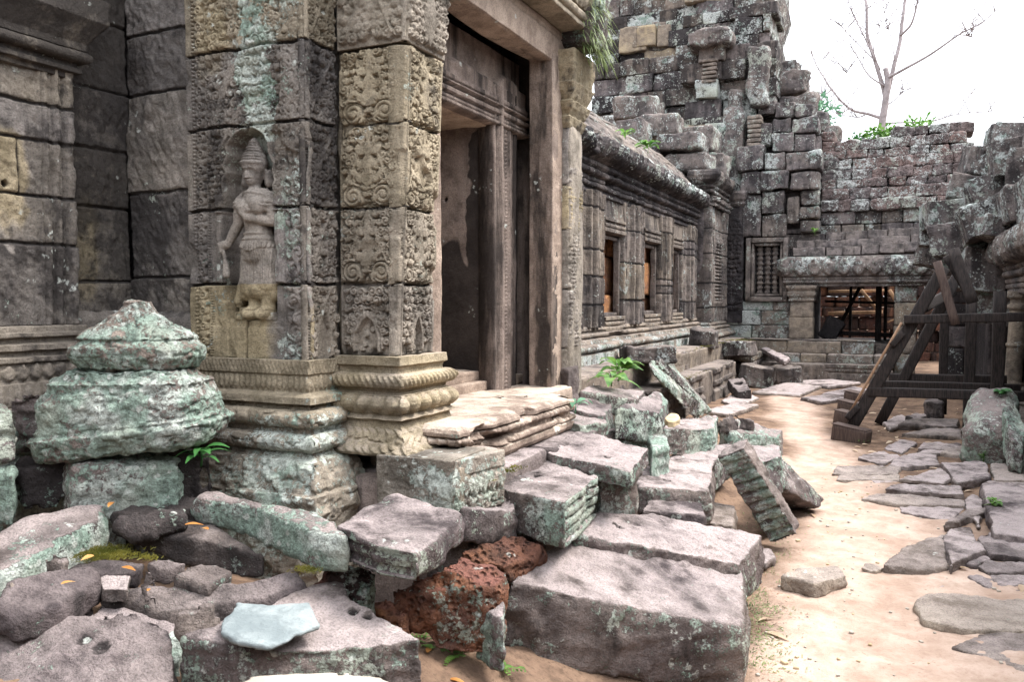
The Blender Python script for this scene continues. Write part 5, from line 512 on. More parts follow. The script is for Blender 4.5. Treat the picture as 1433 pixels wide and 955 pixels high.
def ring_stone(name, label, c, prof, depth, rot, amp=1.0, seed=0, power=3.0, lean=0.0, **attr):
    """carved stone turned from a stack of rounded rectangles"""
    nz = 100; na = 220; z = np.array([p[0] for p in prof]); w = np.array([p[1] for p in prof])
    tt = np.concatenate([[0], np.cumsum(np.hypot(np.diff(z), np.diff(w)))]); ts = np.linspace(0, tt[-1], nz)
    zz = np.interp(ts, tt, z); ww = np.interp(ts, tt, w); a = np.linspace(0, 2*np.pi, na, endpoint=False)
    ca, sa = np.cos(a), np.sin(a); r = (np.abs(ca)**power + np.abs(sa)**power) ** (-1/power)
    X = ww[:, None] * (r*ca)[None]; Y = ww[:, None] * depth * (r*sa)[None]; Zz = np.repeat(zz[:, None], na, 1)
    V = np.stack([X*math.cos(rot) - Y*math.sin(rot) + c[0], X*math.sin(rot) + Y*math.cos(rot) + c[1], Zz + c[2]], -1).reshape(-1, 3)
    F = [(i*na + j, i*na + (j+1) % na, (i+1)*na + (j+1) % na, (i+1)*na + j) for i in range(nz-1) for j in range(na)]
    b = len(V); V = np.concatenate([V, [V[:na].mean(0)], [V[-na:].mean(0)]])
    F3 = [(b, (j+1) % na, j) for j in range(na)] + [(b+1, (nz-1)*na + j, (nz-1)*na + (j+1) % na) for j in range(na)]
    N = vnormals(V, np.array(F)); V = V + N * (amp * (.008*fbm(V, 5, 3, seed) + .006*fbm(V, 16, 3, seed+4) + .004*fbm(V, 45, 2, seed+8) - .010*worm(V, 15, seed+2)))[:, None]
    xl = (V[:, 0]-c[0])*math.cos(rot)+(V[:, 1]-c[1])*math.sin(rot); V[:, 2] += lean*xl*sst(prof[-1][0]+c[2], c[2], V[:, 2])
    return put(name, V, [np.array(F), np.array(F3)], M['stone'], loc=c, label=label, cat='carved stone', **attr)
ring_stone('bell_stone', 'bell shaped cap stone on top of the corner stack', (-2.84, 2.45, 1.36), [(0, .19), (.015, .24), (.06, .272), (.10, .268), (.125, .225), (.135, .235), (.15, .215), (.19, .15), (.24, .085), (.27, .062), (.285, .056), (.29, .02)], .62, R_(24), 1.0, 4, 2.6, tone=.6, lich=.62, dark=.1, wear=0)
ring_stone('carved_stone', 'wide curved carved stone with lichen, middle of the corner stack', (-2.84, 2.42, 1.04), [(-.01, .29), (.005, .335), (.05, .36), (.085, .372), (.10, .345), (.112, .35), (.125, .335), (.2, .335), (.26, .30), (.28, .305), (.30, .26), (.33, .235), (.335, .1)], .58, R_(22), 1.1, 9, 5.0, lean=.13, tone=.35, lich=.70, dark=.15, wear=0)
_m = MB(); rbox(_m, (0, 0, 0), (.22, .55, .25), r=.14, n=40, tilt=(R_(16), 0), rot=R_(-8), amp=.03, fs=3.5, seed=5, tone=.1, lich=.55, dark=.3, wear=.2)
_V = np.concatenate(_m.V) + np.array([.93, 9.75, .34]); put('boulder', _V, np.concatenate(_m.F4), M['stone'], loc=(.93, 9.75, .03), label='big rounded lichen stone leaning on its end at the right edge', cat='boulder', tone=.1, lich=.55, dark=.3, wear=.2)

# ---------------------------------------------------------------- ground
def ground_z(x, y):
    m = sst(-.72, -1.7, x) * sst(10.5, 7.5, y) * (.28 + .12 * sst(3.3, 2.2, y)) + .16 * sst(-1.75, -2.4, x) * sst(3.2, 2.4, y)
    m = m + .05 * sst(.2, 1.2, x)
    P = np.stack([x, y, 0*x], -1)
    foot = sst(.35, .75, fbm(P*np.array([1.0, .6, 1]), 5.5, 2, 14))
    return m + .018*fbm(P, .9, 3, 2) + .007*fbm(P, 5, 3, 4) + .0035*fbm(P, 17, 3, 6) - .010*foot
def build_ground():
    def axis(a, b, step, far):
        c = np.arange(a, b, step); g = [b]; s = step
        while g[-1] < far: s *= 1.35; g.append(g[-1] + s)
        l = [a]; s = step
        while l[-1] > -far: s *= 1.35; l.append(l[-1] - s)
        return np.array(sorted(l[1:]) + list(c) + g)
    X = axis(-2.8, 2.2, .022, 600); Y = axis(1.2, 13.0, .028, 600)
    x, y = np.meshgrid(X, Y); z = ground_z(x, y)
    far = np.maximum(np.abs(x), np.abs(y)) > 30; z = np.where(far, -.05, z)
    V = np.stack([x, y, z], -1).reshape(-1, 3); nx = len(X)
    i = np.arange(len(V)).reshape(len(Y), nx); F = np.stack([i[:-1, :-1], i[:-1, 1:], i[1:, 1:], i[1:, :-1]], -1).reshape(-1, 4)
    m, t, p = material('sandy_earth'); co = t.coords()
    sx = nn(t.nt, 'ShaderNodeSeparateXYZ'); g = nn(t.nt, 'ShaderNodeTexCoord'); t.link(g.outputs['Object'], sx.inputs[0])
    # a trodden strip of pale sand wanders down the middle; litter and soil lie beside it
    wv = t.m('MULTIPLY', t.m('SUBTRACT', t.noise(co, .8, 5, .6), .5), 1.0)
    y0 = sx.outputs[1]
    left = t.m('ADD', -.60, t.m('MULTIPLY', t.m('MAXIMUM', t.m('SUBTRACT', y0, 6.0), 0.0), -.16))
    a = t.ss(t.m('ADD', t.m('SUBTRACT', sx.outputs[0], left), wv), -.08, .26)
    right = t.m('MAXIMUM', t.m('SUBTRACT', .95, t.m('MULTIPLY', t.m('SUBTRACT', y0, 5.0), .28)), t.m('SUBTRACT', -.62, t.m('MULTIPLY', t.m('SUBTRACT', y0, 10.5), .10)))
    b = t.ss(t.m('ADD', t.m('SUBTRACT', right, sx.outputs[0]), wv), -.15, .30)
    sand = t.m('MULTIPLY', a, b)
    n1 = t.noise(co, 3.0, 8, .7); n2 = t.noise(co, 40.0, 5, .7); n3 = t.noise(co, 160.0, 2, .6)
    cs = t.mix(t.ss(n1, .35, .65), (.32, .225, .172), (.45, .34, .275))
    cs = t.mix(t.m('MULTIPLY', t.ss(n2, .53, .70), .45), cs, (.25, .165, .12)); cs = t.mix(t.m('MULTIPLY', t.ss(t.noise(co, 7.0, 7, .72), .46, .66), .55), cs, (.26, .175, .13)); cs = t.mix(t.m('MULTIPLY', t.ss(t.noise(co, 2.2, 5, .7), .52, .68), .5), cs, (.50, .40, .33))
    ce = t.mix(t.ss(n1, .35, .65), (.085, .055, .040), (.22, .145, .10)); ce = t.mix(t.m('MULTIPLY', t.ss(n2, .5, .68), .7), ce, (.07, .048, .034))
    c = t.mix(sand, ce, cs); c = t.mix(t.m('MULTIPLY', t.ss(n3, .55, .8), .25), c, (.20, .12, .08))
    t.link(c, p.inputs['Base Color']); p.inputs['Roughness'].default_value = .95; p.inputs['Specular IOR Level'].default_value = .1
    t.link(t.bump(t.m('ADD', t.m('MULTIPLY', n2, .7), t.m('MULTIPLY', n3, .4)), .010, .8), p.inputs['Normal'])
    put('ground', V, F, m, loc=(0, 0, 0), kind='structure')
build_ground()

# ---------------------------------------------------------------- relief carving (height fields cut into real panels)
class Relief:
    def __init__(s, w, h, res, seed=0):
        s.w, s.h = w, h; s.nu = max(2, int(w/res)); s.nv = max(2, int(h/res)); s.u = np.linspace(0, w, s.nu+1); s.v = np.linspace(0, h, s.nv+1)
        s.H = np.zeros((s.nv+1, s.nu+1)); s.A = {k: np.zeros_like(s.H) for k in ATTRS}; s.seed = seed; s.rng = random.Random(seed)
        s.UU, s.VV = np.meshgrid(s.u, s.v)
    def win(s, u0, u1, v0, v1):
        i0, i1 = np.searchsorted(s.u, [u0, u1]); j0, j1 = np.searchsorted(s.v, [v0, v1])
        return slice(j0, j1), slice(i0, i1)
    def up(s, w, h): s.H[w] = np.maximum(s.H[w], h)
    def bead(s, u, v, r, h, ry=None):
        ry = ry or r; w = s.win(u-r, u+r, v-ry, v+ry); q = ((s.UU[w]-u)/r)**2 + ((s.VV[w]-v)/ry)**2
        s.up(w, np.where(q < 1, h*np.sqrt(np.maximum(1-q, 0)), -1))
    def ring(s, u, v, r, t, h):
        w = s.win(u-r-t, u+r+t, v-r-t, v+r+t); q = np.abs(np.hypot(s.UU[w]-u, s.VV[w]-v) - r)/t
        s.up(w, np.where(q < 1, h*np.sqrt(np.maximum(1-q*q, 0)), -1))
    def spiral(s, u, v, r, h, turns=1.7, hand=1, rot=0):
        w = s.win(u-r, u+r, v-r, v+r); x = s.UU[w]-u; y = s.VV[w]-v; rho = np.hypot(x, y)/r; th = np.arctan2(y, x)*hand + rot
        fr = (rho*turns + th/(2*np.pi)) % 1.0; hh = h*(np.sin(np.pi*fr)**.7)*(1-.35*rho)
        s.up(w, np.where(rho < 1, np.where(rho < .22, h*1.05, hh), -1))
    def petal(s, u, v, L, wd, ang, h, curl=0.0):
        c, n = math.cos(ang), math.sin(ang); R = max(L, wd)*1.05; w = s.win(u-R, u+R, v-R, v+R)
        x = s.UU[w]-u; y = s.VV[w]-v; a = (x*c+y*n)/L; b = (-x*n+y*c)/wd + curl*a*a
        half = np.clip(a, 0, 1); prof = .5*np.sin(np.pi*half**.75); q = np.abs(b)/np.maximum(prof, 1e-3)
        s.up(w, np.where((a > 0) & (a < 1) & (q < 1), h*np.sqrt(np.maximum(1-q*q, 0))*(.55+.45*np.sin(np.pi*half)), -1))
    def line(s, p, q, t, h):
        p = np.array(p); q = np.array(q); w = s.win(min(p[0], q[0])-t, max(p[0], q[0])+t, min(p[1], q[1])-t, max(p[1], q[1])+t)
        d = q-p; L2 = d@d; k = np.clip(((s.UU[w]-p[0])*d[0]+(s.VV[w]-p[1])*d[1])/L2, 0, 1)
        e = np.hypot(s.UU[w]-p[0]-k*d[0], s.VV[w]-p[1]-k*d[1])/t; s.up(w, np.where(e < 1, h*np.sqrt(np.maximum(1-e*e, 0)), -1))
    def path(s, pts, t, h):
        for a, b in zip(pts[:-1], pts[1:]): s.line(a, b, t, h)
    def rect(s, u0, u1, v0, v1, h, soft=.004):
        k = np.minimum(np.minimum(s.UU-u0, u1-s.UU), np.minimum(s.VV-v0, v1-s.VV)); s.H = np.maximum(s.H, np.where(k > 0, h*sst(0, soft, k), -9))
    def setrect(s, u0, u1, v0, v1, h):
        w = s.win(u0, u1, v0, v1); s.H[w] = h
    def curls(s, u0, u1, v0, v1, r, h, mirror=True):
        g = s.rng; r = r*.82; uc = (u0+u1)/2; hi = uc if mirror else u1
        nu = max(1, round((hi-u0)/(1.5*r))); nv = max(1, round((v1-v0)/(1.5*r)))
        for _ in range(nu*nv*5):                                    # small leaves that fill the ground between the scrolls
            u = g.uniform(u0, hi); v = g.uniform(v0, v1); an = g.uniform(0, 6.28); L = r*g.uniform(.6, 1.1)
            for mu, sg in ((u, 0), (2*uc-u, 1)) if mirror else ((u, 0),): s.petal(mu, v, L, L*.55, math.pi-an if sg else an, h*.45, .4)
        for j in range(nv):
            for i in range(nu):
                u = u0 + (i+.5+(.22 if j % 2 else -.22)*(nu > 1))*(hi-u0)/nu + g.uniform(-.2, .2)*r; v = v0 + (j+.5)*(v1-v0)/nv + g.uniform(-.25, .25)*r
                k = g.random(); rr = r*g.uniform(.72, .98); hd = g.choice((-1, 1)); ro = g.uniform(0, 6.28); hh = h*g.uniform(.8, 1)
                for mu, sg in ((u, 1), (2*uc-u, -1)) if mirror else ((u, 1),):
                    if k < .66: s.spiral(mu, v, rr, hh, 1.45, hd*sg, ro)
                    else:
                        for q in (-.55, 0, .55): s.petal(mu, v-rr*.8, rr*1.7, rr*.8, math.pi/2 + sg*(hd*.3+q), hh, .5*sg)
    def joints(s, vs, deep=.014, wid=.006, tones=None, us=()):
        e = np.stack([s.UU*1.0, s.VV*0+s.seed, s.VV*0], -1); wob = .006*fbm(e, 9, 3, s.seed)
        for v in vs:
            d = np.abs(s.VV - v + wob); s.H -= deep*sst(wid*1.3, wid*.35, d); s.A['dark'] += .9*sst(wid*1.3, wid*.3, d)
        for (u, v0, v1) in us:
            d = np.abs(s.UU - u + .005*fbm(np.stack([s.VV, s.UU*0, s.UU*0+s.seed], -1), 9, 2, s.seed)) + 9*((s.VV < v0) | (s.VV > v1)); s.H -= deep*sst(wid*1.3, wid*.35, d); s.A['dark'] += .9*sst(wid*1.3, wid*.3, d)
    def bands(s, vs, key, vals):
        vs = list(vs); idx = np.searchsorted(np.array(vs), s.VV); s.A[key] += np.array(vals)[np.clip(idx, 0, len(vals)-1)]
    def spot(s, u, v, ru, rv, key, val, rough=.5):
        P = np.stack([s.UU, s.VV, 0*s.UU], -1); q = ((s.UU-u)/ru)**2 + ((s.VV-v)/rv)**2 + rough*fbm(P, 6/max(ru, .05)*.1+6, 3, s.seed+4)
        s.A[key] += val*sst(1.2, .5, q)
    def flat(s, deep=.026):
        q = (s.H+.018)/.036; s.H = np.where(s.H > -.025, -.023+deep*(.5*sst(.0, .30, q)+.5*sst(.50, .92, q)), s.H)
    def wear(s, amt, sc=7):
        P = np.stack([s.UU, s.VV, 0*s.UU+s.seed], -1); k = sst(-.1, .55, fbm(P, sc, 3, s.seed+9))*amt
        B = s.H.copy()
        for _ in range(5): B = (np.roll(B, 1, 0)+np.roll(B, -1, 0)+np.roll(B, 1, 1)+np.roll(B, -1, 1)+B)/5
        s.H = s.H*(1-k) + (B*.75)*k
    def rough(s, a=.004, sc=9):
        P = np.stack([s.UU, s.VV, 0*s.UU+s.seed*1.7], -1); s.H = s.H + a*fbm(P, sc, 4, s.seed+21) + a*.25*fbm(P, sc*9, 2, s.seed+22)
    cut = 1.0
    def to(s, mb, O, U, N, thick=.06, shear=None, zaxis=(0, 0, 1), inset=0.0, fan=False):
        O = np.array(O, float); U = np.array(U, float); N = np.array(N, float); Z = np.array(zaxis, float)
        P = O + s.UU[..., None]*U + s.VV[..., None]*Z + (s.cut*s.H)[..., None]*N
        if shear is not None: P = P + (s.VV*(s.UU/s.w if fan else 1.0))[..., None]*np.array(shear)
        nv, nu = P.shape[:2]; idx = np.arange(nv*nu).reshape(nv, nu)
        F = np.stack([idx[:-1, :-1], idx[:-1, 1:], idx[1:, 1:], idx[1:, :-1]], -1).reshape(-1, 4)
        edge = np.concatenate([idx[0, :], idx[1:, -1], idx[-1, -2::-1], idx[-2:0:-1, 0]]); m = len(edge); V = P.reshape(-1, 3)
        B = V[edge] - N*(thick + ((V[edge]-O)@N)[:, None]); B = B.mean(0) + (B-B.mean(0))*(1-inset); b = len(V); k = np.arange(m); k2 = (k+1) % m
        SF = np.stack([edge[k], b+k, b+k2, edge[k2]], -1); c = b+m
        V = np.concatenate([V, B, [B.mean(0)]]); F3 = np.stack([b+k, np.full(m, c), b+k2], -1)
        at = {q: np.concatenate([a.ravel(), a.ravel()[edge], [0]]) for q, a in s.A.items()}
        mb.add(V, np.concatenate([F, SF]), F3, **at); return mb
def sweep(mb, path, prof, step=.006, mod=None, ends=True, **attr):
    """a moulding: prof [(out, z)] carried along a plan path, mitred; outward is to the right of travel"""
    path = [np.array(p, float) for p in path]; n = len(path); prof = np.array(prof, float); m = len(prof)
    D = [(path[i+1]-path[i])/np.linalg.norm(path[i+1]-path[i]) for i in range(n-1)]; O = [np.array([d[1], -d[0]]) for d in D]
    mit = []
    for i in range(n):
        if i == 0: mit.append(O[0])
        elif i == n-1: mit.append(O[-1])
        else: b = O[i-1]+O[i]; mit.append(b/max(1e-6, (b@O[i])))
    V = []; S = []; NN = []; so = 0
    for i in range(n-1):
        L = np.linalg.norm(path[i+1]-path[i]); k = max(2, int(L/step)); ts = np.linspace(0, 1, k+1)
        if i: ts = ts[1:]
        for t in ts:
            q = path[i]*(1-t)+path[i+1]*t; mo = mit[i]*(1-t)+mit[i+1]*t
            V.append(np.concatenate([q[None]+prof[:, :1]*mo[None], prof[:, 1:]], 1)); S.append(so+t*L); NN.append(O[i])
        so += L
    V = np.array(V); S = np.array(S); NN = np.array(NN)
    tp = np.concatenate([[0], np.cumsum(np.hypot(np.diff(prof[:, 0]), np.diff(prof[:, 1])))])
    if mod is not None:
        d = mod(S[:, None]+0*tp[None], tp[None]+0*S[:, None], V); V[..., 0] += d*NN[:, :1]; V[..., 1] += d*NN[:, 1:]
    V[..., 2] += 0
    P = V.reshape(-1, 3); P = P + .003*np.stack([fbm(P, 14, 3, 3), fbm(P, 14, 3, 8), .6*fbm(P, 14, 3, 13)], 1)
    a = len(S); idx = np.arange(a*m).reshape(a, m); F = np.stack([idx[:-1, :-1], idx[1:, :-1], idx[1:, 1:], idx[:-1, 1:]], -1).reshape(-1, 4)
    F = F[:, ::-1] if prof[-1, 1] < prof[0, 1] else F
    mb.add(P, F, **{k: (v(P) if callable(v) else v) for k, v in attr.items()}); return mb
def dense(prof, step=.005):
    """resample a profile finely, rounding nothing"""
    prof = np.array(prof, float); t = np.concatenate([[0], np.cumsum(np.hypot(np.diff(prof[:, 0]), np.diff(prof[:, 1])))])
    u = np.unique(np.concatenate([np.arange(0, t[-1], step), t])); return np.stack([np.interp(u, t, prof[:, 0]), np.interp(u, t, prof[:, 1])], 1)
def roll(o, z0, z1, bul, k=9):
    a = np.linspace(-np.pi/2, np.pi/2, k); return [(o + bul*math.cos(q), (z0+z1)/2 + (z1-z0)/2*math.sin(q)) for q in a]

# ================================================================ the gatehouse with the carved porch
gate = empty('temple_gatehouse', (-2.9, 3.6, 0), 'carved grey sandstone gatehouse with an open doorway and a goddess relief beside it', 'temple gatehouse')
X_L, Y_A, X_S, Y_C, X_C = -3.40, 2.88, -2.307, 3.107, -2.0
JZ = [1.40, 1.72, 2.06, 2.43, 2.77]
def masonry(w, h, joints, us, seed, res=.006, dark=.4, tone=.1, lich=.08):
    r = Relief(w, h, res, seed); P = np.stack([r.UU, r.VV, 0*r.UU+seed], -1)
    js = [0]+list(joints)+[h]
    for a in range(len(js)-1):
        k = (r.VV >= js[a]) & (r.VV < js[a+1]); r.H[k] += r.rng.uniform(-.008, .008); r.A['tone'][k] += tone + r.rng.uniform(-.12, .2); r.A['dark'][k] += dark + r.rng.uniform(-.15, .15)
    r.H += .009*fbm(P, 5, 4, seed) + .006*fbm(np.stack([r.UU*2+r.VV, r.VV-r.UU*.5, 0*r.UU], -1), 22, 3, seed+2)
    r.A['lich'] += lich; r.joints(joints, .018, .007, us=us); return r
# plain recessed walls in the corner
mb = MB()
r = masonry(.40, 2.35, [.52, .70, 1.06, 1.34, 1.62, 1.95], [], 3, dark=.7); r.spot(.14, 1.05-.2, .1, .25, 'tone', .5)
r.setrect(.128, .142, .885, .905, -.03); r.to(mb, (-3.486, 2.58, 1.04), (0, 1, 0), (1, 0, 0), .3)
r = masonry(.50, 2.25, [.46, .72, 1.14, 1.62, 1.91], [], 5, dark=.5, tone=0); r.spot(.25, 1.4, .14, .3, 'dark', -.3); r.to(mb, (-3.486, 2.98, 1.04), (1, 0, 0), (0, -1, 0), .3)
mb.put('corner_wall', M['carved'], gate)
# left wall: false window surround with upright mouldings
mb = MB(); r = masonry(1.56, 1.14, [.35, .56, .80, .96], [(1.30, .56, .80)], 7, dark=.5, tone=.15, lich=.15); ox = 1.05
for a, b, h in ((2.44, 2.452, .012), (2.458, 2.485, .020), (2.492, 2.50, .010), (2.508, 2.53, .030), (2.536, 2.548, .016), (2.556, 2.605, .036)): r.H += np.where((r.UU > a-ox) & (r.UU < b-ox), h*np.sqrt(np.clip(1-((r.UU-(a+b)/2+ox)/((b-a)/2))**2, 0, 1))**.6, 0)
r.spot(2.30-ox, .62, .09, .24, 'tone', .7); r.spot(2.30-ox, .62, .1, .26, 'dark', -.4); r.bead(2.30-ox, .68, .001, 0)
q = np.hypot(r.UU-(2.29-ox), r.VV-.60); r.H -= .05*sst(.017, .011, q); r.A['dark'] += sst(.02, .01, q)
r.to(mb, (X_L, ox, 1.54), (0, 1, 0), (1, 0, 0), .35); mb.put('window_surround', M['carved'], gate)
# left wall cornice and base
pr = dense([(0, 2.64), (.02, 2.645), (.02, 2.665), (.045, 2.67), (.045, 2.69), (.03, 2.695), (.03, 2.715)] + roll(.05, 2.715, 2.765, .03) + [(.06, 2.77), (.06, 2.80), (.10, 2.86), (.13, 2.90), (.13, 3.0), (.09, 3.02), (.09, 3.35), (0, 3.36)], .008)
def fig(S, T, V): return .022*np.where(V[..., 2] > 3.0, 1, .15)*np.maximum(0, fbm(np.stack([S, V[..., 2], 0*S], -1), 11, 3, 5))
mb = MB(); sweep(mb, [(X_L, 1.0), (X_L, 2.585), (-3.52, 2.585)], pr, .01, fig, dark=.75, lich=.12, tone=.2); mb.put('cornice', M['carved'], gate)
def lotus(S, T, V, z0, z1, pitch, h):
    z = V[..., 2]; k = ((z > z0) & (z < z1)); q = (z-z0)/(z1-z0); x = (S % pitch)/pitch*2-1
    return np.where(k, h*np.sqrt(np.clip(1-(np.abs(x)/np.maximum(.05, np.sin(np.pi*np.clip(q, 0, 1)**.8)))**2, 0, 1)), 0)
pb = dense([(0, 1.54), (.03, 1.535), (.03, 1.51), (.045, 1.508), (.045, 1.49), (.02, 1.485), (.02, 1.465), (.06, 1.46), (.06, 1.435), (.035, 1.43), (.035, 1.41), (.075, 1.405), (.075, 1.385), (.06, 1.38), (.06, 1.30), (.07, 1.295), (.07, 1.20), (.12, 1.19), (.13, 1.08), (.13, .70), (.13, .3)], .006)
mb = MB(); sweep(mb, [(X_L, 1.0), (X_L, 2.60), (-3.52, 2.60)], pb, .007, lambda S, T, V: lotus(S, T, V, 1.31, 1.38, .058, .016)+lotus(S, T, V, 1.20, 1.29, .04, .012)+.010*np.where(V[..., 2] < 1.2, fbm(V, 12, 3, 6), 0), dark=.45, tone=.25, lich=lambda P: .15+.55*sst(1.25, 1.0, P[:, 2])); mb.put('base_moulding', M['carved'], gate)
mb = MB(); sweep(mb, [(-3.486, 2.6), (-3.486, 2.98), (-3.0, 2.98)], dense([(0, 1.60), (.05, 1.56), (.06, 1.40), (.10, 1.36), (.14, 1.2), (.16, .3)], .015), .015, lambda S, T, V: .02*fbm(V, 7, 3, 2), dark=.5, tone=.1, lich=.25); mb.put('corner_base', M['carved'], gate)

# ---- the goddess wall
AW, AH = .695, 2.0; ax0, az0 = -3.0, 1.385
r = Relief(AW, AH, .0036, 11); r.H -= .016
def au(px): return -2.64 + .00395*(px-345) - ax0
def az(py): return 1.89 - .0031*(py-345) - az0
r.rect(0, .03, 0, AH, .002)
for a, b in ((.03, .034), (.118, .123)): r.rect(a, b, 0, AH, .004, .002)
v = .0
while v < AH:                                                    # bead and rosette border
    r.bead(.046, v, .0085, .008); r.bead(.046, v+.018, .0085, .008); r.bead(.128, v, .004, .004); r.bead(.128, v+.012, .004, .004); r.bead(.128, v+.024, .004, .004)
    if int(v/.036) % 2 == 0: r.ring(.086, v, .016, .006, .010); r.bead(.086, v, .008, .011)
    else: r.petal(.086, v-.02, .04, .05, math.pi/2, .010); r.petal(.066, v-.012, .03, .02, math.pi/2, .008); r.petal(.106, v-.012, .03, .02, math.pi/2, .008)
    v += .036
u1 = au(384); r.curls(.135, .56, 1.0, AH, .036, .018, False); r.curls(.56, AW-.012, .93, AH, .03, .016)
r.curls(.135, au(312), .72, 1.0, .022, .014, False); r.curls(au(384), .56, .75, .95, .024, .014, False)

for k in range(28):
    v = .05+.07*k; sg = 1 if k % 2 else -1; r.spiral(.628-.012*sg, v, .040, .018, 1.8, sg, 1.2*sg); r.petal(.628+.02*sg, v+.02, .055, .034, math.pi/2+sg*.7, .016, .5*sg); r.petal(.628+.028*sg, v-.03, .05, .026, math.pi/2-sg*.5, .015); r.bead(.628+.040*sg, v+.012, .010, .014)
for k in range(5):                                               # slanting stems over the niche
    a = .14+.05*k; r.path([(a, .98+.1*k), (a+.09, 1.22+.1*k), (a+.22, 1.5+.1*k)], .007, .018)
r.path([(au(302), az(212)), (au(318), az(180)), (au(342), az(134))], .010, .022)
for a in (.562, AW-.006): r.rect(a-.006, a+.006, 0, AH, .006, .003)
# pilasters and lobed arch of the niche
r.setrect(au(297), au(306), 0, az(290), .0); r.rect(au(298), au(307), az(398), az(298), .010); r.rect(au(297), au(314), az(295), az(268), .014)
for k in range(3): r.rect(au(296), au(315), az(292-9*k), az(287-9*k), .020, .002)
r.rect(au(383), au(396), az(398), az(298), .008); r.rect(au(382), au(398), az(296), az(262), .013); r.rect(au(388), au(392), az(398), az(296), .014)
arch = [(312, 268), (311, 250), (316, 236), (313, 226), (319, 212), (318, 198), (328, 186), (338, 180), (347, 175), (357, 179), (366, 187), (371, 198), (372, 214), (378, 228), (376, 240), (381, 254), (382, 268)]
ap = [(au(a), az(b)) for a, b in arch]; r.path(ap, .014, .020); r.path([(a+.012*(1 if a < au(347) else -1), b-.012) for a, b in ap], .006, .010)
from_poly = ap + [(au(381), az(300)), (au(381), az(452)), (au(308), az(452)), (au(306), az(300))]
def inpoly(U, Vv, poly):
    c = np.zeros(U.shape, bool); n = len(poly)
    for i in range(n):
        x1, y1 = poly[i]; x2, y2 = poly[(i+1) % n]
        if y1 == y2: continue
        c ^= ((y1 > Vv) != (y2 > Vv)) & (U < (x2-x1)*(Vv-y1)/(y2-y1)+x1)
    return c
r.flat(); ins = inpoly(r.UU, r.VV, from_poly).astype(float)
for _ in range(2): ins = (np.roll(ins, 1, 0)+np.roll(ins, -1, 0)+np.roll(ins, 1, 1)+np.roll(ins, -1, 1)+ins)/5
rim = r.H.copy(); r.H = rim*(1-ins) + (-.105)*ins
for a, b, c, d, h in ((318, 376, 470, 452, -.02), (314, 334, 468, 440, -.02), (360, 378, 462, 440, -.02), (318, 336, 452, 446, -.012), (358, 379, 452, 446, -.012), (322, 372, 440, 433, -.035)):   # little pedestal, damaged
    r.setrect(au(a), au(b), az(c), az(d), h)
r.H = np.where((r.VV < az(462)) & (r.UU > .13) & (r.UU < .56), np.maximum(r.H, -.014), r.H)
r.rough(.0025); r.wear(.22, 6)
r.H += -.02*sst(.35, .8, fbm(np.stack([r.UU, r.VV, 0*r.UU], -1), 4.5, 3, 61))
J = [a-az0 for a in JZ[1:]]; r.joints(J, .022, .007, us=[(.335, 0, .335)])
jt = [0]+J+[AH]
r.bands(J, 'tone', [.95, .1, .15, .1, .55]); r.bands(J, 'dark', [0.0, .4, .5, .5, .3]); r.A['lich'] += .22
r.spot(.56, .3, .14, .4, 'tone', -.9); r.spot(.42, 1.25, .10, .42, 'lich', .42); r.spot(.36, 1.0, .25, .5, 'lich', .12); r.spot(.62, .75, .08, .3, 'lich', .25); r.spot(.60, .06, .1, .1, 'lich', .4); r.spot(.15, 1.45, .1, .2, 'tone', .3)
mb = MB(); r.to(mb, (ax0, Y_A, az0), (1, 0, 0), (0, -1, 0), .135, inset=.12)
bb(mb, (-3.02, 3.03, 1.0), (-2.36, 3.3, 3.35), n=10, tone=.1, dark=.4); mb.put('goddess_wall', M['carved'], gate)
# the return face beside it
r = Relief(.235, AH, .0036, 13); r.H -= .014; r.curls(.03, .22, .0, AH, .034, .019); r.rect(0, .016, 0, AH, .004)
v = 0
while v < AH: r.bead(.024, v, .005, .007); v += .013
for k in range(6): r.path([(.05, .1+.33*k), (.12, .24+.33*k), (.2, .36+.33*k)], .007, .02)
r.path([(.06, .02), (.075, .14), (.12, .24), (.165, .14), (.18, .02)], .009, .018); w = inpoly(r.UU, r.VV, [(.07, 0), (.085, .13), (.12, .21), (.155, .13), (.17, 0)]); r.H[w] = -.012+.01*np.random.RandomState(2).rand(w.sum())*0
r.flat(); r.rough(.0025); r.wear(.22, 7); r.joints(J, .02, .007); r.bands(J, 'tone', [.3, .2, .1, .1, .6]); r.bands(J, 'dark', [.25, .45, .65, .5, .2]); r.A['lich'] += .2
mb = MB(); r.to(mb, (X_S, Y_A, az0), (0, 1, 0), (1, 0, 0), .034); mb.put('carved_return', M['carved'], gate)

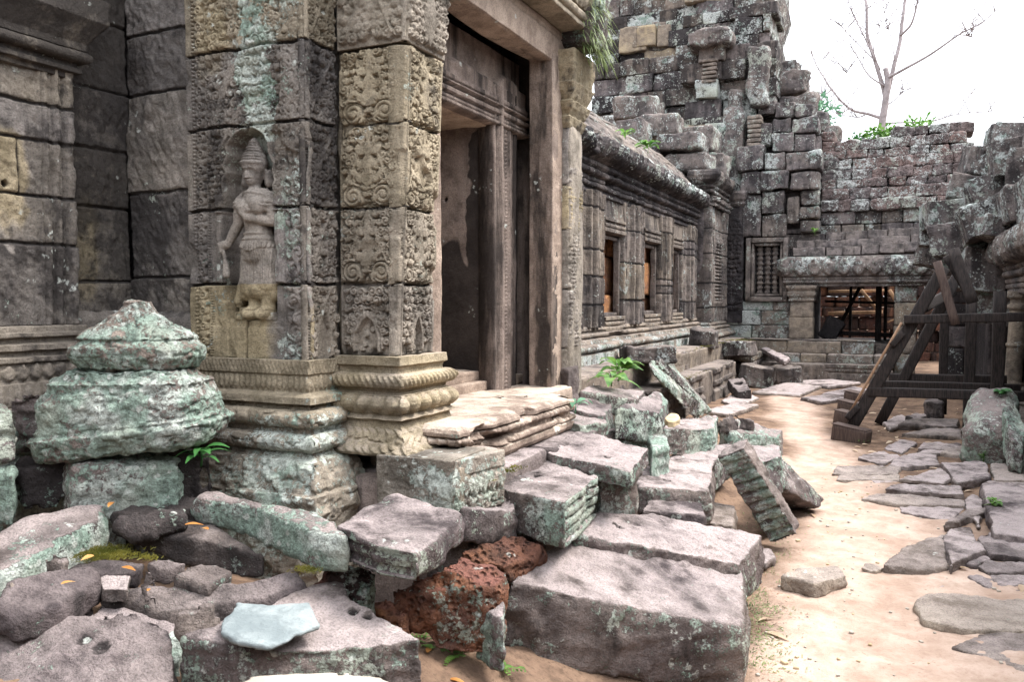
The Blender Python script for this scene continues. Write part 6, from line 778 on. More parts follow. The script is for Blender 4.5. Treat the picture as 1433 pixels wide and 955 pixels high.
# ---- carved pilaster beside the door (it leans a little)
def pilaster_face(w, seed, wide):
    r = Relief(w, 1.36, .0032, seed); r.H -= .019; jz = [0]+[a-1.40 for a in JZ[1:]]
    b0, b1 = (.014, w-.035) if wide else (.035, w-.03); uc = (b0+b1)/2
    for a in range(4):
        v0, v1 = jz[a], jz[a+1]; h = v1-v0; g = r.rng
        if a == 0:
            r.curls(b0+.01, b1-.01, v0+.05, v1-.01, .030, .019)
            aw = .07 if wide else .045; poly = [(uc-aw, v0+.02), (uc-aw*.9, v0+.10), (uc-aw*.45, v0+.15), (uc, v0+.185), (uc+aw*.45, v0+.15), (uc+aw*.9, v0+.10), (uc+aw, v0+.02)]
            r.H[inpoly(r.UU, r.VV, poly)] = -.020; r.path(poly, .008, .018); r.path([(x*1.0+(x-uc)*.22, y+.012) for x, y in poly], .005, .012)
            for k in range(5): r.bead(uc+g.uniform(-.5, .5)*aw, v0+.03+.022*k, .014, -.004)
        else:
            r.curls(b0+.006, b1-.006, v0+.012, v1-.008, .029, .019)
            sw = w/.31; r.H[inpoly(r.UU, r.VV, [(uc-.07*sw, v0+.03), (uc-.05*sw, v0+h*.55), (uc, v1-.06), (uc+.05*sw, v0+h*.55), (uc+.07*sw, v0+.03)])] = -.016
            r.curls(uc-.06*sw, uc+.06*sw, v0+.03, v0+h*.6, .022, .016); [r.petal(uc, v0+h*(.26+.17*k), h*.26, .075-.014*k, math.pi/2, .024-.002*k) for k in range(4)]; [r.petal(uc+sg*(.03-.005*k), v0+h*(.30+.17*k), h*.16, .03, math.pi/2-sg*.55, .022) for k in range(3) for sg in (-1, 1)]
            for k in range(6):
                y = v0+h*(.12+.13*k); q = .065*sw*(1-k/7)
                for sg in (-1, 1): r.petal(uc+sg*q, y, .05, .028, math.pi/2-sg*(.5+.1*(k % 3)), .020, .5*sg)
            for k in range(3): r.petal(uc-.035*sw, v0+.06+.03*k, .07*sw, .02, .0, .019)
            r.bead(uc, v0+h*.45, .02, .021)
            r.path([(uc-.115*sw, v0+.07), (uc-.06*sw, v0+h*.55), (uc-.012, v1-.03)], .005, .019); r.path([(uc+.115*sw, v0+.07), (uc+.06*sw, v0+h*.55), (uc+.012, v1-.03)], .005, .019)
            R = .045 if wide else .034
            for q in (b0+R+.012, b1-R-.012): r.H[np.hypot(r.UU-q, r.VV-(v0+R+.012)) < R*1.08] = -.019
            r.spiral(b0+R+.012, v0+R+.012, R, .021, 2.0, 1, .5); r.spiral(b1-R-.012, v0+R+.012, R, .021, 2.0, -1, .5)
            for sg in (-1, 1): r.petal(uc+sg*.02, v0+.03, .05, .03, math.pi/2-sg*.9, .018)
    if wide: r.rect(w-.034, w, 0, 1.36, .002, .003); r.rect(0, .010, 0, 1.36, 0, .003)
    else:
        r.rect(0, .026, 0, 1.36, .001, .003); r.rect(w-.022, w, 0, 1.36, .0, .003)
        v = .0
        while v < 1.36: r.bead(.031, v, .0045, .006); v += .011
    r.flat(); r.cut = 1.15; r.rough(.002); r.wear(.22, 8)
    r.H -= .018*sst(.35, .9, fbm(np.stack([r.UU, r.VV, 0*r.UU], -1), 6, 3, seed+41))
    eu = r.UU if wide is None else (w-r.UU if wide else r.UU); r.H -= .014*sst(.012, .0, eu) + .02*sst(.03, 0, eu)*sst(.1, .6, fbm(np.stack([r.VV, 0*r.UU, 0*r.UU], -1), 7, 3, 5))
    J = jz[1:4]; r.joints(J, .018, .006); r.bands(J, 'tone', [.25, .45, .65, .70]); r.bands(J, 'dark', [.15, .2, .2, .3]); r.A['lich'] += .08; r.spot(w*.5, .62, .2, .3, 'lich', .12)
    return r
SH = (.047, 0, 0)
mb = MB(); pilaster_face(.307, 21, True).to(mb, (X_S, Y_C, 1.40), (1, 0, 0), (0, -1, 0), .034, SH, fan=True); pilaster_face(.34, 22, False).to(mb, (X_C, Y_C, 1.40), (0, 1, 0), (1, 0, 0), .034, SH)
pil = mb.put('carved_pilaster', M['carved'], gate)
mb = MB(); r = Relief(.31, .30, .004, 24); r.H -= .012; r.curls(.02, .29, .02, .26, .032, .016); r.path([(.05, .04), (.15, .28), (.25, .04)], .006, .018); r.rough(.004); r.wear(.8); r.A['tone'] += .35; r.A['dark'] += .2; r.to(mb, (X_S, Y_C-.005, 2.775), (1.19, 0, 0), (0, -1, 0), .03, (.07, 0, 0), fan=True)
r = Relief(.35, .30, .004, 25); r.H -= .012; r.curls(.02, .33, .02, .26, .03, .016); r.petal(.17, .02, .24, .12, math.pi/2, .022); r.rough(.004); r.A['tone'] += .3; r.A['dark'] += .15; r.to(mb, (X_C+.067, Y_C-.005, 2.775), (0, 1, 0), (1, 0, 0), .03, (.08, 0, 0))
sweep(mb, [(X_S-.1, Y_C), (X_C+.08, Y_C), (X_C+.08, Y_C+.36), (X_C-.1, Y_C+.36)], dense([(0, 3.055), (.035, 3.06), (.035, 3.10), (.05, 3.105), (.05, 3.15), (.09, 3.2), (.10, 3.28), (-.2, 3.29)], .008), .01, tone=.4, dark=.2)
mb.put('pilaster_capital', M['carved'], gate)
mb = MB(); bb(mb, (X_S-.04, Y_C+.045, 1.0), (X_C-.045, 3.45, 2.2), n=8, tone=.5); bb(mb, (X_S-.04, Y_C+.045, 2.2), (X_C+.010, 3.45, 3.1), n=8, tone=.5, dark=.2); mb.put('pilaster_core', M['carved'], pil)

# ---- mouldings under pilaster and goddess wall
pb = dense([(.0, 1.40), (.035, 1.398), (.04, 1.36), (.025, 1.352), (.02, 1.335)] + roll(.035, 1.255, 1.325, .04) + [(.035, 1.25), (.03, 1.24), (.04, 1.235)] + roll(.045, 1.145, 1.232, .035) + [(.05, 1.14), (.075, 1.125), (.045, 1.115), (.055, 1.085), (.075, 1.07), (.10, 1.03), (.135, .995), (.14, .985), (.135, .975), (.05, .970)], .0045)
def pmod(S, T, V):
    z = V[..., 2]; rope = .007*np.where((z > 1.262) & (z < 1.318), np.maximum(0, np.sin(2*np.pi*(S/.026+(z-1.29)/.05)))**.6, 0)
    x = (S % .062)/.062*2-1; y = (z-1.19)/.038; bulb = np.where(np.abs(y) < 1, .024*np.sqrt(np.clip(1-(x/.86)**2-y*y*.9, 0, 1))-.006, 0)
    wv = np.where((z < 1.085) & (z > .985), .006*np.sin(2*np.pi*(S/.036+.5*np.sin(2*np.pi*(z-.985)/.1)+.25*fbm(np.stack([S, 0*z, 0*z], -1), 9, 2, 7)))-.010*worm(np.stack([S, z, 0*z], -1), 14, 4), 0)
    return rope+bulb+wv
mb = MB(); sweep(mb, [(X_S-.02, Y_C), (X_C, Y_C), (X_C, 3.46), (-2.3, 3.46)], pb, .0045, pmod, tone=lambda P: .75+.2*fbm(P, 4, 2, 3), lich=lambda P: .1+.15*sst(1.05, .98, P[:, 2]), dark=.08, wear=.3); mb.put('pilaster_base', M['carved'], gate)
pw = dense([(0, 1.388), (.012, 1.385), (.012, 1.325), (.004, 1.32), (.004, 1.245), (.05, 1.23), (.055, 1.20), (.03, 1.195), (.03, 1.18)] + roll(.045, 1.095, 1.175, .045) + [(.05, 1.09), (.05, 1.08)] + roll(.06, .995, 1.075, .05) + [(.07, .99), (.08, .975), (.11, .965), (.13, .92), (.15, .86), (.15, .84), (.165, .83), (.17, .76), (.16, .70), (.16, .3)], .005)
def wmod(S, T, V):
    z = V[..., 2]; k = lotus(S, T, V, 1.255, 1.318, .03, .010); g = np.where((z > 1.328) & (z < 1.38), .005*np.sin(2*np.pi*(S/.022))*np.sin((z-1.328)*120), 0)
    return k+g+np.where(z < .97, .018*np.maximum(0, fbm(np.stack([S, z, 0*z], -1), 17, 3, 8)), 0)+np.where(z < 1.2, .007*fbm(V, 16, 3, 9)-.010*worm(V, 13, 4), 0)
def wl(P):
    q = np.exp(-((P[:, 0]+2.28)/.16)**2)*sst(1.45, 1.25, P[:, 2]); return np.clip(.10+.40*q+.40*sst(1.2, 1.08, P[:, 2])*(P[:, 0] < -2.2)+.10*sst(1.0, .9, P[:, 2]), 0, .62)
mb = MB(); sweep(mb, [(-3.0, 2.99), (-3.0, Y_A), (X_S, Y_A), (X_S, 3.09)], pw, .005, wmod, tone=lambda P: .35+.3*sst(1.0, 1.3, P[:, 2]), lich=wl, dark=.2); mb.put('wall_base', M['carved'], gate)
# the carved stone the pilaster stands on
mb = MB()
r = Relief(.40, .25, .0045, 31); r.H -= .006; r.rough(.010, 7); r.A['lich'] += .25; r.A['tone'] += .25; r.spot(.3, .1, .15, .15, 'lich', .3); r.to(mb, (-2.0, 2.95, .735), (.94, -.05, .02), (.05, -.998, 0), .3)
r = Relief(.36, .24, .004, 32); r.H -= .012; r.rect(0, .36, .17, .24, .002); [r.petal(.03+.06*k, .165, .10, .05, -math.pi/2, .022) for k in range(6)]; [r.petal(.06+.06*k, .15, .07, .04, -math.pi/2, .02) for k in range(5)]; [r.bead(.06+.06*k, .05, .018, .02) for k in range(5)]; r.curls(.02, .34, .0, .07, .022, .018); r.flat(); r.rough(.005, 12); r.A['lich'] += .48; r.A['tone'] += .2; r.to(mb, (-1.62, 2.93, .75), (.22, .975, .0), (.975, -.22, .1), .3)
bb(mb, (-1.99, 2.965, .74), (-1.60, 3.36, .972), n=14, r=.03, amp=.012, fs=6, tone=.4, lich=.25, dark=.15, wear=.6); mb.put('pedestal_stone', M['carved'], gate)
# ---- goddess figure: one continuous body in half relief
def capsule_sdf(P, a, b, ra, rb, sq=1.0):
    a = np.array(a); b = np.array(b); d = b-a; t = np.clip(((P-a)@d)/max(d@d, 1e-9), 0, 1); q = P-a-t[:, None]*d; q = q*np.array([1, sq, 1]); return np.linalg.norm(q, axis=1)-(ra+(rb-ra)*t)
def goddess():
    y0 = 2.925
    def X(px, py, y=None): return (-2.64+.00395*(px-345), y if y is not None else y0, 1.89-.0031*(py-345))
    K = []                                                    # (a, b, ra, rb)
    def cap(a, b, ra, rb): K.append((np.array(a), np.array(b), ra, rb))
    cap(X(348, 231), X(347, 246), .054, .043); cap(X(348, 245, 2.90), X(348, 250, 2.90), .030, .026)
    cap(X(348, 226), X(348, 222), .062, .060); cap(X(348, 219), X(348, 208), .052, .040); cap(X(348, 206), X(348, 196), .040, .024); cap(X(348, 196), X(348, 189), .024, .010)
    for s in (331, 364): cap(X(s, 238, 2.945), X(s, 252, 2.95), .018, .026)
    cap(X(348, 250), X(348, 266), .028, .032); cap(X(334, 275), X(373, 277), .036, .036); cap(X(353, 280), X(353, 300), .075, .072)
    cap(X(343, 288, 2.875), X(343, 290, 2.875), .042, .040); cap(X(363, 287, 2.875), X(363, 289, 2.875), .042, .040)
    cap(X(352, 300), X(352, 322), .066, .058); cap(X(354, 326), X(354, 345), .064, .082); cap(X(355, 345), X(355, 352), .086, .086)
    cap(X(346, 352), X(344, 398), .058, .062); cap(X(366, 352), X(367, 398), .056, .060); cap(X(356, 356), X(356, 398), .05, .062)
    cap(X(332, 280, 2.91), X(328, 312, 2.90), .034, .026); cap(X(328, 312, 2.90), X(316, 340, 2.885), .026, .019); cap(X(316, 340, 2.885), X(309, 343, 2.88), .022, .018)
    for k in range(4): cap(X(311-k*.6, 337+4*k, 2.875), X(305+k, 340+4*k, 2.87), .008, .006)
    cap(X(310, 345, 2.875), X(312, 366, 2.885), .007, .008); cap(X(312, 366, 2.885), X(314, 386, 2.88), .012, .018)
    cap(X(376, 283, 2.91), X(379, 310, 2.905), .033, .027); cap(X(379, 310, 2.905), X(353, 305, 2.855), .025, .019); cap(X(353, 305, 2.855), X(346, 297, 2.85), .020, .016)
    for k in range(4): cap(X(347+3*k, 298-k, 2.845), X(344+3*k, 290-k, 2.84), .008, .006)
    cap(X(356, 396), X(355, 404), .06, .064); cap(X(338, 404), X(331, 415), .05, .03); cap(X(370, 404), X(374, 416), .046, .03); cap(X(333, 415), X(373, 417), .030, .030); cap(X(345, 406), X(362, 407), .058, .055); cap(X(324, 392, 2.945), X(318, 425, 2.95), .02, .03)
    for s in (347, 366): cap(X(s, 418), X(s, 440), .033, .036); cap(X(s, 441, 2.905), X(s-4, 443, 2.87), .032, .024)
    lo = np.array([-2.86, 2.80, 1.545]); hi = np.array([-2.46, 3.0, 2.40]); bmv = MB()
    for a, b, ra, rb in K:
        n = 4; pts = [a+(b-a)*t for t in np.linspace(0, 1, n)]; rad = [ra+(rb-ra)*t for t in np.linspace(0, 1, n)]
        d = (b-a)/np.linalg.norm(b-a); pts = [a-d*ra*.8, a-d*ra*.45]+pts+[b+d*rb*.45, b+d*rb*.8]; rad = [ra*.55, ra*.88]+rad+[rb*.88, rb*.55]; tube(bmv, pts, rad, 14)
    m = mesh_np('t', np.concatenate(bmv.V), [np.concatenate(bmv.F4), np.concatenate(bmv.F3)]); ob = bpy.data.objects.new('t', m); COL.objects.link(ob)
    md = ob.modifiers.new('r', 'REMESH'); md.mode = 'VOXEL'; md.voxel_size = .0036; bpy.context.view_layer.update(); e = ob.evaluated_get(bpy.context.evaluated_depsgraph_get()); me = e.to_mesh()
    V = np.empty(len(me.vertices)*3); me.vertices.foreach_get('co', V); V = V.reshape(-1, 3); lv = np.empty(len(me.loops), np.int32); me.loops.foreach_get('vertex_index', lv); F = lv.reshape(-1, 4); e.to_mesh_clear()
    bpy.data.objects.remove(ob); bpy.data.meshes.remove(m); V = laplace(V, adj(F), 7)
    N = vnormals(V, F); px = 345+(V[:, 0]+2.64)/.00395; py = 345-(V[:, 2]-1.89)/.0031; fr = sst(.1, .6, -N[:, 1])
    def g(cx, cy, sx, sy): return np.exp(-((px-cx)/sx)**2-((py-cy)/sy)**2)
    d = .012*g(347.5, 240, 2.0, 4.5) - .008*g(343, 235.5, 2.6, 2.0) - .008*g(352, 235.5, 2.6, 2.0) + .005*g(343, 235.8, 1.7, 1.0) + .005*g(352, 235.8, 1.7, 1.0) + .006*g(347.5, 246.5, 4.2, 1.1) - .007*g(347.5, 248.3, 4.5, .8) + .005*g(347.5, 250, 3.5, 1.2) + .004*(g(343, 232.3, 3.5, .8)+g(352, 232.3, 3.5, .8))   # face
    d += .004*np.sin(py*1.5)*((py < 224) & (py > 190)) + .006*np.exp(-((py-225)/2.0)**2)                         # crown bands
    d += .006*np.exp(-((py-(268+.04*(px-352)**2*.35))/1.7)**2)*(np.abs(px-352) < 20)                              # necklace
    d += .008*np.exp(-((py-327)/2.2)**2)*(np.abs(px-355) < 22) + .006*np.exp(-((py-335)/2.0)**2)*(np.abs(px-355) < 24) + .007*((py > 338) & (py < 347+6*np.exp(-((px-356)/9)**2)))*(np.abs(px-355) < 24)*(.6+.4*np.sin(px*2.2))   # girdle
    d += -.007*np.exp(-((px-355)/1.3)**2)*(py > 352)*(py < 398) + .0022*np.sin(px*2.6)*(py > 352)*(py < 398)*(np.abs(px-356) < 22)   # skirt pleats
    d += .005*((np.abs(py-282) < 2)+(np.abs(py-287) < 1.2))*((px < 337) | (px > 371)) + .005*(np.abs(py-434) < 2.5)
    V = V+N*(fr*d)[:, None]; V = V+N*(.0025*fbm(V, 22, 3, 5))[:, None]; V[:, 1] = np.minimum(V[:, 1], 2.99)
    put('goddess_relief', V, F, M['carved'], gate, tone=np.where(V[:, 2] < 1.722, .95, .12), dark=np.where(V[:, 2] < 1.722, 0, .22), lich=.1, wear=0)
goddess()

# ---- outer door frame, threshold, lower step
XF = -2.04
fr = MB(); P0 = dict(tone=.35, dark=.2, lich=.02)
def slab_panel(mb, O, U, N, w, h, seed, thick, dark, tone, res=.008, amp=.004, lich=.02, tall=True):
    r = Relief(w, h, res, seed); r.rough(amp, 6); r.A['dark'] += dark; r.A['tone'] += tone; r.A['lich'] += lich; return r
mb = MB(); r = slab_panel(None, 0, 0, 0, .22, 2.25, 41, 0, .15, .65); r.H -= .012*(np.abs(r.UU-.19) < .006); r.to(mb, (XF, 5.04, 1.0), (0, 1, 0), (1, 0, 0), .05)
r = slab_panel(None, 0, 0, 0, .30, 2.25, 42, 0, .42, .35); r.spot(.16, .9, .12, 1.4, 'dark', .15); r.to(mb, (XF-.16, 5.035, 1.0), (1/1.875, 0, 0), (0, -1, 0), .1)
bb(mb, (XF-.165, 5.05, .95), (XF-.01, 5.25, 3.24), n=6, **P0); mb.put('door_jamb', M['door'], gate)
mb = MB(); r = slab_panel(None, 0, 0, 0, .12, 2.2, 43, 0, .1, .6); r.to(mb, (XF+.005, 3.45, 1.0), (0, 1, 0), (1, 0, 0), .17); mb.put('door_jamb', M['door'], gate)
mb = MB(); r = slab_panel(None, 0, 0, 0, 1.95, .22, 44, 0, .12, .55); r.H += -.012*(np.abs(r.VV-.17) < .006); r.to(mb, (XF, 3.40, 3.205), (0, 1, 0), (1, 0, 0), .1)
bb(mb, (XF-.17, 3.40, 3.202), (XF-.012, 5.35, 3.42), n=8, r=.01, tone=.6, dark=.3); mb.put('door_lintel', M['door'], gate)
pt = dense([(-.3, 1.085), (-.02, 1.08), (.0, 1.07), (.012, 1.055), (.012, 1.04), (-.005, 1.035)] + roll(-.005, .995, 1.03, .022) + [(-.01, .99), (-.01, .975)] + roll(.0, .935, .97, .022) + [(.0, .93), (.012, .925), (.012, .90), (.0, .88), (-.2, .87)], .005)
def tmod(S, T, V): z = V[..., 2]; return np.where((z > .93) & (z < .975), .006*np.sin(2*np.pi*S/.022), 0)+np.where((z > .99) & (z < 1.035), .008*np.sin(2*np.pi*S/.05), 0)-.05*sst(.2, .7, fbm(np.stack([S, 2*z, 0*z], -1), 4.2, 3, 17))*(z > .9)+.008*fbm(V, 9, 3, 4)
mb = MB(); sweep(mb, [(-2.2, 3.2), (-1.74, 3.2), (-1.74, 4.62), (-2.1, 4.66)], pt, .007, tmod, tone=.55, wear=1, lich=.22, dark=.12)
bb(mb, (-2.75, 3.24, .9), (-1.80, 4.62, 1.083), n=26, r=.015, amp=.006, fs=6, tone=.65, wear=1, lich=.02, dark=.05); bb(mb, (-2.45, 4.55, .9), (-1.95, 5.2, 1.078), n=8, tone=.6, wear=1); mb.put('threshold', M['door'], gate)
mb = MB()
for k, (x0, x1, z) in enumerate(((-3.1, -2.40, 1.20), (-3.1, -2.34, 1.14))): bb(mb, (x0, 3.3, z-.07), (x1, 5.5, z), n=16, r=.015, amp=.006, seed=k, tone=.75, wear=1, dark=.08)
mb.put('inner_step', M['door'], gate)
mb = MB(); bb(mb, (-2.2, 3.1, .4), (-1.63, 3.98, .875), n=22, r=.03, amp=.014, fs=4, seed=3, tone=.15, lich=.4, dark=.3, wear=.9); bb(mb, (-2.2, 4.0, .4), (-1.60, 4.74, .868), n=20, r=.03, amp=.014, fs=4, seed=6, tone=.15, lich=.4, dark=.3, wear=.9); mb.put('lower_step', M['stone'], gate)
# ---- inner frame and the stone lining seen through the door
XI = -2.30
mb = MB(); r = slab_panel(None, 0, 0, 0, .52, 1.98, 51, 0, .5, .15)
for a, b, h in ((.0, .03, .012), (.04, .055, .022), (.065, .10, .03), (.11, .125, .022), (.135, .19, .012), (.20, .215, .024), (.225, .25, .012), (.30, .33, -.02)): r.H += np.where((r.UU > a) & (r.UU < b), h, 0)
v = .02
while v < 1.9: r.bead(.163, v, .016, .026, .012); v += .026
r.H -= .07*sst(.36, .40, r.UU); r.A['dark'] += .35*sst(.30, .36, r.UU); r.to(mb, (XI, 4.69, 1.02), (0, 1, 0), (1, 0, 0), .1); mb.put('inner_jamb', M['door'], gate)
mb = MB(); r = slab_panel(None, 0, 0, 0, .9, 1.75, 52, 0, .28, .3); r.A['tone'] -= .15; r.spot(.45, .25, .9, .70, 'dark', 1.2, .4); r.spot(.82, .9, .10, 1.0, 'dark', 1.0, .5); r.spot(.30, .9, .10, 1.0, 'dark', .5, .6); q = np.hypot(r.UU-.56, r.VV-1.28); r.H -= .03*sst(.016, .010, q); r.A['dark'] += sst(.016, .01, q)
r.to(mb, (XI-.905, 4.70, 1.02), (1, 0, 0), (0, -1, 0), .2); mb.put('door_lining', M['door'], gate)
mb = MB(); r = slab_panel(None, 0, 0, 0, 1.75, .50, 53, 0, .45, .2); 
for a, b, h in ((.0, .03, .03), (.04, .06, .015), (.07, .10, .03), (.12, .135, .04), (.15, .18, .02)): r.H += np.where((r.VV > a) & (r.VV < b), h, 0)
r.H -= .05*sst(.30, .34, r.VV+.05*fbm(np.stack([r.UU, 0*r.UU, 0*r.UU], -1), 4, 2, 4)); r.to(mb, (XI, 3.45, 2.745), (0, 1, 0), (1, 0, 0), .1)
bb(mb, (XI-.9, 3.4, 2.742), (XI-.05, 5.2, 2.95), n=8, r=.01, tone=.9, dark=0); mb.put('inner_lintel', M['door'], gate)
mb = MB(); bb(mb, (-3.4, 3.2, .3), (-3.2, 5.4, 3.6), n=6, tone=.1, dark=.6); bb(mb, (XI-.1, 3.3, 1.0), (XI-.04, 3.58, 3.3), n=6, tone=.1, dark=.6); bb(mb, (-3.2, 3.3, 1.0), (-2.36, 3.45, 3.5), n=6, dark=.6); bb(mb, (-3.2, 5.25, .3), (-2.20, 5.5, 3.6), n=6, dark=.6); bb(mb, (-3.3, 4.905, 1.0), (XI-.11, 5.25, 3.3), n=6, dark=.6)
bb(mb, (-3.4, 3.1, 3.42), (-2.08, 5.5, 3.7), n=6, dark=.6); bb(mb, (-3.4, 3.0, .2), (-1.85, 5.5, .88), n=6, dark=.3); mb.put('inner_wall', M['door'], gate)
# ---- overhanging carved lintel above the door, right pilaster with capital
po = dense([(-.05, 3.43), (.14, 3.425), (.16, 3.43), (.165, 3.45), (.15, 3.455), (.15, 3.47)] + roll(.15, 3.47, 3.53, .03) + [(.15, 3.535), (.17, 3.54), (.19, 3.62), (.22, 3.70), (.25, 3.72), (.25, 3.80), (.2, 3.82), (.2, 4.2), (-.3, 4.21)], .007)
mb = MB(); sweep(mb, [(-2.3, 3.42), (XF, 3.42), (XF, 5.10), (-2.4, 5.10)], po, .009, lambda S, T, V: lotus(S, T, V, 3.54, 3.70, .06, .02)+.02*np.where(V[..., 2] > 3.82, np.maximum(0, fbm(V, 12, 3, 3)), 0), tone=.45, dark=.2, lich=.1); mb.put('lintel_hood', M['carved'], gate)
mb = MB(); r = Relief(.27, 1.85, .006, 61); r.H -= .012; r.curls(.02, .25, .3, 1.55, .022, .019); r.path([(.06, .02), (.13, .28), (.2, .02)], .01, .016); r.flat(); r.rough(.005); r.wear(.3); r.joints([.32, .72, 1.12, 1.42], .02, .008); r.bands([.32, .72, 1.12, 1.42], 'tone', [.25, .15, .2, .75, .1]); r.A['lich'] += .12; r.A['dark'] += .1; r.spot(.1, 1.27, .2, .12, 'tone', .5); r.to(mb, (-1.985, 5.22, 1.0), (0, 1, 0), (1, 0, 0), .1)
bb(mb, (-2.2, 5.23, .7), (-1.99, 5.48, 2.85), n=8, tone=.3, dark=.2); mb.put('carved_pilaster', M['carved'], gate)
mb = MB(); sweep(mb, [(-2.15, 5.22), (-2.0, 5.22), (-2.0, 5.49), (-2.3, 5.49)], dense([(0, 2.80), (.015, 2.83), (.025, 2.87), (.01, 2.885), (.035, 2.93), (.045, 2.97), (.025, 2.985), (.05, 3.04), (.065, 3.09), (.05, 3.10), (.07, 3.2), (.07, 3.3), (-.1, 3.31)], .006), .008, lambda S, T, V: .01*np.maximum(0, fbm(V, 22, 3, 5)), tone=.8, dark=.35, lich=.05); mb.put('pilaster_capital', M['carved'], gate)
mb = MB(); rbox(mb, (-1.99, 5.36, 3.46), (.17, .17, .13), n=12, r=.05, amp=.03, fs=6, seed=4, tone=.2, dark=.5, lich=.3); rbox(mb, (-1.96, 5.38, 3.70), (.15, .16, .12), n=12, r=.05, amp=.03, fs=6, seed=8, tone=.1, dark=.5, lich=.35); rbox(mb, (-2.0, 5.36, 4.0), (.2, .2, .18), n=12, r=.05, amp=.03, fs=6, seed=9, tone=.1, dark=.5, lich=.35); mb.put('broken_cornice', M['stone'], gate)
# ---- body of the building above and behind, with added light-blocking rear walls
mb = MB(); g = random.Random(4)
def courses(mb, x0, x1, y0, y1, z0, z1, hz, wl, seed, axis='x', jit=.03, n=5, **attr):
    g = random.Random(seed); z = z0
    while z < z1-.02:
        h = min(hz*g.uniform(.8, 1.2), z1-z); a0, a1 = (x0, x1) if axis == 'x' else (y0, y1); a = a0
        while a < a1-.02:
            w = min(wl*g.uniform(.6, 1.4), a1-a); w = a1-a if a1-a-w < wl*.35 else w
            o = g.uniform(-jit, jit); at = {k: max(0, v+g.uniform(-.18, .22)) for k, v in attr.items()}
            if axis == 'x': bb(mb, (a+.004, y0+o, z+.004), (a+w-.004, y1, z+h-.004), n=n, r=.03, amp=.012, seed=g.randrange(999), **at)
            elif axis == 'x+': bb(mb, (a, y0, z), (a+w, y1+o, z+h), n=n, r=.03, seed=g.randrange(999), **at)
            elif axis == 'y-': bb(mb, (x0+o, a+.004, z+.004), (x1, a+w-.004, z+h-.004), n=n, r=.03, amp=.012, seed=g.randrange(999), **at)
            else: bb(mb, (x0, a+.004, z+.004), (x1+o, a+w-.004, z+h-.004), n=n, r=.03, amp=.012, seed=g.randrange(999), **at)
            a += w
        z += h
A0 = dict(tone=.15, dark=.4, lich=.25)
courses(mb, -4.2, -3.44, .2, 2.6, 3.36, 5.6, .4, .6, 1, 'y', **A0); courses(mb, -3.5, -2.35, 2.92, 3.4, 3.36, 5.3, .4, .5, 2, 'x', **A0)
courses(mb, -2.9, -2.1, 3.2, 5.4, 4.2, 5.2, .4, .6, 3, 'y', **A0); courses(mb, -4.2, -3.45, -1.5, 1.1, .2, 3.4, .4, .6, 4, 'y', **A0)
courses(mb, -3.4, -2.2, 5.5, 6.0, .3, 5.0, .4, .6, 5, 'x', **A0); bb(mb, (-6.5, -1.5, .2), (-3.9, 6.0, 5.2), n=8, dark=.5); bb(mb, (-3.95, 3.1, .2), (-3.41, 5.9, 5.0), n=6, dark=.5); bb(mb, (-3.46, .9, .2), (-3.36, 2.55, .9), n=6, dark=.5)
courses(mb, -6.0, 2.6, -3.4, -2.9, -.1, 3.1, .45, .7, 6, 'x', **A0); courses(mb, -4.2, -3.45, -3.4, -1.5, .2, 3.6, .45, .7, 7, 'y', **A0)  # unseen rear walls, added to cut light from behind the camera
mb.put('upper_wall_and_blockers', M['stone'], gate)

# ================================================================ long gallery with the row of windows
XG = -3.65
gal = empty('temple_gallery', (-4.0, 12.0, 0), 'long low sandstone gallery with a row of open windows and a broken vault', 'temple gallery')
WIN = [(9.05, 9.85), (10.88, 11.76), (12.87, 13.80), (14.63, 15.45)]; ZS, ZH = 1.42, 2.56
def pier(y0, y1, seed):
    w = y1-y0; r = Relief(w, 1.80, .014, seed); g = r.rng; c = w/2
    for a, b, h in ((c-.30, c+.30, .03), (c-.22, c-.12, .06), (c-.09, c+.09, .085), (c+.12, c+.22, .06), (c-.42, c-.36, .03), (c+.36, c+.42, .03), (.0, .07, .035), (w-.07, w, .035), (.09, .12, .02), (w-.12, w-.09, .02)):
        r.H += np.where((r.UU > a) & (r.UU < b), h*np.clip(1-((r.UU-(a+b)/2)/((b-a)/2))**4, 0, 1), 0)
    r.rough(.012, 4); js = sorted(g.uniform(.2, 1.6) for _ in range(4)); r.joints(js, .02, .012); r.bands(js, 'tone', [g.uniform(.05, .5) for _ in range(5)]); r.bands(js, 'dark', [g.uniform(.25, .6) for _ in range(5)]); r.A['lich'] += .28
    mb = MB(); r.to(mb, (XG, y0, 1.28), (0, 1, 0), (1, 0, 0), .13); mb.put('pilaster', M['far'], gal)
edges = [6.0]+[e for w in WIN for e in w]+[16.7]
for k in range(0, len(edges), 2): pier(edges[k], edges[k+1], 70+k)
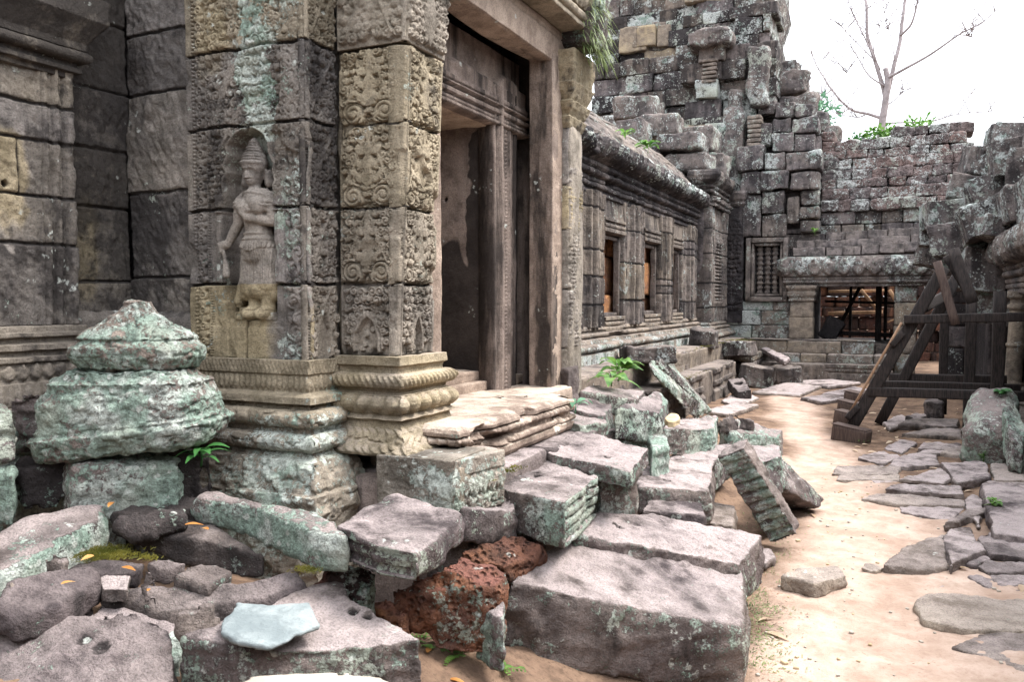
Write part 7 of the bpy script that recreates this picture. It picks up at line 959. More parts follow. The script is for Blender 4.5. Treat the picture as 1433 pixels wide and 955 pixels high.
for k, (a, b) in enumerate(WIN):
    mb = MB()
    for p, q in (((a+.004, ZS), (a+.06, ZH)), ((b-.06, ZS), (b-.004, ZH))): bb(mb, (XG-.12, p[0], p[1]), (XG-.03, q[0], q[1]), n=5, r=.008, tone=.2, dark=.4, lich=.15)
    for p, q in ((ZS, ZS+.05), (ZH-.05, ZH)): bb(mb, (XG-.10, a+.03, p), (XG-.05, b-.03, q), n=5, r=.008, tone=.2, dark=.4, lich=.15)
    f = mb.put('window_frame', M['far'], gal)
    mb = MB(); sweep(mb, [(XG, a-.02), (XG, b+.02)], dense([(-.4, ZS), (.05, ZS-.005), (.05, ZS-.05), (.02, ZS-.055), (.02, ZS-.07)]+roll(.03, ZS-.13, ZS-.075, .02)+[(.03, ZS-.135), (.01, ZS-.14), (.05, ZS-.16), (.05, ZS-.2), (.0, ZS-.21)], .012), .03, tone=.45, dark=.1, lich=.3, wear=.6); mb.put('sill', M['far'], f)
    mb = MB(); sweep(mb, [(XG, a-.04), (XG, b+.04)], dense([(.0, 3.06), (.02, 2.80), (.05, 2.79), (.05, 2.75), (.02, 2.745), (.02, 2.72)]+roll(.03, 2.66, 2.715, .02)+[(.03, 2.655), (.05, 2.64), (.05, 2.60), (.0, 2.585), (-.4, 2.56)], .012), .03, tone=.3, dark=.45, lich=.2); mb.put('head_moulding', M['far'], f)
pc = dense([(0, 3.04), (.03, 3.05), (.03, 3.09), (.01, 3.10), (.01, 3.13)]+roll(.03, 3.13, 3.20, .03)+[(.05, 3.21), (.05, 3.25), (.03, 3.26)]+roll(.06, 3.27, 3.36, .05)+[(.08, 3.37), (.12, 3.40), (.12, 3.44), (.09, 3.45), (.16, 3.49), (.22, 3.55), (.25, 3.63), (.24, 3.70), (.20, 3.74), (.1, 3.75), (-.1, 3.76)], .014)
def cmod(S, T, V): return lotus(S, T, V, 3.47, 3.75, .24, .10)+lotus(S, T, V, 3.27, 3.36, .08, .02)+.02*fbm(V, 5, 3, 4)-.015*worm(V, 4, 9)*(V[..., 2] > 3.4)-.09*sst(.45, .8, fbm(V*np.array([1, 1, .4]), 2.2, 3, 12))*(V[..., 2] > 3.2)
mb = MB(); sweep(mb, [(XG, 6.0), (XG, 16.65)], pc, .02, cmod, tone=.05, dark=.6, lich=lambda P: .22+.26*sst(3.45, 3.6, P[:, 2])); mb.put('cornice', M['far'], gal)
pr = dense([(.14, 3.74), (.02, 3.86), (-.12, 4.02), (-.3, 4.22), (-.5, 4.42), (-.72, 4.60), (-.95, 4.72), (-.95, 4.55), (-.6, 4.38), (-.2, 3.95), (-.05, 3.72)], .03)
def rmod(S, T, V):
    row = np.abs(((V[..., 2]-3.74)/.17) % 1-.5); col = np.abs(((S+.3*np.floor((V[..., 2]-3.74)/.17)) / .62) % 1-.5); return .05*fbm(V, 2.2, 4, 6)-.03*sst(.42, .49, row)-.03*sst(.47, .495, col)
mb = MB(); sweep(mb, [(XG, 6.0), (XG, 18.4)], pr, .035, rmod, tone=.2, dark=.35, lich=.34); mb.put('roof', M['far'], gal)
pbg = dense([(0, 1.30), (.03, 1.29), (.05, 1.25), (.03, 1.235), (.03, 1.22)]+roll(.06, 1.15, 1.215, .04)+[(.06, 1.145), (.12, 1.13), (.14, 1.09)]+roll(.16, .98, 1.085, .08)+[(.16, .975), (.22, .96), (.24, .80), (.24, .5)], .012)
def bmod(S, T, V): return .02*fbm(V, 4, 3, 5)-.06*sst(.4, .75, fbm(V, 1.7, 3, 15))*(V[..., 2] < 1.2)
mb = MB(); sweep(mb, [(XG, 6.0), (XG, 16.75)], pbg, .02, bmod, tone=.4, dark=.15, lich=lambda P: .25+.35*sst(1.2, 1.05, P[:, 2]), wear=.5); mb.put('base_moulding', M['far'], gal)
mb = MB(); courses(mb, -4.4, -3.83, 8.3, 17.2, .6, 3.3, .55, .9, 8, 'y+', tone=.95, dark=.05, jit=.06); bb(mb, (-4.2, 7.0, .5), (-3.7, 18.3, 1.38), n=10, tone=.8); mb.put('inner_wall', M['laterite'], gal)
# the two plinth steps in front of the gallery
def step_prof(x, z0, z1): return dense([(-.8, z1), (x-.02, z1-.002), (x, z1-.02), (x, z1-.08), (x-.03, z1-.09), (x-.03, z1-.12)]+roll(x-.02, (z0+z1)/2-.06, (z0+z1)/2+.04, .03)+[(x-.05, (z0+z1)/2-.07), (x+.02, z0+.1), (x+.03, z0), (x+.03, z0-.2)], .014)
def smod(S, T, V): return .03*fbm(V, 2.3, 3, 7)-.10*sst(.35, .8, fbm(V*np.array([1, 1, .3]), 1.3, 3, 3))
mb = MB(); sweep(mb, [(-3.0, 7.6), (-3.0, 17.6), (-2.9, 17.6)], step_prof(0, .52, .84), .025, smod, tone=lambda P: .35+.3*fbm(P, 2, 2, 2), dark=.35, lich=.22, wear=.8)
mb.put('plinth_step', M['far'], gal)
mb = MB(); sweep(mb, [(-2.62, 9.6), (-2.62, 15.6), (-3.1, 15.6)], step_prof(0, .06, .54), .025, smod, tone=.25, dark=.5, lich=.12, wear=.9); mb.put('plinth_step', M['far'], gal)
mb = MB(); bb(mb, (-3.9, 6.0, -.1), (-2.98, 18.6, .81), n=20, r=.02, amp=.015, tone=.45, dark=.3, wear=.8); bb(mb, (-3.1, 9.65, -.1), (-2.64, 15.58, .515), n=14, r=.02, amp=.015, tone=.3, dark=.4, wear=.8); courses(mb, -3.02, -2.5, 16.7, 18.6, -.1, .58, .3, .7, 21, 'x', n=8, tone=.25, dark=.4, lich=.3, wear=.6); mb.put('plinth', M['far'], gal)
for k, (x, y, z, h, lab) in enumerate(((-2.35, 16.2, .2, (.30, .26, .2), 'dark squared block fallen in the corner between the two flights of steps'), (-1.95, 17.0, .17, (.26, .3, .17), 'lichened block lying before the far steps, left of the sticking out slab'), (-2.75, 16.3, .70, (.26, .34, .15), 'block tipped on the edge of the long plinth step'), (-3.1, 14.9, .97, (.22, .2, .15), 'brown block leaning against the gallery base below the third window'), (-2.95, 10.6, .93, (.3, .5, .1), 'broken moulding stone lying on the long plinth step'))):
    mb = MB(); rbox(mb, (x, y, z), h, r=.03, n=16, rot=.5*math.sin(k*2.1), tilt=(.12*math.sin(k*3), .15*math.cos(k*2)), amp=.03, fs=4, seed=k, tone=.15, dark=.5, lich=.35, wear=.6); mb.put('stone_block', M['far'], None, loc=(x, y, z-h[2]), label=lab, cat='stone block', kind='thing')
# end bay with the narrow blind window
r = Relief(1.95, 2.35, .016, 91); r.rough(.014, 4); 
for a, b, h in ((.0, .12, .05), (.16, .26, .03), (1.65, 1.95, .06), (.30, .36, .05), (1.45, 1.52, .05)): r.H += np.where((r.UU > a) & (r.UU < b), h, 0)
r.setrect(.50, 1.32, .42, 1.62, -.10)
for u in (.62, .91, 1.20):
    for v in np.arange(.46, 1.6, .075): r.bead(u, v, .10, .045, .036)
for a in (.44, .36): r.H += np.where((np.maximum(np.abs(r.UU-.91)-.41, np.abs(r.VV-1.02)-.6) > .0) & (np.maximum(np.abs(r.UU-.91)-.41, np.abs(r.VV-1.02)-.6) < a-.3), .02, 0)
r.joints([.3, .8, 1.4, 1.9], .02, .012); r.A['tone'] += .2; r.A['dark'] += .35; r.A['lich'] += .3; mb = MB(); r.to(mb, (-3.42, 16.85, 1.2), (0, 1, 0), (1, 0, 0), .4); mb.put('blind_window', M['far'], gal)
mb = MB(); sweep(mb, [(-3.7, 16.8), (-3.42, 16.8), (-3.42, 18.75)], [(o, z-.1+.0) for o, z in pbg], .02, bmod, tone=.35, dark=.2, lich=.5); sweep(mb, [(-3.8, 16.75), (-3.42, 16.75), (-3.42, 18.75)], [(o, z+.50) for o, z in pc], .02, cmod, tone=.15, dark=.55, lich=.3)
bb(mb, (-3.9, 16.85, .5), (-3.5, 18.8, 4.2), n=6, dark=.4); mb.put('end_bay', M['far'], gal)
mb = MB(); g = random.Random(8)
for (y0, y1, x0, x1, z0, z1) in ((16.7, 17.7, -4.3, -3.45, 4.25, 4.62), (16.6, 17.5, -4.5, -3.55, 4.64, 5.02), (17.6, 18.6, -4.3, -3.3, 4.26, 4.75), (16.9, 17.6, -4.9, -4.1, 5.03, 5.5), (17.5, 18.5, -4.4, -3.5, 4.78, 5.3), (16.2, 16.9, -5.2, -4.6, 4.7, 5.3), (17.2, 18.3, -5.6, -4.7, 5.5, 6.0)): bb(mb, (x0, y0, z0), (x1, y1, z1), n=10, r=.07, amp=.04, fs=3, seed=g.randrange(99), rot=g.uniform(-.08, .08), tilt=(g.uniform(-.05, .05), 0), tone=.12, dark=.4, lich=.45)
mb.put('broken_gable', M['far'], gal)

# ================================================================ tower
tow = empty('temple_tower', (-5.0, 22.0, 0), 'tall blackened stone tower of stacked blocks rising behind the gallery', 'temple tower')
def tier(x0, x1, yf, z0, z1, seed, hz=.34, wl=.62, back=1.2, zones=(), **attr):
    g = random.Random(seed); mb = MB(); z = z0
    while z < z1-.05:
        h = min(hz*g.uniform(.75, 1.25), z1-z); a = x0+g.uniform(-.12, .1)
        while a < x1-.08:
            w = wl*g.uniform(.55, 1.5); w = x1-a+g.uniform(-.12, .06) if a+w > x1-.2 else w; zo = 0
            for u0, u1, d in zones:
                if u0 < a+w/2 < u1: zo = d
            y = yf-zo+g.gauss(0, .035)-(.13 if g.random() < .12 else 0); at = {k: min(1, max(0, v+g.gauss(0, .14))) for k, v in attr.items()}
            if g.random() < .06: at['tone'] = .8; at['dark'] = .05
            rbox(mb, (a+w/2, (y+yf+back)/2, z+h/2), (w/2-.003, (yf+back-y)/2, h/2-.003), r=.022, n=12, amp=.03, fs=3.2, seed=g.randrange(9999), rot=g.gauss(0, .012), **at); a += w
        z += h
    return mb
TA = dict(tone=.12, dark=.56, lich=.47)
b = tier(-6.9, -3.35, 19.0, 3.2, 5.75, 1, zones=((-4.4, -3.3, .15),), **TA)
for p, q in (((-6.9, 18.75, 5.68), (-5.1, 19.6, 5.98)), ((-3.55, 18.8, 3.3), (-3.1, 19.4, 5.9)), ((-3.0, 18.85, 3.3), (-2.72, 19.4, 5.1))): bb(b, p, q, n=12, r=.08, amp=.05, fs=3, tone=.1, dark=.35, lich=.5)
b.put('lower_tier', M['far'], tow)
b = tier(-6.8, -2.45, 19.35, 5.75, 7.35, 2, zones=((-4.6, -4.15, .1), (-4.1, -3.5, .42), (-3.4, -2.4, .2)), **TA)
for p, q in (((-4.35, 18.6, 7.28), (-3.35, 19.4, 7.62)), ((-3.45, 18.95, 5.0), (-3.15, 19.5, 6.3)), ((-3.05, 18.9, 5.9), (-2.6, 19.6, 7.2))): bb(b, p, q, n=12, r=.09, amp=.06, fs=3, tone=.1, dark=.4, lich=.45)
for k in range(6): bb(b, (-4.02, 18.78, 6.5+.09*k), (-3.7+.02*(k % 2), 19.2, 6.57+.09*k), n=6, r=.02, amp=.015, tone=.3, dark=.2, lich=.3)
for k in range(7): bb(b, (-3.0, 18.75, 5.0+.1*k), (-2.72+.02*(k % 2), 19.2, 5.08+.1*k), n=6, r=.02, amp=.015, tone=.3, dark=.2, lich=.3)
b.put('middle_tier', M['far'], tow)
b = tier(-6.8, -2.55, 19.75, 7.35, 8.35, 3, zones=((-4.8, -3.6, .12), (-3.5, -2.5, .3)), **TA); b2 = tier(-6.6, -2.62, 20.0, 8.35, 9.6, 4, zones=((-4.8, -3.6, .12), (-3.6, -2.5, .25)), **TA); b3 = tier(-6.2, -3.0, 20.5, 9.6, 11.4, 5, **TA)
for q in (b2, b3):
    b.F4 += [f+b.n for f in q.F4]; b.V += q.V; b.n += q.n
    for k in ATTRS: b.A[k] += q.A[k]
for p, q, t in (((-6.2, 19.62, 7.72), (-5.75, 19.9, 8.25), .6), ((-5.74, 19.6, 7.74), (-5.3, 19.9, 8.22), 1.0), ((-5.28, 19.66, 7.7), (-4.95, 19.95, 8.2), .5)): bb(b, p, q, n=8, r=.02, amp=.015, tone=t, dark=0, lich=.1)
b.put('upper_tier', M['far'], tow)
b = MB(); rbox(b, (-4.9, 22.9, 6.0), (2.0, 2.0, 5.2), r=.4, n=16, amp=.2, fs=1.2, **TA)
for (x, y, z, s) in ((-2.3, 20.2, 6.6, .42), (-2.1, 20.1, 6.0, .40), (-1.85, 20.0, 5.6, .40), (-2.35, 20.2, 6.95, .3), (-2.5, 20.3, 5.4, .6), (-1.7, 20.3, 5.2, .5), (-2.2, 20.6, 4.9, .7)): rbox(b, (x, y, z), (s, s*.9, s*.62), r=.1, n=10, amp=.07, fs=3, seed=int(x*-97), tone=.1, dark=.35, lich=.4)
b.put('tower_core', M['far'], tow)

# ================================================================ ruined cross wall at the end of the path
endw = empty('ruined_cross_wall', (-1.0, 18.9, 0), 'ruined cross wall closing the path, with a low doorway, a blind window and a ragged reddish top', 'ruined wall')
b = MB(); courses(b, -3.6, -2.02, 18.72, 19.4, .45, 1.62, .36, .6, 11, 'x', n=10, jit=.05, tone=.15, dark=.2, lich=.72); b.put('lower_masonry', M['far'], endw)
b = MB(); courses(b, -3.55, -1.5, 18.95, 19.5, 1.6, 3.2, .4, .6, 12, 'x', n=8, tone=.15, dark=.5, lich=.3); b.put('wall', M['far'], endw)
r = Relief(.42, 2.9, .014, 93); r.H -= .02; r.curls(.05, .37, .3, 2.3, .08, .035); r.rough(.015, 5); r.A['dark'] += .75; r.A['lich'] += .1; b = MB(); r.to(b, (-3.46, 18.62, 1.15), (1, 0, 0), (0, -1, 0), .4); sweep(b, [(-3.47, 19), (-3.47, 18.62), (-3.03, 18.62), (-3.03, 19)], dense([(0, 3.7), (.04, 3.75), (.02, 3.8), (.06, 3.86), (.08, 3.98), (.04, 4.04), (-.1, 4.06)], .02), .03, tone=.1, dark=.5, lich=.3); b.put('engaged_column', M['far'], endw)
b = MB()
for o, t, y in ((.0, .10, 18.66), (.11, .06, 18.72)): 
    bb(b, (-2.98+o, y, 1.62+o), (-2.98+o+t, 18.95, 3.0-o), n=6, r=.015, amp=.01, tone=.2, dark=.3, lich=.25); bb(b, (-2.1-o-t, y, 1.62+o), (-2.1-o, 18.95, 3.0-o), n=6, r=.015, amp=.01, tone=.2, dark=.3, lich=.25)
    bb(b, (-2.98+o+t+.002, y, 3.0-o-t), (-2.1-o-t-.002, 18.95, 3.0-o), n=6, r=.015, amp=.01, tone=.2, dark=.3, lich=.25); bb(b, (-2.98+o+t+.002, y, 1.62+o), (-2.1-o-t-.002, 18.95, 1.62+o+t), n=6, r=.015, amp=.01, tone=.2, dark=.3, lich=.25)
bb(b, (-2.8, 18.9, 1.78), (-2.28, 18.96, 2.84), n=3, r=.005, amp=0, dark=.95); fw = b.put('blind_window', M['far'], endw)
for x in (-2.70, -2.54, -2.38):
    b = MB(); zz = np.linspace(1.79, 2.83, 60); tube(b, [(x, 18.87, z) for z in zz], [.055+.012*math.sin(i*1.05)+(.012 if i % 12 < 2 else 0) for i in range(60)], 12, tone=.2, dark=.35, lich=.15); b.put('baluster', M['far'], fw)
b = MB()
for (x0, x1, z0, z1, y, t) in ((-3.1, -2.68, 3.05, 3.95, 18.7, .1), (-2.66, -2.15, 3.02, 3.5, 18.75, .3), (-2.66, -2.2, 3.52, 4.0, 18.68, .1), (-2.12, -1.9, 3.3, 3.85, 18.7, .4), (-1.88, -1.48, 3.1, 3.36, 18.75, .3), (-1.9, -1.5, 3.38, 3.66, 18.7, .35), (-1.86, -1.52, 3.68, 3.98, 18.72, .2), (-3.12, -2.7, 3.97, 4.45, 18.65, .1), (-2.68, -2.1, 4.02, 4.42, 18.6, .1), (-2.08, -1.5, 4.0, 4.36, 18.6, .2), (-3.2, -2.62, 4.47, 5.0, 18.62, .05), (-2.6, -2.2, 4.45, 4.82, 18.6, .05), (-2.18, -1.45, 4.4, 4.80, 18.58, .1), (-2.85, -2.5, 5.02, 5.5, 18.8, .05), (-2.48, -2.05, 4.85, 5.25, 18.75, .05), (-2.03, -1.6, 4.83, 5.2, 18.8, .05), (-2.5, -2.1, 5.28, 5.6, 18.9, .05), (-2.08, -1.55, 5.23, 5.55, 18.85, .05), (-2.45, -2.05, 5.62, 5.95, 18.95, .05), (-2.03, -1.65, 5.58, 5.85, 18.9, .05)):
    g = random.Random(int(x0*100+z0*1000)); bb(b, (x0, y, z0), (x1, 19.5, z1), n=10, r=.04, amp=.03, fs=3, seed=g.randrange(999), rot=g.uniform(-.02, .02), tone=t*.5, dark=.45, lich=.42)
bb(b, (-3.1, 19.1, 3.0), (-1.5, 19.6, 5.2), n=4, dark=.5); b.put('stacked_blocks', M['far'], endw)
b = MB(); bb(b, (-2.04, 18.55, .82), (-1.56, 19.0, 1.28), n=8, r=.02, amp=.01, tone=.45, dark=.1); bb(b, (-2.03, 18.56, 1.285), (-1.57, 19.0, 1.62), n=8, r=.02, amp=.01, tone=.4, dark=.1, lich=.1); sweep(b, [(-2.03, 19), (-2.03, 18.56), (-1.57, 18.56), (-1.57, 19)], dense([(0, 1.62), (.03, 1.63), (.03, 1.68), (.01, 1.69), (.05, 1.74), (.06, 1.82), (.03, 1.84), (.08, 1.90), (.08, 1.96), (-.2, 1.965)], .015), .03, tone=.3, dark=.3, lich=.3); b.put('door_pillar', M['far'], endw)
pe = dense([(-.3, 1.93), (-.02, 1.935), (0, 1.94), (0, 1.99), (.02, 2.0)]+roll(.03, 2.0, 2.07, .03)+[(.05, 2.08), (.05, 2.13), (.03, 2.14), (.09, 2.16), (.10, 2.26), (.11, 2.40), (.11, 2.50), (.06, 2.56), (-.1, 2.58)], .014)
b = MB(); sweep(b, [(-2.12, 18.9), (-2.12, 18.58), (1.3, 18.58)], pe, .025, lambda S, T, V: lotus(S, T, V, 2.16, 2.54, .28, .10)+.02*fbm(V, 6, 3, 5)*(V[..., 2] > 2.1)-.12*sst(.55, .8, fbm(V, 1.7, 3, 22))-.02*worm(V, 4, 3)*(V[..., 2] > 2.15), tone=.1, dark=.35, lich=lambda P: .34+.16*sst(2.15, 2.3, P[:, 2])); b.put('cornice', M['far'], endw)
b = MB(); g = random.Random(31); zz = [2.56, 2.74, 2.9, 3.06]; yy = [18.62, 18.76, 18.92, 19.05]
for k in range(3):
    x = -2.0+.06*k
    while x < 1.05: w = g.uniform(.3, .7); rbox(b, (x+w/2, yy[k]+.3, (zz[k]+zz[k+1])/2+.05*math.sin(x)), (w/2-.003, .3, (zz[k+1]-zz[k])/2+.01), r=.02, n=10, amp=.02, fs=3, seed=g.randrange(999), tilt=(-.25, 0), rot=g.uniform(-.03, .03), tone=.12, dark=.3+.08*k, lich=.18); x += w
b.put('half_vault', M['far'], endw)
b = MB(); courses(b, -1.5, 2.4, 19.15, 19.8, 3.0, 3.55, .28, .55, 41, 'x', n=8, jit=.03, tone=.1, dark=.45, lich=.35)
bb(b, (-1.5, 19.3, 3.0), (2.35, 19.78, 4.5), n=6, dark=.4); b.put('sandstone_courses', M['far'], endw)
b = MB(); g = random.Random(77); z = 3.55
def toph(x): return 5.25 if x < -.95 else (5.05 if x < -.5 else 5.0 if x < 0 else 5.25 if x < 1.35 else 4.75)
while z < 5.4:
    h = .21*g.uniform(.85, 1.2); x = -1.45+g.uniform(-.1, .05)
    while x < 2.4:
        w = g.uniform(.26, .62)
        if z+h*.4 < toph(x+w/2)+g.uniform(-.12, .1): rbox(b, (x+w/2, 19.38+.22*(z-3.5)+g.uniform(-.05, .03), z+h/2), (w/2-.003, .33, h/2-.003), r=.03, n=12, amp=.03, fs=5, seed=g.randrange(9999), rot=g.gauss(0, .015), tilt=(0, g.gauss(0, .012)), tone=g.uniform(0, .3)+(.6 if g.random() < .08 else 0), dark=.3, lich=.50+g.uniform(-.15, .15))
        x += w
    z += h
b.put('laterite_courses', M['laterite_grey'], endw)
b = MB(); courses(b, .0, .42, 18.62, 19.2, .1, 1.95, .5, .45, 51, 'x', n=8, tone=.3, dark=.1, lich=.45); courses(b, 1.0, 1.5, 18.7, 19.2, .1, 1.95, .5, .45, 52, 'x', n=6, dark=.7, lich=.1); b.put('door_pier', M['far'], endw)
for k, (y, z0, z1, x0, x1) in enumerate(((18.35, .52, .82, -2.9, -.35), (18.1, .34, .54, -2.6, .05), (17.85, -.1, .36, -2.55, .0))):
    b = MB()
    if k < 2: courses(b, x0, x1, y, 18.9, z0, z1, .3, .8, 60+k, 'x', n=8, jit=.06, tone=.3, dark=.35, lich=.4, wear=.8)
    else:
        sweep(b, [(x0, 18.7), (x0, y), (x1, y), (x1, 18.7)], dense([(-.3, z1), (0, z1-.01), (0, z1-.07), (-.03, z1-.08)]+roll(-.02, z1-.17, z1-.1, .02)+[(-.03, z1-.18), (.0, z1-.2), (.01, .05), (.03, -.1)], .015), .03, smod, tone=.25, dark=.45, lich=.25, wear=.6); bb(b, (x0+.02, y+.02, -.1), (x1-.02, 18.8, z1-.01), n=8, tone=.3, dark=.3, wear=.8)
    b.put('step', M['far'], endw)
# passage behind the low doorway: roof, props, sunlit laterite beyond
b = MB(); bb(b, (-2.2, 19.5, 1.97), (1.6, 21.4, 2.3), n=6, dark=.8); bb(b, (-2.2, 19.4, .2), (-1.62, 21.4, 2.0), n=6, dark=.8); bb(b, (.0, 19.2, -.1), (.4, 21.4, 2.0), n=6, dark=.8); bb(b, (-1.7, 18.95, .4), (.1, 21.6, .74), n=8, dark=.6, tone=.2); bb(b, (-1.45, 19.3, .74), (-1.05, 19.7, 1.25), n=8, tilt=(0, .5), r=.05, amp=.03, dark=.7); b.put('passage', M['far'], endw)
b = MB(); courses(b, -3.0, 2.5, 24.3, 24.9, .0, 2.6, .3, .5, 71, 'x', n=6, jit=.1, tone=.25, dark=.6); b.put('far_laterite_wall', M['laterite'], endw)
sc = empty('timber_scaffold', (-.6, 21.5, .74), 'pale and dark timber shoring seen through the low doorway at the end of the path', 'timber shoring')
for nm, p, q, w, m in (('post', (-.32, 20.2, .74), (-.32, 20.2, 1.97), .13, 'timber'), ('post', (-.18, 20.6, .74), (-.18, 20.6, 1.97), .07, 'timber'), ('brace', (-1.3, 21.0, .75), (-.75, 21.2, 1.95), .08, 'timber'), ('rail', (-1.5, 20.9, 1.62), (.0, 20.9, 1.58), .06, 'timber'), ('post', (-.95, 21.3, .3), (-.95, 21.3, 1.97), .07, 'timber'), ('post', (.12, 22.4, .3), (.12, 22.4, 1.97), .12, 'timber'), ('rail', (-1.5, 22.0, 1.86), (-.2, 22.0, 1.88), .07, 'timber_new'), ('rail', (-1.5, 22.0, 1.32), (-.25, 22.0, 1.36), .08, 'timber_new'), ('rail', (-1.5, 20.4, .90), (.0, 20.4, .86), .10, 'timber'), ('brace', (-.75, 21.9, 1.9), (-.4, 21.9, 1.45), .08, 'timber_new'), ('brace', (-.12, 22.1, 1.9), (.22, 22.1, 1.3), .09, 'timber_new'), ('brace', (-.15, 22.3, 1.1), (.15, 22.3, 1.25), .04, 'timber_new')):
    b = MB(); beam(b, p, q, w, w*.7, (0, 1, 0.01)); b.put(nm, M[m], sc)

# ================================================================ collapsed gallery on the right
rg = empty('collapsed_gallery', (2.2, 13.0, 0), 'collapsed low gallery with a heavy curved cornice, one colonnette and tumbled roof blocks', 'ruined gallery')
prr = dense([(-.2, 1.72), (0, 1.73), (.03, 1.75), (.03, 1.79), (.01, 1.80)]+roll(.02, 1.80, 1.87, .03)+[(.05, 1.88), (.06, 1.93), (.03, 1.94)]+roll(.05, 1.95, 2.04, .04)+[(.08, 2.05), (.10, 2.09), (.07, 2.10), (.14, 2.14), (.20, 2.22), (.22, 2.34), (.19, 2.46), (.12, 2.54), (-.1, 2.58), (-.4, 2.75)], .012)
def rgm(S, T, V): return lotus(S, T, V, 2.12, 2.52, .24, .09)+lotus(S, T, V, 1.95, 2.04, .1, .015)+.018*fbm(V, 6, 3, 7)-.015*worm(V, 5, 3)*(V[..., 2] > 2.1)-.05*sst(.35, .8, fbm(V*np.array([1, 1, .5]), 2.0, 3, 9))
b = MB(); sweep(b, [(1.9, 13.3), (1.45, 13.3), (1.45, 8.0)], prr, .02, rgm, tone=.15, dark=.35, lich=lambda P: .25+.2*sst(2.1, 2.3, P[:, 2])); b.put('cornice', M['far'], rg)
b = MB(); g = random.Random(3)
for (x, y, z, hx, hy, hz, t) in ((1.15, 14.0, 2.05, .30, .42, .30, .3), (1.32, 14.1, 1.55, .26, .35, .25, .25), (.95, 14.6, 2.62, .42, .45, .24, -.2), (1.28, 13.6, 2.80, .45, .5, .24, -.45), (1.55, 12.4, 2.9, .32, .5, .22, -.3), (1.62, 11.2, 2.85, .3, .5, .24, -.2), (.85, 15.4, 3.05, .45, .4, .22, -.1), (1.35, 14.6, 3.28, .36, .4, .26, -.5), (1.72, 12.9, 3.35, .36, .42, .26, .2), (1.55, 14.3, 3.75, .30, .4, .26, -.2), (1.9, 12.7, 3.78, .34, .4, .20, .1), (1.62, 14.9, 4.15, .34, .4, .17, .1), (1.95, 13.4, 4.1, .3, .4, .18, 0), (1.1, 16.0, 3.5, .3, .35, .2, .4), (1.45, 16.6, 4.0, .42, .4, .24, .3), (.72, 16.0, 2.75, .34, .35, .22, .2), (.62, 17.0, 2.45, .3, .35, .2, .3), (2.3, 12.0, 3.3, .5, .8, .4, .1), (2.2, 10.4, 3.1, .5, .9, .35, .1), (2.5, 14.5, 3.4, .8, 2.4, .5, 0), (1.15, 12.9, 2.62, .16, .35, .14, .3)):
    rbox(b, (x, y, z), (hx, hy, hz), r=.022, n=22, amp=.02, fs=4.0, seed=g.randrange(9999), rot=g.uniform(-.22, .22), tilt=(g.uniform(-.08, .08), t*.6), tone=.08, dark=.5, lich=.46)
b.put('tumbled_blocks', M['far'], rg)
b = MB(); zz = np.linspace(.38, 1.76, 70); rad = [.10+(.045 if (i < 6 or i > 64) else .03 if i in (9, 10, 58, 59, 60) else .02 if i in (34, 35) else 0) for i in range(70)]; tube(b, [(1.40+.04*(z-.4), 12.35, z) for z in zz], rad, 10, tone=.5, dark=.05, lich=.2); b.put('colonnette', M['far'], rg)
b = MB(); bb(b, (1.7, 8.0, -.1), (1.95, 12.0, 1.75), n=8, dark=.7); courses(b, 1.75, 2.4, -2.9, 8.0, -.1, 2.9, .4, .7, 81, 'y-', n=5, dark=.45, lich=.3); bb(b, (2.3, -2.9, -.1), (3.6, 8.0, 3.3), n=6, dark=.6, lich=.3); bb(b, (3.3, 8.0, -.1), (3.6, 18.8, 3.0), n=4, dark=.7); bb(b, (1.72, 18.3, -.1), (3.6, 18.8, 1.9), n=6, dark=.7); bb(b, (1.45, 8.0, 1.73), (3.6, 18.8, 2.5), n=6, dark=.7); bb(b, (1.3, 8.0, -.2), (3.6, 18.8, .30), n=8, dark=.4, tone=.3); bb(b, (1.35, 15.0, -.1), (1.7, 18.8, 1.74), n=6, dark=.7); b.put('wall', M['far'], rg)  # the run beside and behind the camera is unseen, added to block light

# ================================================================ timber prop
prop = empty('timber_prop', (.4, 10.8, 0), 'dark timber A-frame prop with a raking beam shoring up the right-hand ruin', 'timber prop')
def pbeam(nm, p, q, w, t, m='timber', up=(0, 1, .01)):
    b = MB(); beam(b, p, q, w, t, up, n=6, seed=len(bpy.data.objects)); return b.put(nm, M[m], prop)
rk = pbeam('raking_beam', (-.50, 10.5, .0), (.50, 10.5, 2.02), .13, .14)
b = MB(); beam(b, (-.425, 10.48, .32), (.10, 10.48, 1.38), .028, .11, (0, 1, .01)); b.V = [v+np.array([-.02, .0, .012]) for v in b.V]; b.put('sunlit_edge_board', M['timber_lit_edge'], rk)  # thin strip whose colour paints the sunlit upper edge of the beam
for a, z in ((-.40, .33), (.06, 1.20)): b = MB(); rbox(b, (a-.02, 10.5, z), (.10, .10, .035), r=.01, n=4, tilt=(0, -.9), amp=.002); b.put('strap', M['timber'], rk)
pbeam('raking_beam', (-.15, 12.0, .0), (.72, 12.0, 1.95), .13, .14)
pbeam('raking_beam', (.28, 10.56, 1.55), (.66, 12.1, 1.75), .12, .12)
pbeam('tie_beam', (-.26, 10.47, .58), (1.30, 10.47, .60), .11, .10); pbeam('tie_beam', (-.15, 11.2, .60), (1.35, 11.2, .62), .10, .10); pbeam('tie_beam', (-.05, 12.0, .62), (1.30, 12.0, .64), .12, .10)
pbeam('tie_beam', (.10, 10.40, 1.43), (1.35, 10.40, 1.47), .10, .09)
pbeam('post', (.86, 11.6, .0), (.86, 11.6, 1.7), .12, .12); pbeam('post', (1.10, 11.0, .1), (1.10, 11.0, 1.75), .13, .12); pbeam('post', (.62, 12.6, .1), (.62, 12.6, 1.7), .11, .11)
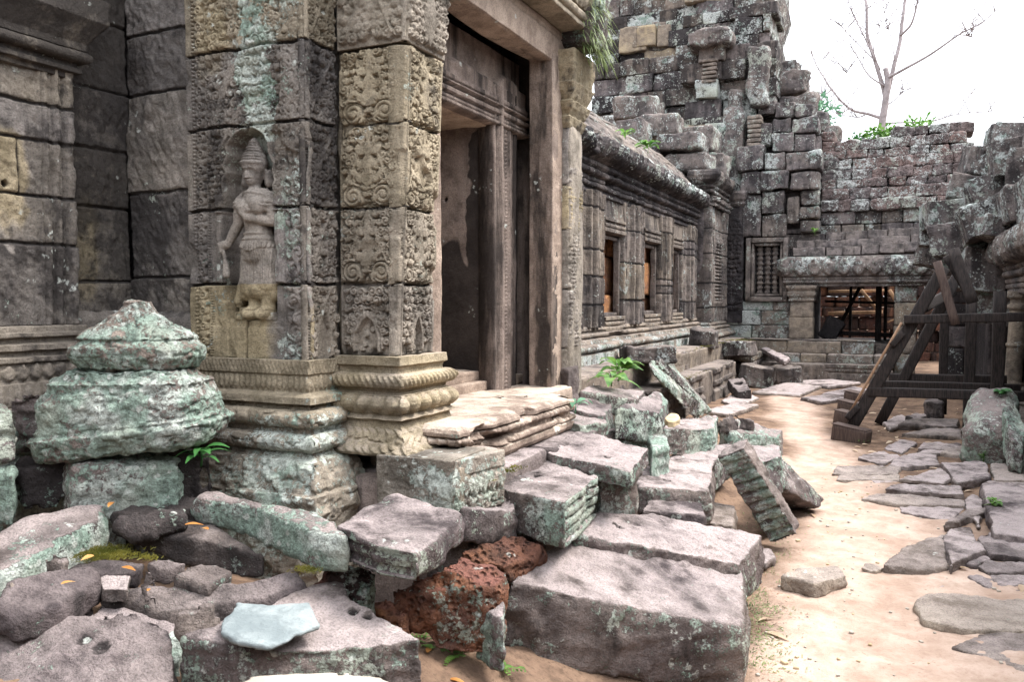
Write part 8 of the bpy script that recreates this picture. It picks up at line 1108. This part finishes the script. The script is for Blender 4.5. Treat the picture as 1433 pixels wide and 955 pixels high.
pbeam('plank', (.42, 10.36, 2.08), (.62, 10.30, 1.38), .09, .05, 'timber_mid', (0, 1, .3)); pbeam('plank', (.58, 10.44, 2.22), (.78, 10.34, 1.62), .12, .05, 'timber', (0, 1, .3)); pbeam('plank', (.52, 10.6, 2.15), (.74, 10.66, 1.75), .08, .04, 'timber', (0, 1, .3))
for k, (x, y, z, hx) in enumerate(((-.42, 10.25, .09, .20), (-.50, 10.75, .20, .12), (-.48, 11.05, .27, .12), (-.42, 11.35, .34, .13))):
    b = MB(); rbox(b, (x, y, z/1), (hx, .09, .09 if k == 0 else .07+.02*k), r=.012, n=6, rot=-.35 if k == 0 else -.5, tilt=(0, .12), amp=.004, seed=k); rbox(b, (x, y, z+(.09 if k == 0 else .07+.02*k)+.008), (hx, .09, .006), r=.005, n=3, rot=-.35 if k == 0 else -.5, tilt=(0, .12), amp=.001); b.put('foot_block', M['timber_mid'], prop)

# ================================================================ bare tree and the bushes behind the wall
tr = empty('bare_tree', TREE[0][0][0], 'pale leafless tree with long thin branches behind the ruined wall', 'tree')
def smoothpath(pts, k=5, seed=0):
    P = np.array(pts, float); n = len(P); out = []
    for i in range(n-1):
        p0, p1, p2, p3 = P[max(i-1, 0)], P[i], P[i+1], P[min(i+2, n-1)]
        for t in np.linspace(0, 1, k, endpoint=False): out.append(.5*((2*p1)+(-p0+p2)*t+(2*p0-5*p1+4*p2-p3)*t*t+(-p0+3*p1-3*p2+p3)*t**3))
    out = np.array(out+[P[-1]]); L = np.linalg.norm(P[-1]-P[0]); out[:, 1] += np.linspace(0, 1, len(out))*L*.25*math.sin(seed*2.3); out += .03*np.stack([fbm(out, 1.5, 3, seed+k) for k in range(3)], 1)*np.linspace(0, 1, len(out))[:, None]; return out
bt = MB(); bc = MB()
for k, (pts, a, c) in enumerate(TREE):
    P = smoothpath(pts, 6, k)
    if k == 0: P = np.concatenate([[[P[0][0]-.1, P[0][1], 0]], P])
    tube(bt if k == 0 else bc, P, list(np.maximum(.014, np.linspace(a, c, len(P)))), 8)
g = random.Random(12)
for k, (pts, a, c) in enumerate(TREE[1:]):                                  # twigs
    P = smoothpath(pts, 6, k+1)
    for _ in range(9):
        i = g.randrange(len(P)//2, len(P)); d = np.array([g.uniform(-1, 1), g.uniform(-.6, .6), g.uniform(.2, 1.2)]); L = g.uniform(.5, 1.3)
        tube(bc, [P[i], P[i]+d*L*.4+[0, 0, .05], P[i]+d*L], [.014, .012, .010], 5)
bt.put('trunk', M['bark'], tr); bc.put('branches', M['bark'], tr)
def leafquads(mb, P, D, N, L, W, k=3, droop=.25):
    """one curved leaf: base P, direction D, face N"""
    P = np.array(P, float); D = np.array(D, float); D /= np.linalg.norm(D); S = np.cross(D, N); S /= max(1e-6, np.linalg.norm(S)); N = np.cross(S, D)
    V = []; F = []
    for i in range(k+1):
        t = i/k; w = W*.5*math.sin(math.pi*min(.98, max(.06, t**.8)))+.0008; c = P+D*L*t-N*0-np.array([0, 0, 1])*droop*L*t*t
        V += [c-S*w+N*w*.25, c, c+S*w+N*w*.25]
    for i in range(k): F += [(3*i, 3*i+1, 3*i+4, 3*i+3), (3*i+1, 3*i+2, 3*i+5, 3*i+4)]
    mb.add(V, F)
def bush(name, c, rad, n, leaf, mat, label, cat, seed, group=None):
    g = random.Random(seed); mb = MB(); c = np.array(c)
    for _ in range(n):
        d = np.array([g.gauss(0, 1), g.gauss(0, 1), g.gauss(0, 1)]); d /= np.linalg.norm(d); r = g.random()**.5; q = c+d*np.array(rad)*r*(1+.35*float(fbm(d[None]*1.0, 2.5, 2, seed)[0]))
        leafquads(mb, q, d+np.array([g.gauss(0, .6), g.gauss(0, .6), g.gauss(.1, .5)]), (g.gauss(0, .5), g.gauss(0, .5), 1), leaf*g.uniform(.7, 1.3), leaf*.5, 2)
    for _ in range(9):
        e = c+np.array([g.uniform(-.7, .7)*rad[0], g.uniform(-.6, .6)*rad[1], g.uniform(0, .7)*rad[2]]); tube(mb, [c-[0, 0, rad[2]], (c+e)/2-[0, 0, rad[2]*.3], e], [.02, .012, .005], 5)
    return mb.put(name, M[mat], None, loc=tuple(c-np.array([0, 0, rad[2]])), label=label, cat=cat, group=group)
bush('bush', (-1.9, 22.0, 6.25), (.55, .5, .45), 420, .16, 'leaf_blue', 'dull green bush growing beside the stepped edge of the tower', 'bush', 1)
bush('bush', (-.35, 21.2, 5.45), (.42, .4, .22), 330, .14, 'leaf', 'low bush on the wall top left of the tree trunk', 'bush', 2)
bush('bush', (.42, 21.2, 5.55), (.42, .4, .24), 330, .14, 'leaf', 'low bush on the wall top right of the tree trunk', 'bush', 3)
bush('bush', (-.9, 21.0, 5.25), (.25, .3, .25), 160, .13, 'leaf_dark', 'small dark sprig between the upright block and the laterite top', 'bush', 4)
def rosette(name, c, n, L, W, mat, label, seed, rise=.7, droop=.5, stem=0.0, k=5):
    g = random.Random(seed); mb = MB(); c = np.array(c, float)
    if stem: tube(mb, [c, c+[.005, 0, stem*.5], c+[0, .005, stem]], [.005, .004, .003], 6)
    for i in range(n):
        a = 2.4*i+g.uniform(-.3, .3); z = stem*(.35+.65*(i+1)/n) if stem else 0; d = (math.cos(a), math.sin(a), rise*g.uniform(.5, 1.4)); b = c+np.array([0, 0, z])
        leafquads(mb, b+np.array(d)*L*.12, d, (g.gauss(0, .15), g.gauss(0, .15), 1), L*g.uniform(.7, 1.15), W*g.uniform(.8, 1.1), k, droop)
    return mb.put(name, M[mat], None, loc=tuple(c), label=label, cat='plant')
rosette('leafy_plant', (-2.52, 2.47, .98), 11, .115, .032, 'leaf_dark', 'plant with long pointed deep green leaves beside the corner stack', 3, .5, .5, .07)
rosette('leafy_plant', (-1.93, 6.15, 1.02), 15, .22, .085, 'leaf', 'bright green broad leaved plant among the blocks behind the doorstep', 5, .8, .6, .12)
rosette('leafy_plant', (-1.86, 5.75, 1.02), 9, .19, .08, 'leaf', 'second bright green plant, in front of the broad leaved one', 15, .6, .6, .08)
rosette('leafy_plant', (-1.72, 4.62, .97), 4, .15, .05, 'leaf_blue', 'bluish two leaved sprout at the foot of the door pilaster', 6, 1.0, .7, .05)
rosette('leafy_plant', (.70, 7.0, .06), 16, .09, .045, 'leaf', 'little bright green plant beside the large tilted grey slab', 7, .9, .5, .10)
rosette('leafy_plant', (1.03, 9.9, .62), 14, .11, .06, 'leaf_dark', 'round leaved weed growing on top of the big rounded stone', 8, .8, .5, .08)
rosette('leafy_plant', (.82, 9.22, .04), 12, .06, .03, 'leaf', 'thin weed at the foot of the big rounded stone', 9, 1.2, .4, .12)
rosette('leafy_plant', (-.30, 10.15, .02), 12, .07, .035, 'leaf', 'small weed at the foot of the timber prop', 10, .5, .3, .04)
rosette('leafy_plant', (-3.62, 13.0, 3.98), 16, .26, .09, 'leaf', 'bright green plant rooted in the gallery roof', 11, .9, .6, .15)
rosette('leafy_plant', (-3.72, 12.1, 4.05), 9, .2, .07, 'leaf', 'smaller green sprig on the gallery roof, left of the bright one', 12, .9, .6, .1)
rosette('leafy_plant', (-1.56, 18.62, 3.02), 10, .14, .06, 'leaf', 'pale sprig growing from the half vault above the far doorway', 13, .9, .5, .12)
g = random.Random(44); mb = MB()
for _ in range(520):
    c = np.array([-1.91, 5.34, 3.34])+np.array([g.uniform(-.02, .09), g.uniform(-.16, .16), g.uniform(-.06, .32)]); leafquads(mb, c, (g.uniform(.1, .7), g.gauss(0, .35), g.uniform(-.2, .6)), (0, 0, 1), g.uniform(.05, .13), .006, 4, 1.1)
mb.put('grass_tuft', M['grass'], None, loc=(-1.89, 5.34, 3.5), label='tuft of hanging grass on the broken cornice above the right door pilaster', cat='grass tuft')
for k, (x, y, z, n, lab) in enumerate(((-1.50, 2.72, .40, 26, 'ferny weeds on the soil in front of the large red block'), (-1.34, 2.78, .36, 14, 'fern sprig beside the small rounded upright stone'), (-1.60, 2.70, .42, 14, 'small fern left of the ferny weeds'))):
    g = random.Random(90+k); mb = MB()
    for _ in range(n):
        a = g.uniform(0, 6.28); d = np.array([math.cos(a), math.sin(a), g.uniform(.25, .8)]); d /= np.linalg.norm(d); b0 = np.array([x+g.uniform(-.07, .07), y+g.uniform(-.06, .06), float(ground_z(np.array(x), np.array(y)))+.005]); L = g.uniform(.05, .10)
        for i in range(6):
            for s in (-1, 1): leafquads(mb, b0+d*L*(i+1)/6-np.array([0, 0, .3*L*((i+1)/6)**2]), d*.5+s*np.cross(d, (0, 0, 1)), (0, 0, 1), .018*(1-i/9), .008, 2, .2)
    mb.put('fern', M['leaf'], None, loc=(x, y, z), label=lab, cat='fern')

# ================================================================ litter and ground cover
def drop(name, label, cat, group, pts, mat, L0, W0, seed):
    g = random.Random(seed)
    for (x, y, z) in pts:
        z = float(ground_z(np.array(x), np.array(y)))+.008 if z is None else z; mb = MB(); a = g.uniform(0, 6.28); L = L0*g.uniform(.7, 1.3)
        leafquads(mb, (x-math.cos(a)*L/2, y-math.sin(a)*L/2, z+.004), (math.cos(a), math.sin(a), .12), (g.gauss(0, .2), g.gauss(0, .2), 1), L, W0*g.uniform(.8, 1.2), 5, .25)
        mb.put(name, M[mat], None, loc=(x, y, z), label=label, cat=cat, group=group)
LL = LITTER
drop('dry_leaf', 'curled orange dry leaf lying among the fallen stones', 'dry leaf', 'dry leaves among the fallen stones', LL['left'], 'dry', .055, .022, 1)
drop('dry_leaf', 'faded dry leaf lying on the path side paving', 'dry leaf', 'dry leaves on the right-hand paving', LL['right'], 'dry_pale', .10, .035, 2)
g = random.Random(6)
for k in range(150):
    x = g.uniform(-.58, -.15) if k % 2 else g.uniform(-.5, .6); y = 3.6+5.4*g.random()**1.4; s = g.uniform(.004, .011)*(1.6 if k % 9 == 0 else 1); mb = MB(); rbox(mb, (x, y, float(ground_z(np.array(x), np.array(y)))+s*.35), (s, s*.8, s*.55), r=s*.5, n=4, amp=s*.3, fs=30, seed=k, rot=g.uniform(0, 3), tone=.7, wear=1)
    mb.put('small_pebble', M['cream' if k % 3 else 'tan'], None, loc=(x, y, 0), label='tiny pebble scattered on the sandy path', cat='pebble', group='tiny pebbles on the path')
mb = MB(); g = random.Random(21)
for _ in range(2600):
    x = -.62+g.gauss(0, .10)+.0; y = g.uniform(3.3, 5.0) if g.random() < .7 else g.uniform(5.0, 7.5); x = x-.0*(y-4)-(.06*(y-4.2)); z = float(0); P = (x, y, None)
    if vnoise(np.array([[x*6, y*6, 0]]), 5)[0] < .05: continue
    mb_z = float(ground_z(np.array(x), np.array(y))); leafquads(mb, (x, y, mb_z), (g.gauss(0, 1), g.gauss(0, 1), .8), (0, 0, 1), g.uniform(.012, .035), .004, 2, .4)
mb.put('grass', M['grass'], None, loc=(0, 0, 0), kind='stuff')
mb = MB(); g = random.Random(25)
for k in range(4000):
    if k % 8 == 3: x = g.uniform(-.5, .9); y = g.uniform(3.6, 9)
    elif k % 2: y = 3.4+4.2*g.random()**1.3; x = -.60-.04*(y-4)+abs(g.gauss(0, .13))-.06
    else: x = g.uniform(-.35, 1.1); y = g.uniform(9.0, 12.6)-1.5*max(0, .3-x)*0
    if vnoise(np.array([[x*5, y*5, 3]]), 9)[0] < -.1: continue
    z = float(ground_z(np.array(x), np.array(y)))+.003; a = g.uniform(0, 6.28); L = g.uniform(.006, .02)*(1 if k % 2 else 2.2); leafquads(mb, (x, y, z), (math.cos(a), math.sin(a), g.uniform(-.1, .3)), (g.gauss(0, .3), g.gauss(0, .3), 1), L, L*g.uniform(.25, .6), 1, .1)
mb.put('leaf_litter', M['litter'], None, loc=(0, 0, 0), kind='stuff')
mb = MB(); g = random.Random(23)
for cx, cy, cz, rx, ry, n in LITTER['moss']:
    for _ in range(n):
        x = cx+g.gauss(0, rx); y = cy+g.gauss(0, ry); z = float(ground_z(np.array(x), np.array(y))) if cz is None else cz
        for _k in range(9): leafquads(mb, (x+g.gauss(0, .012), y+g.gauss(0, .012), z-.002), (g.gauss(0, .8), g.gauss(0, .8), 1), (0, 1, 0), g.uniform(.006, .018), .005, 1, .2)
mb.put('moss', M['moss'], None, loc=(0, 0, 0), kind='stuff')
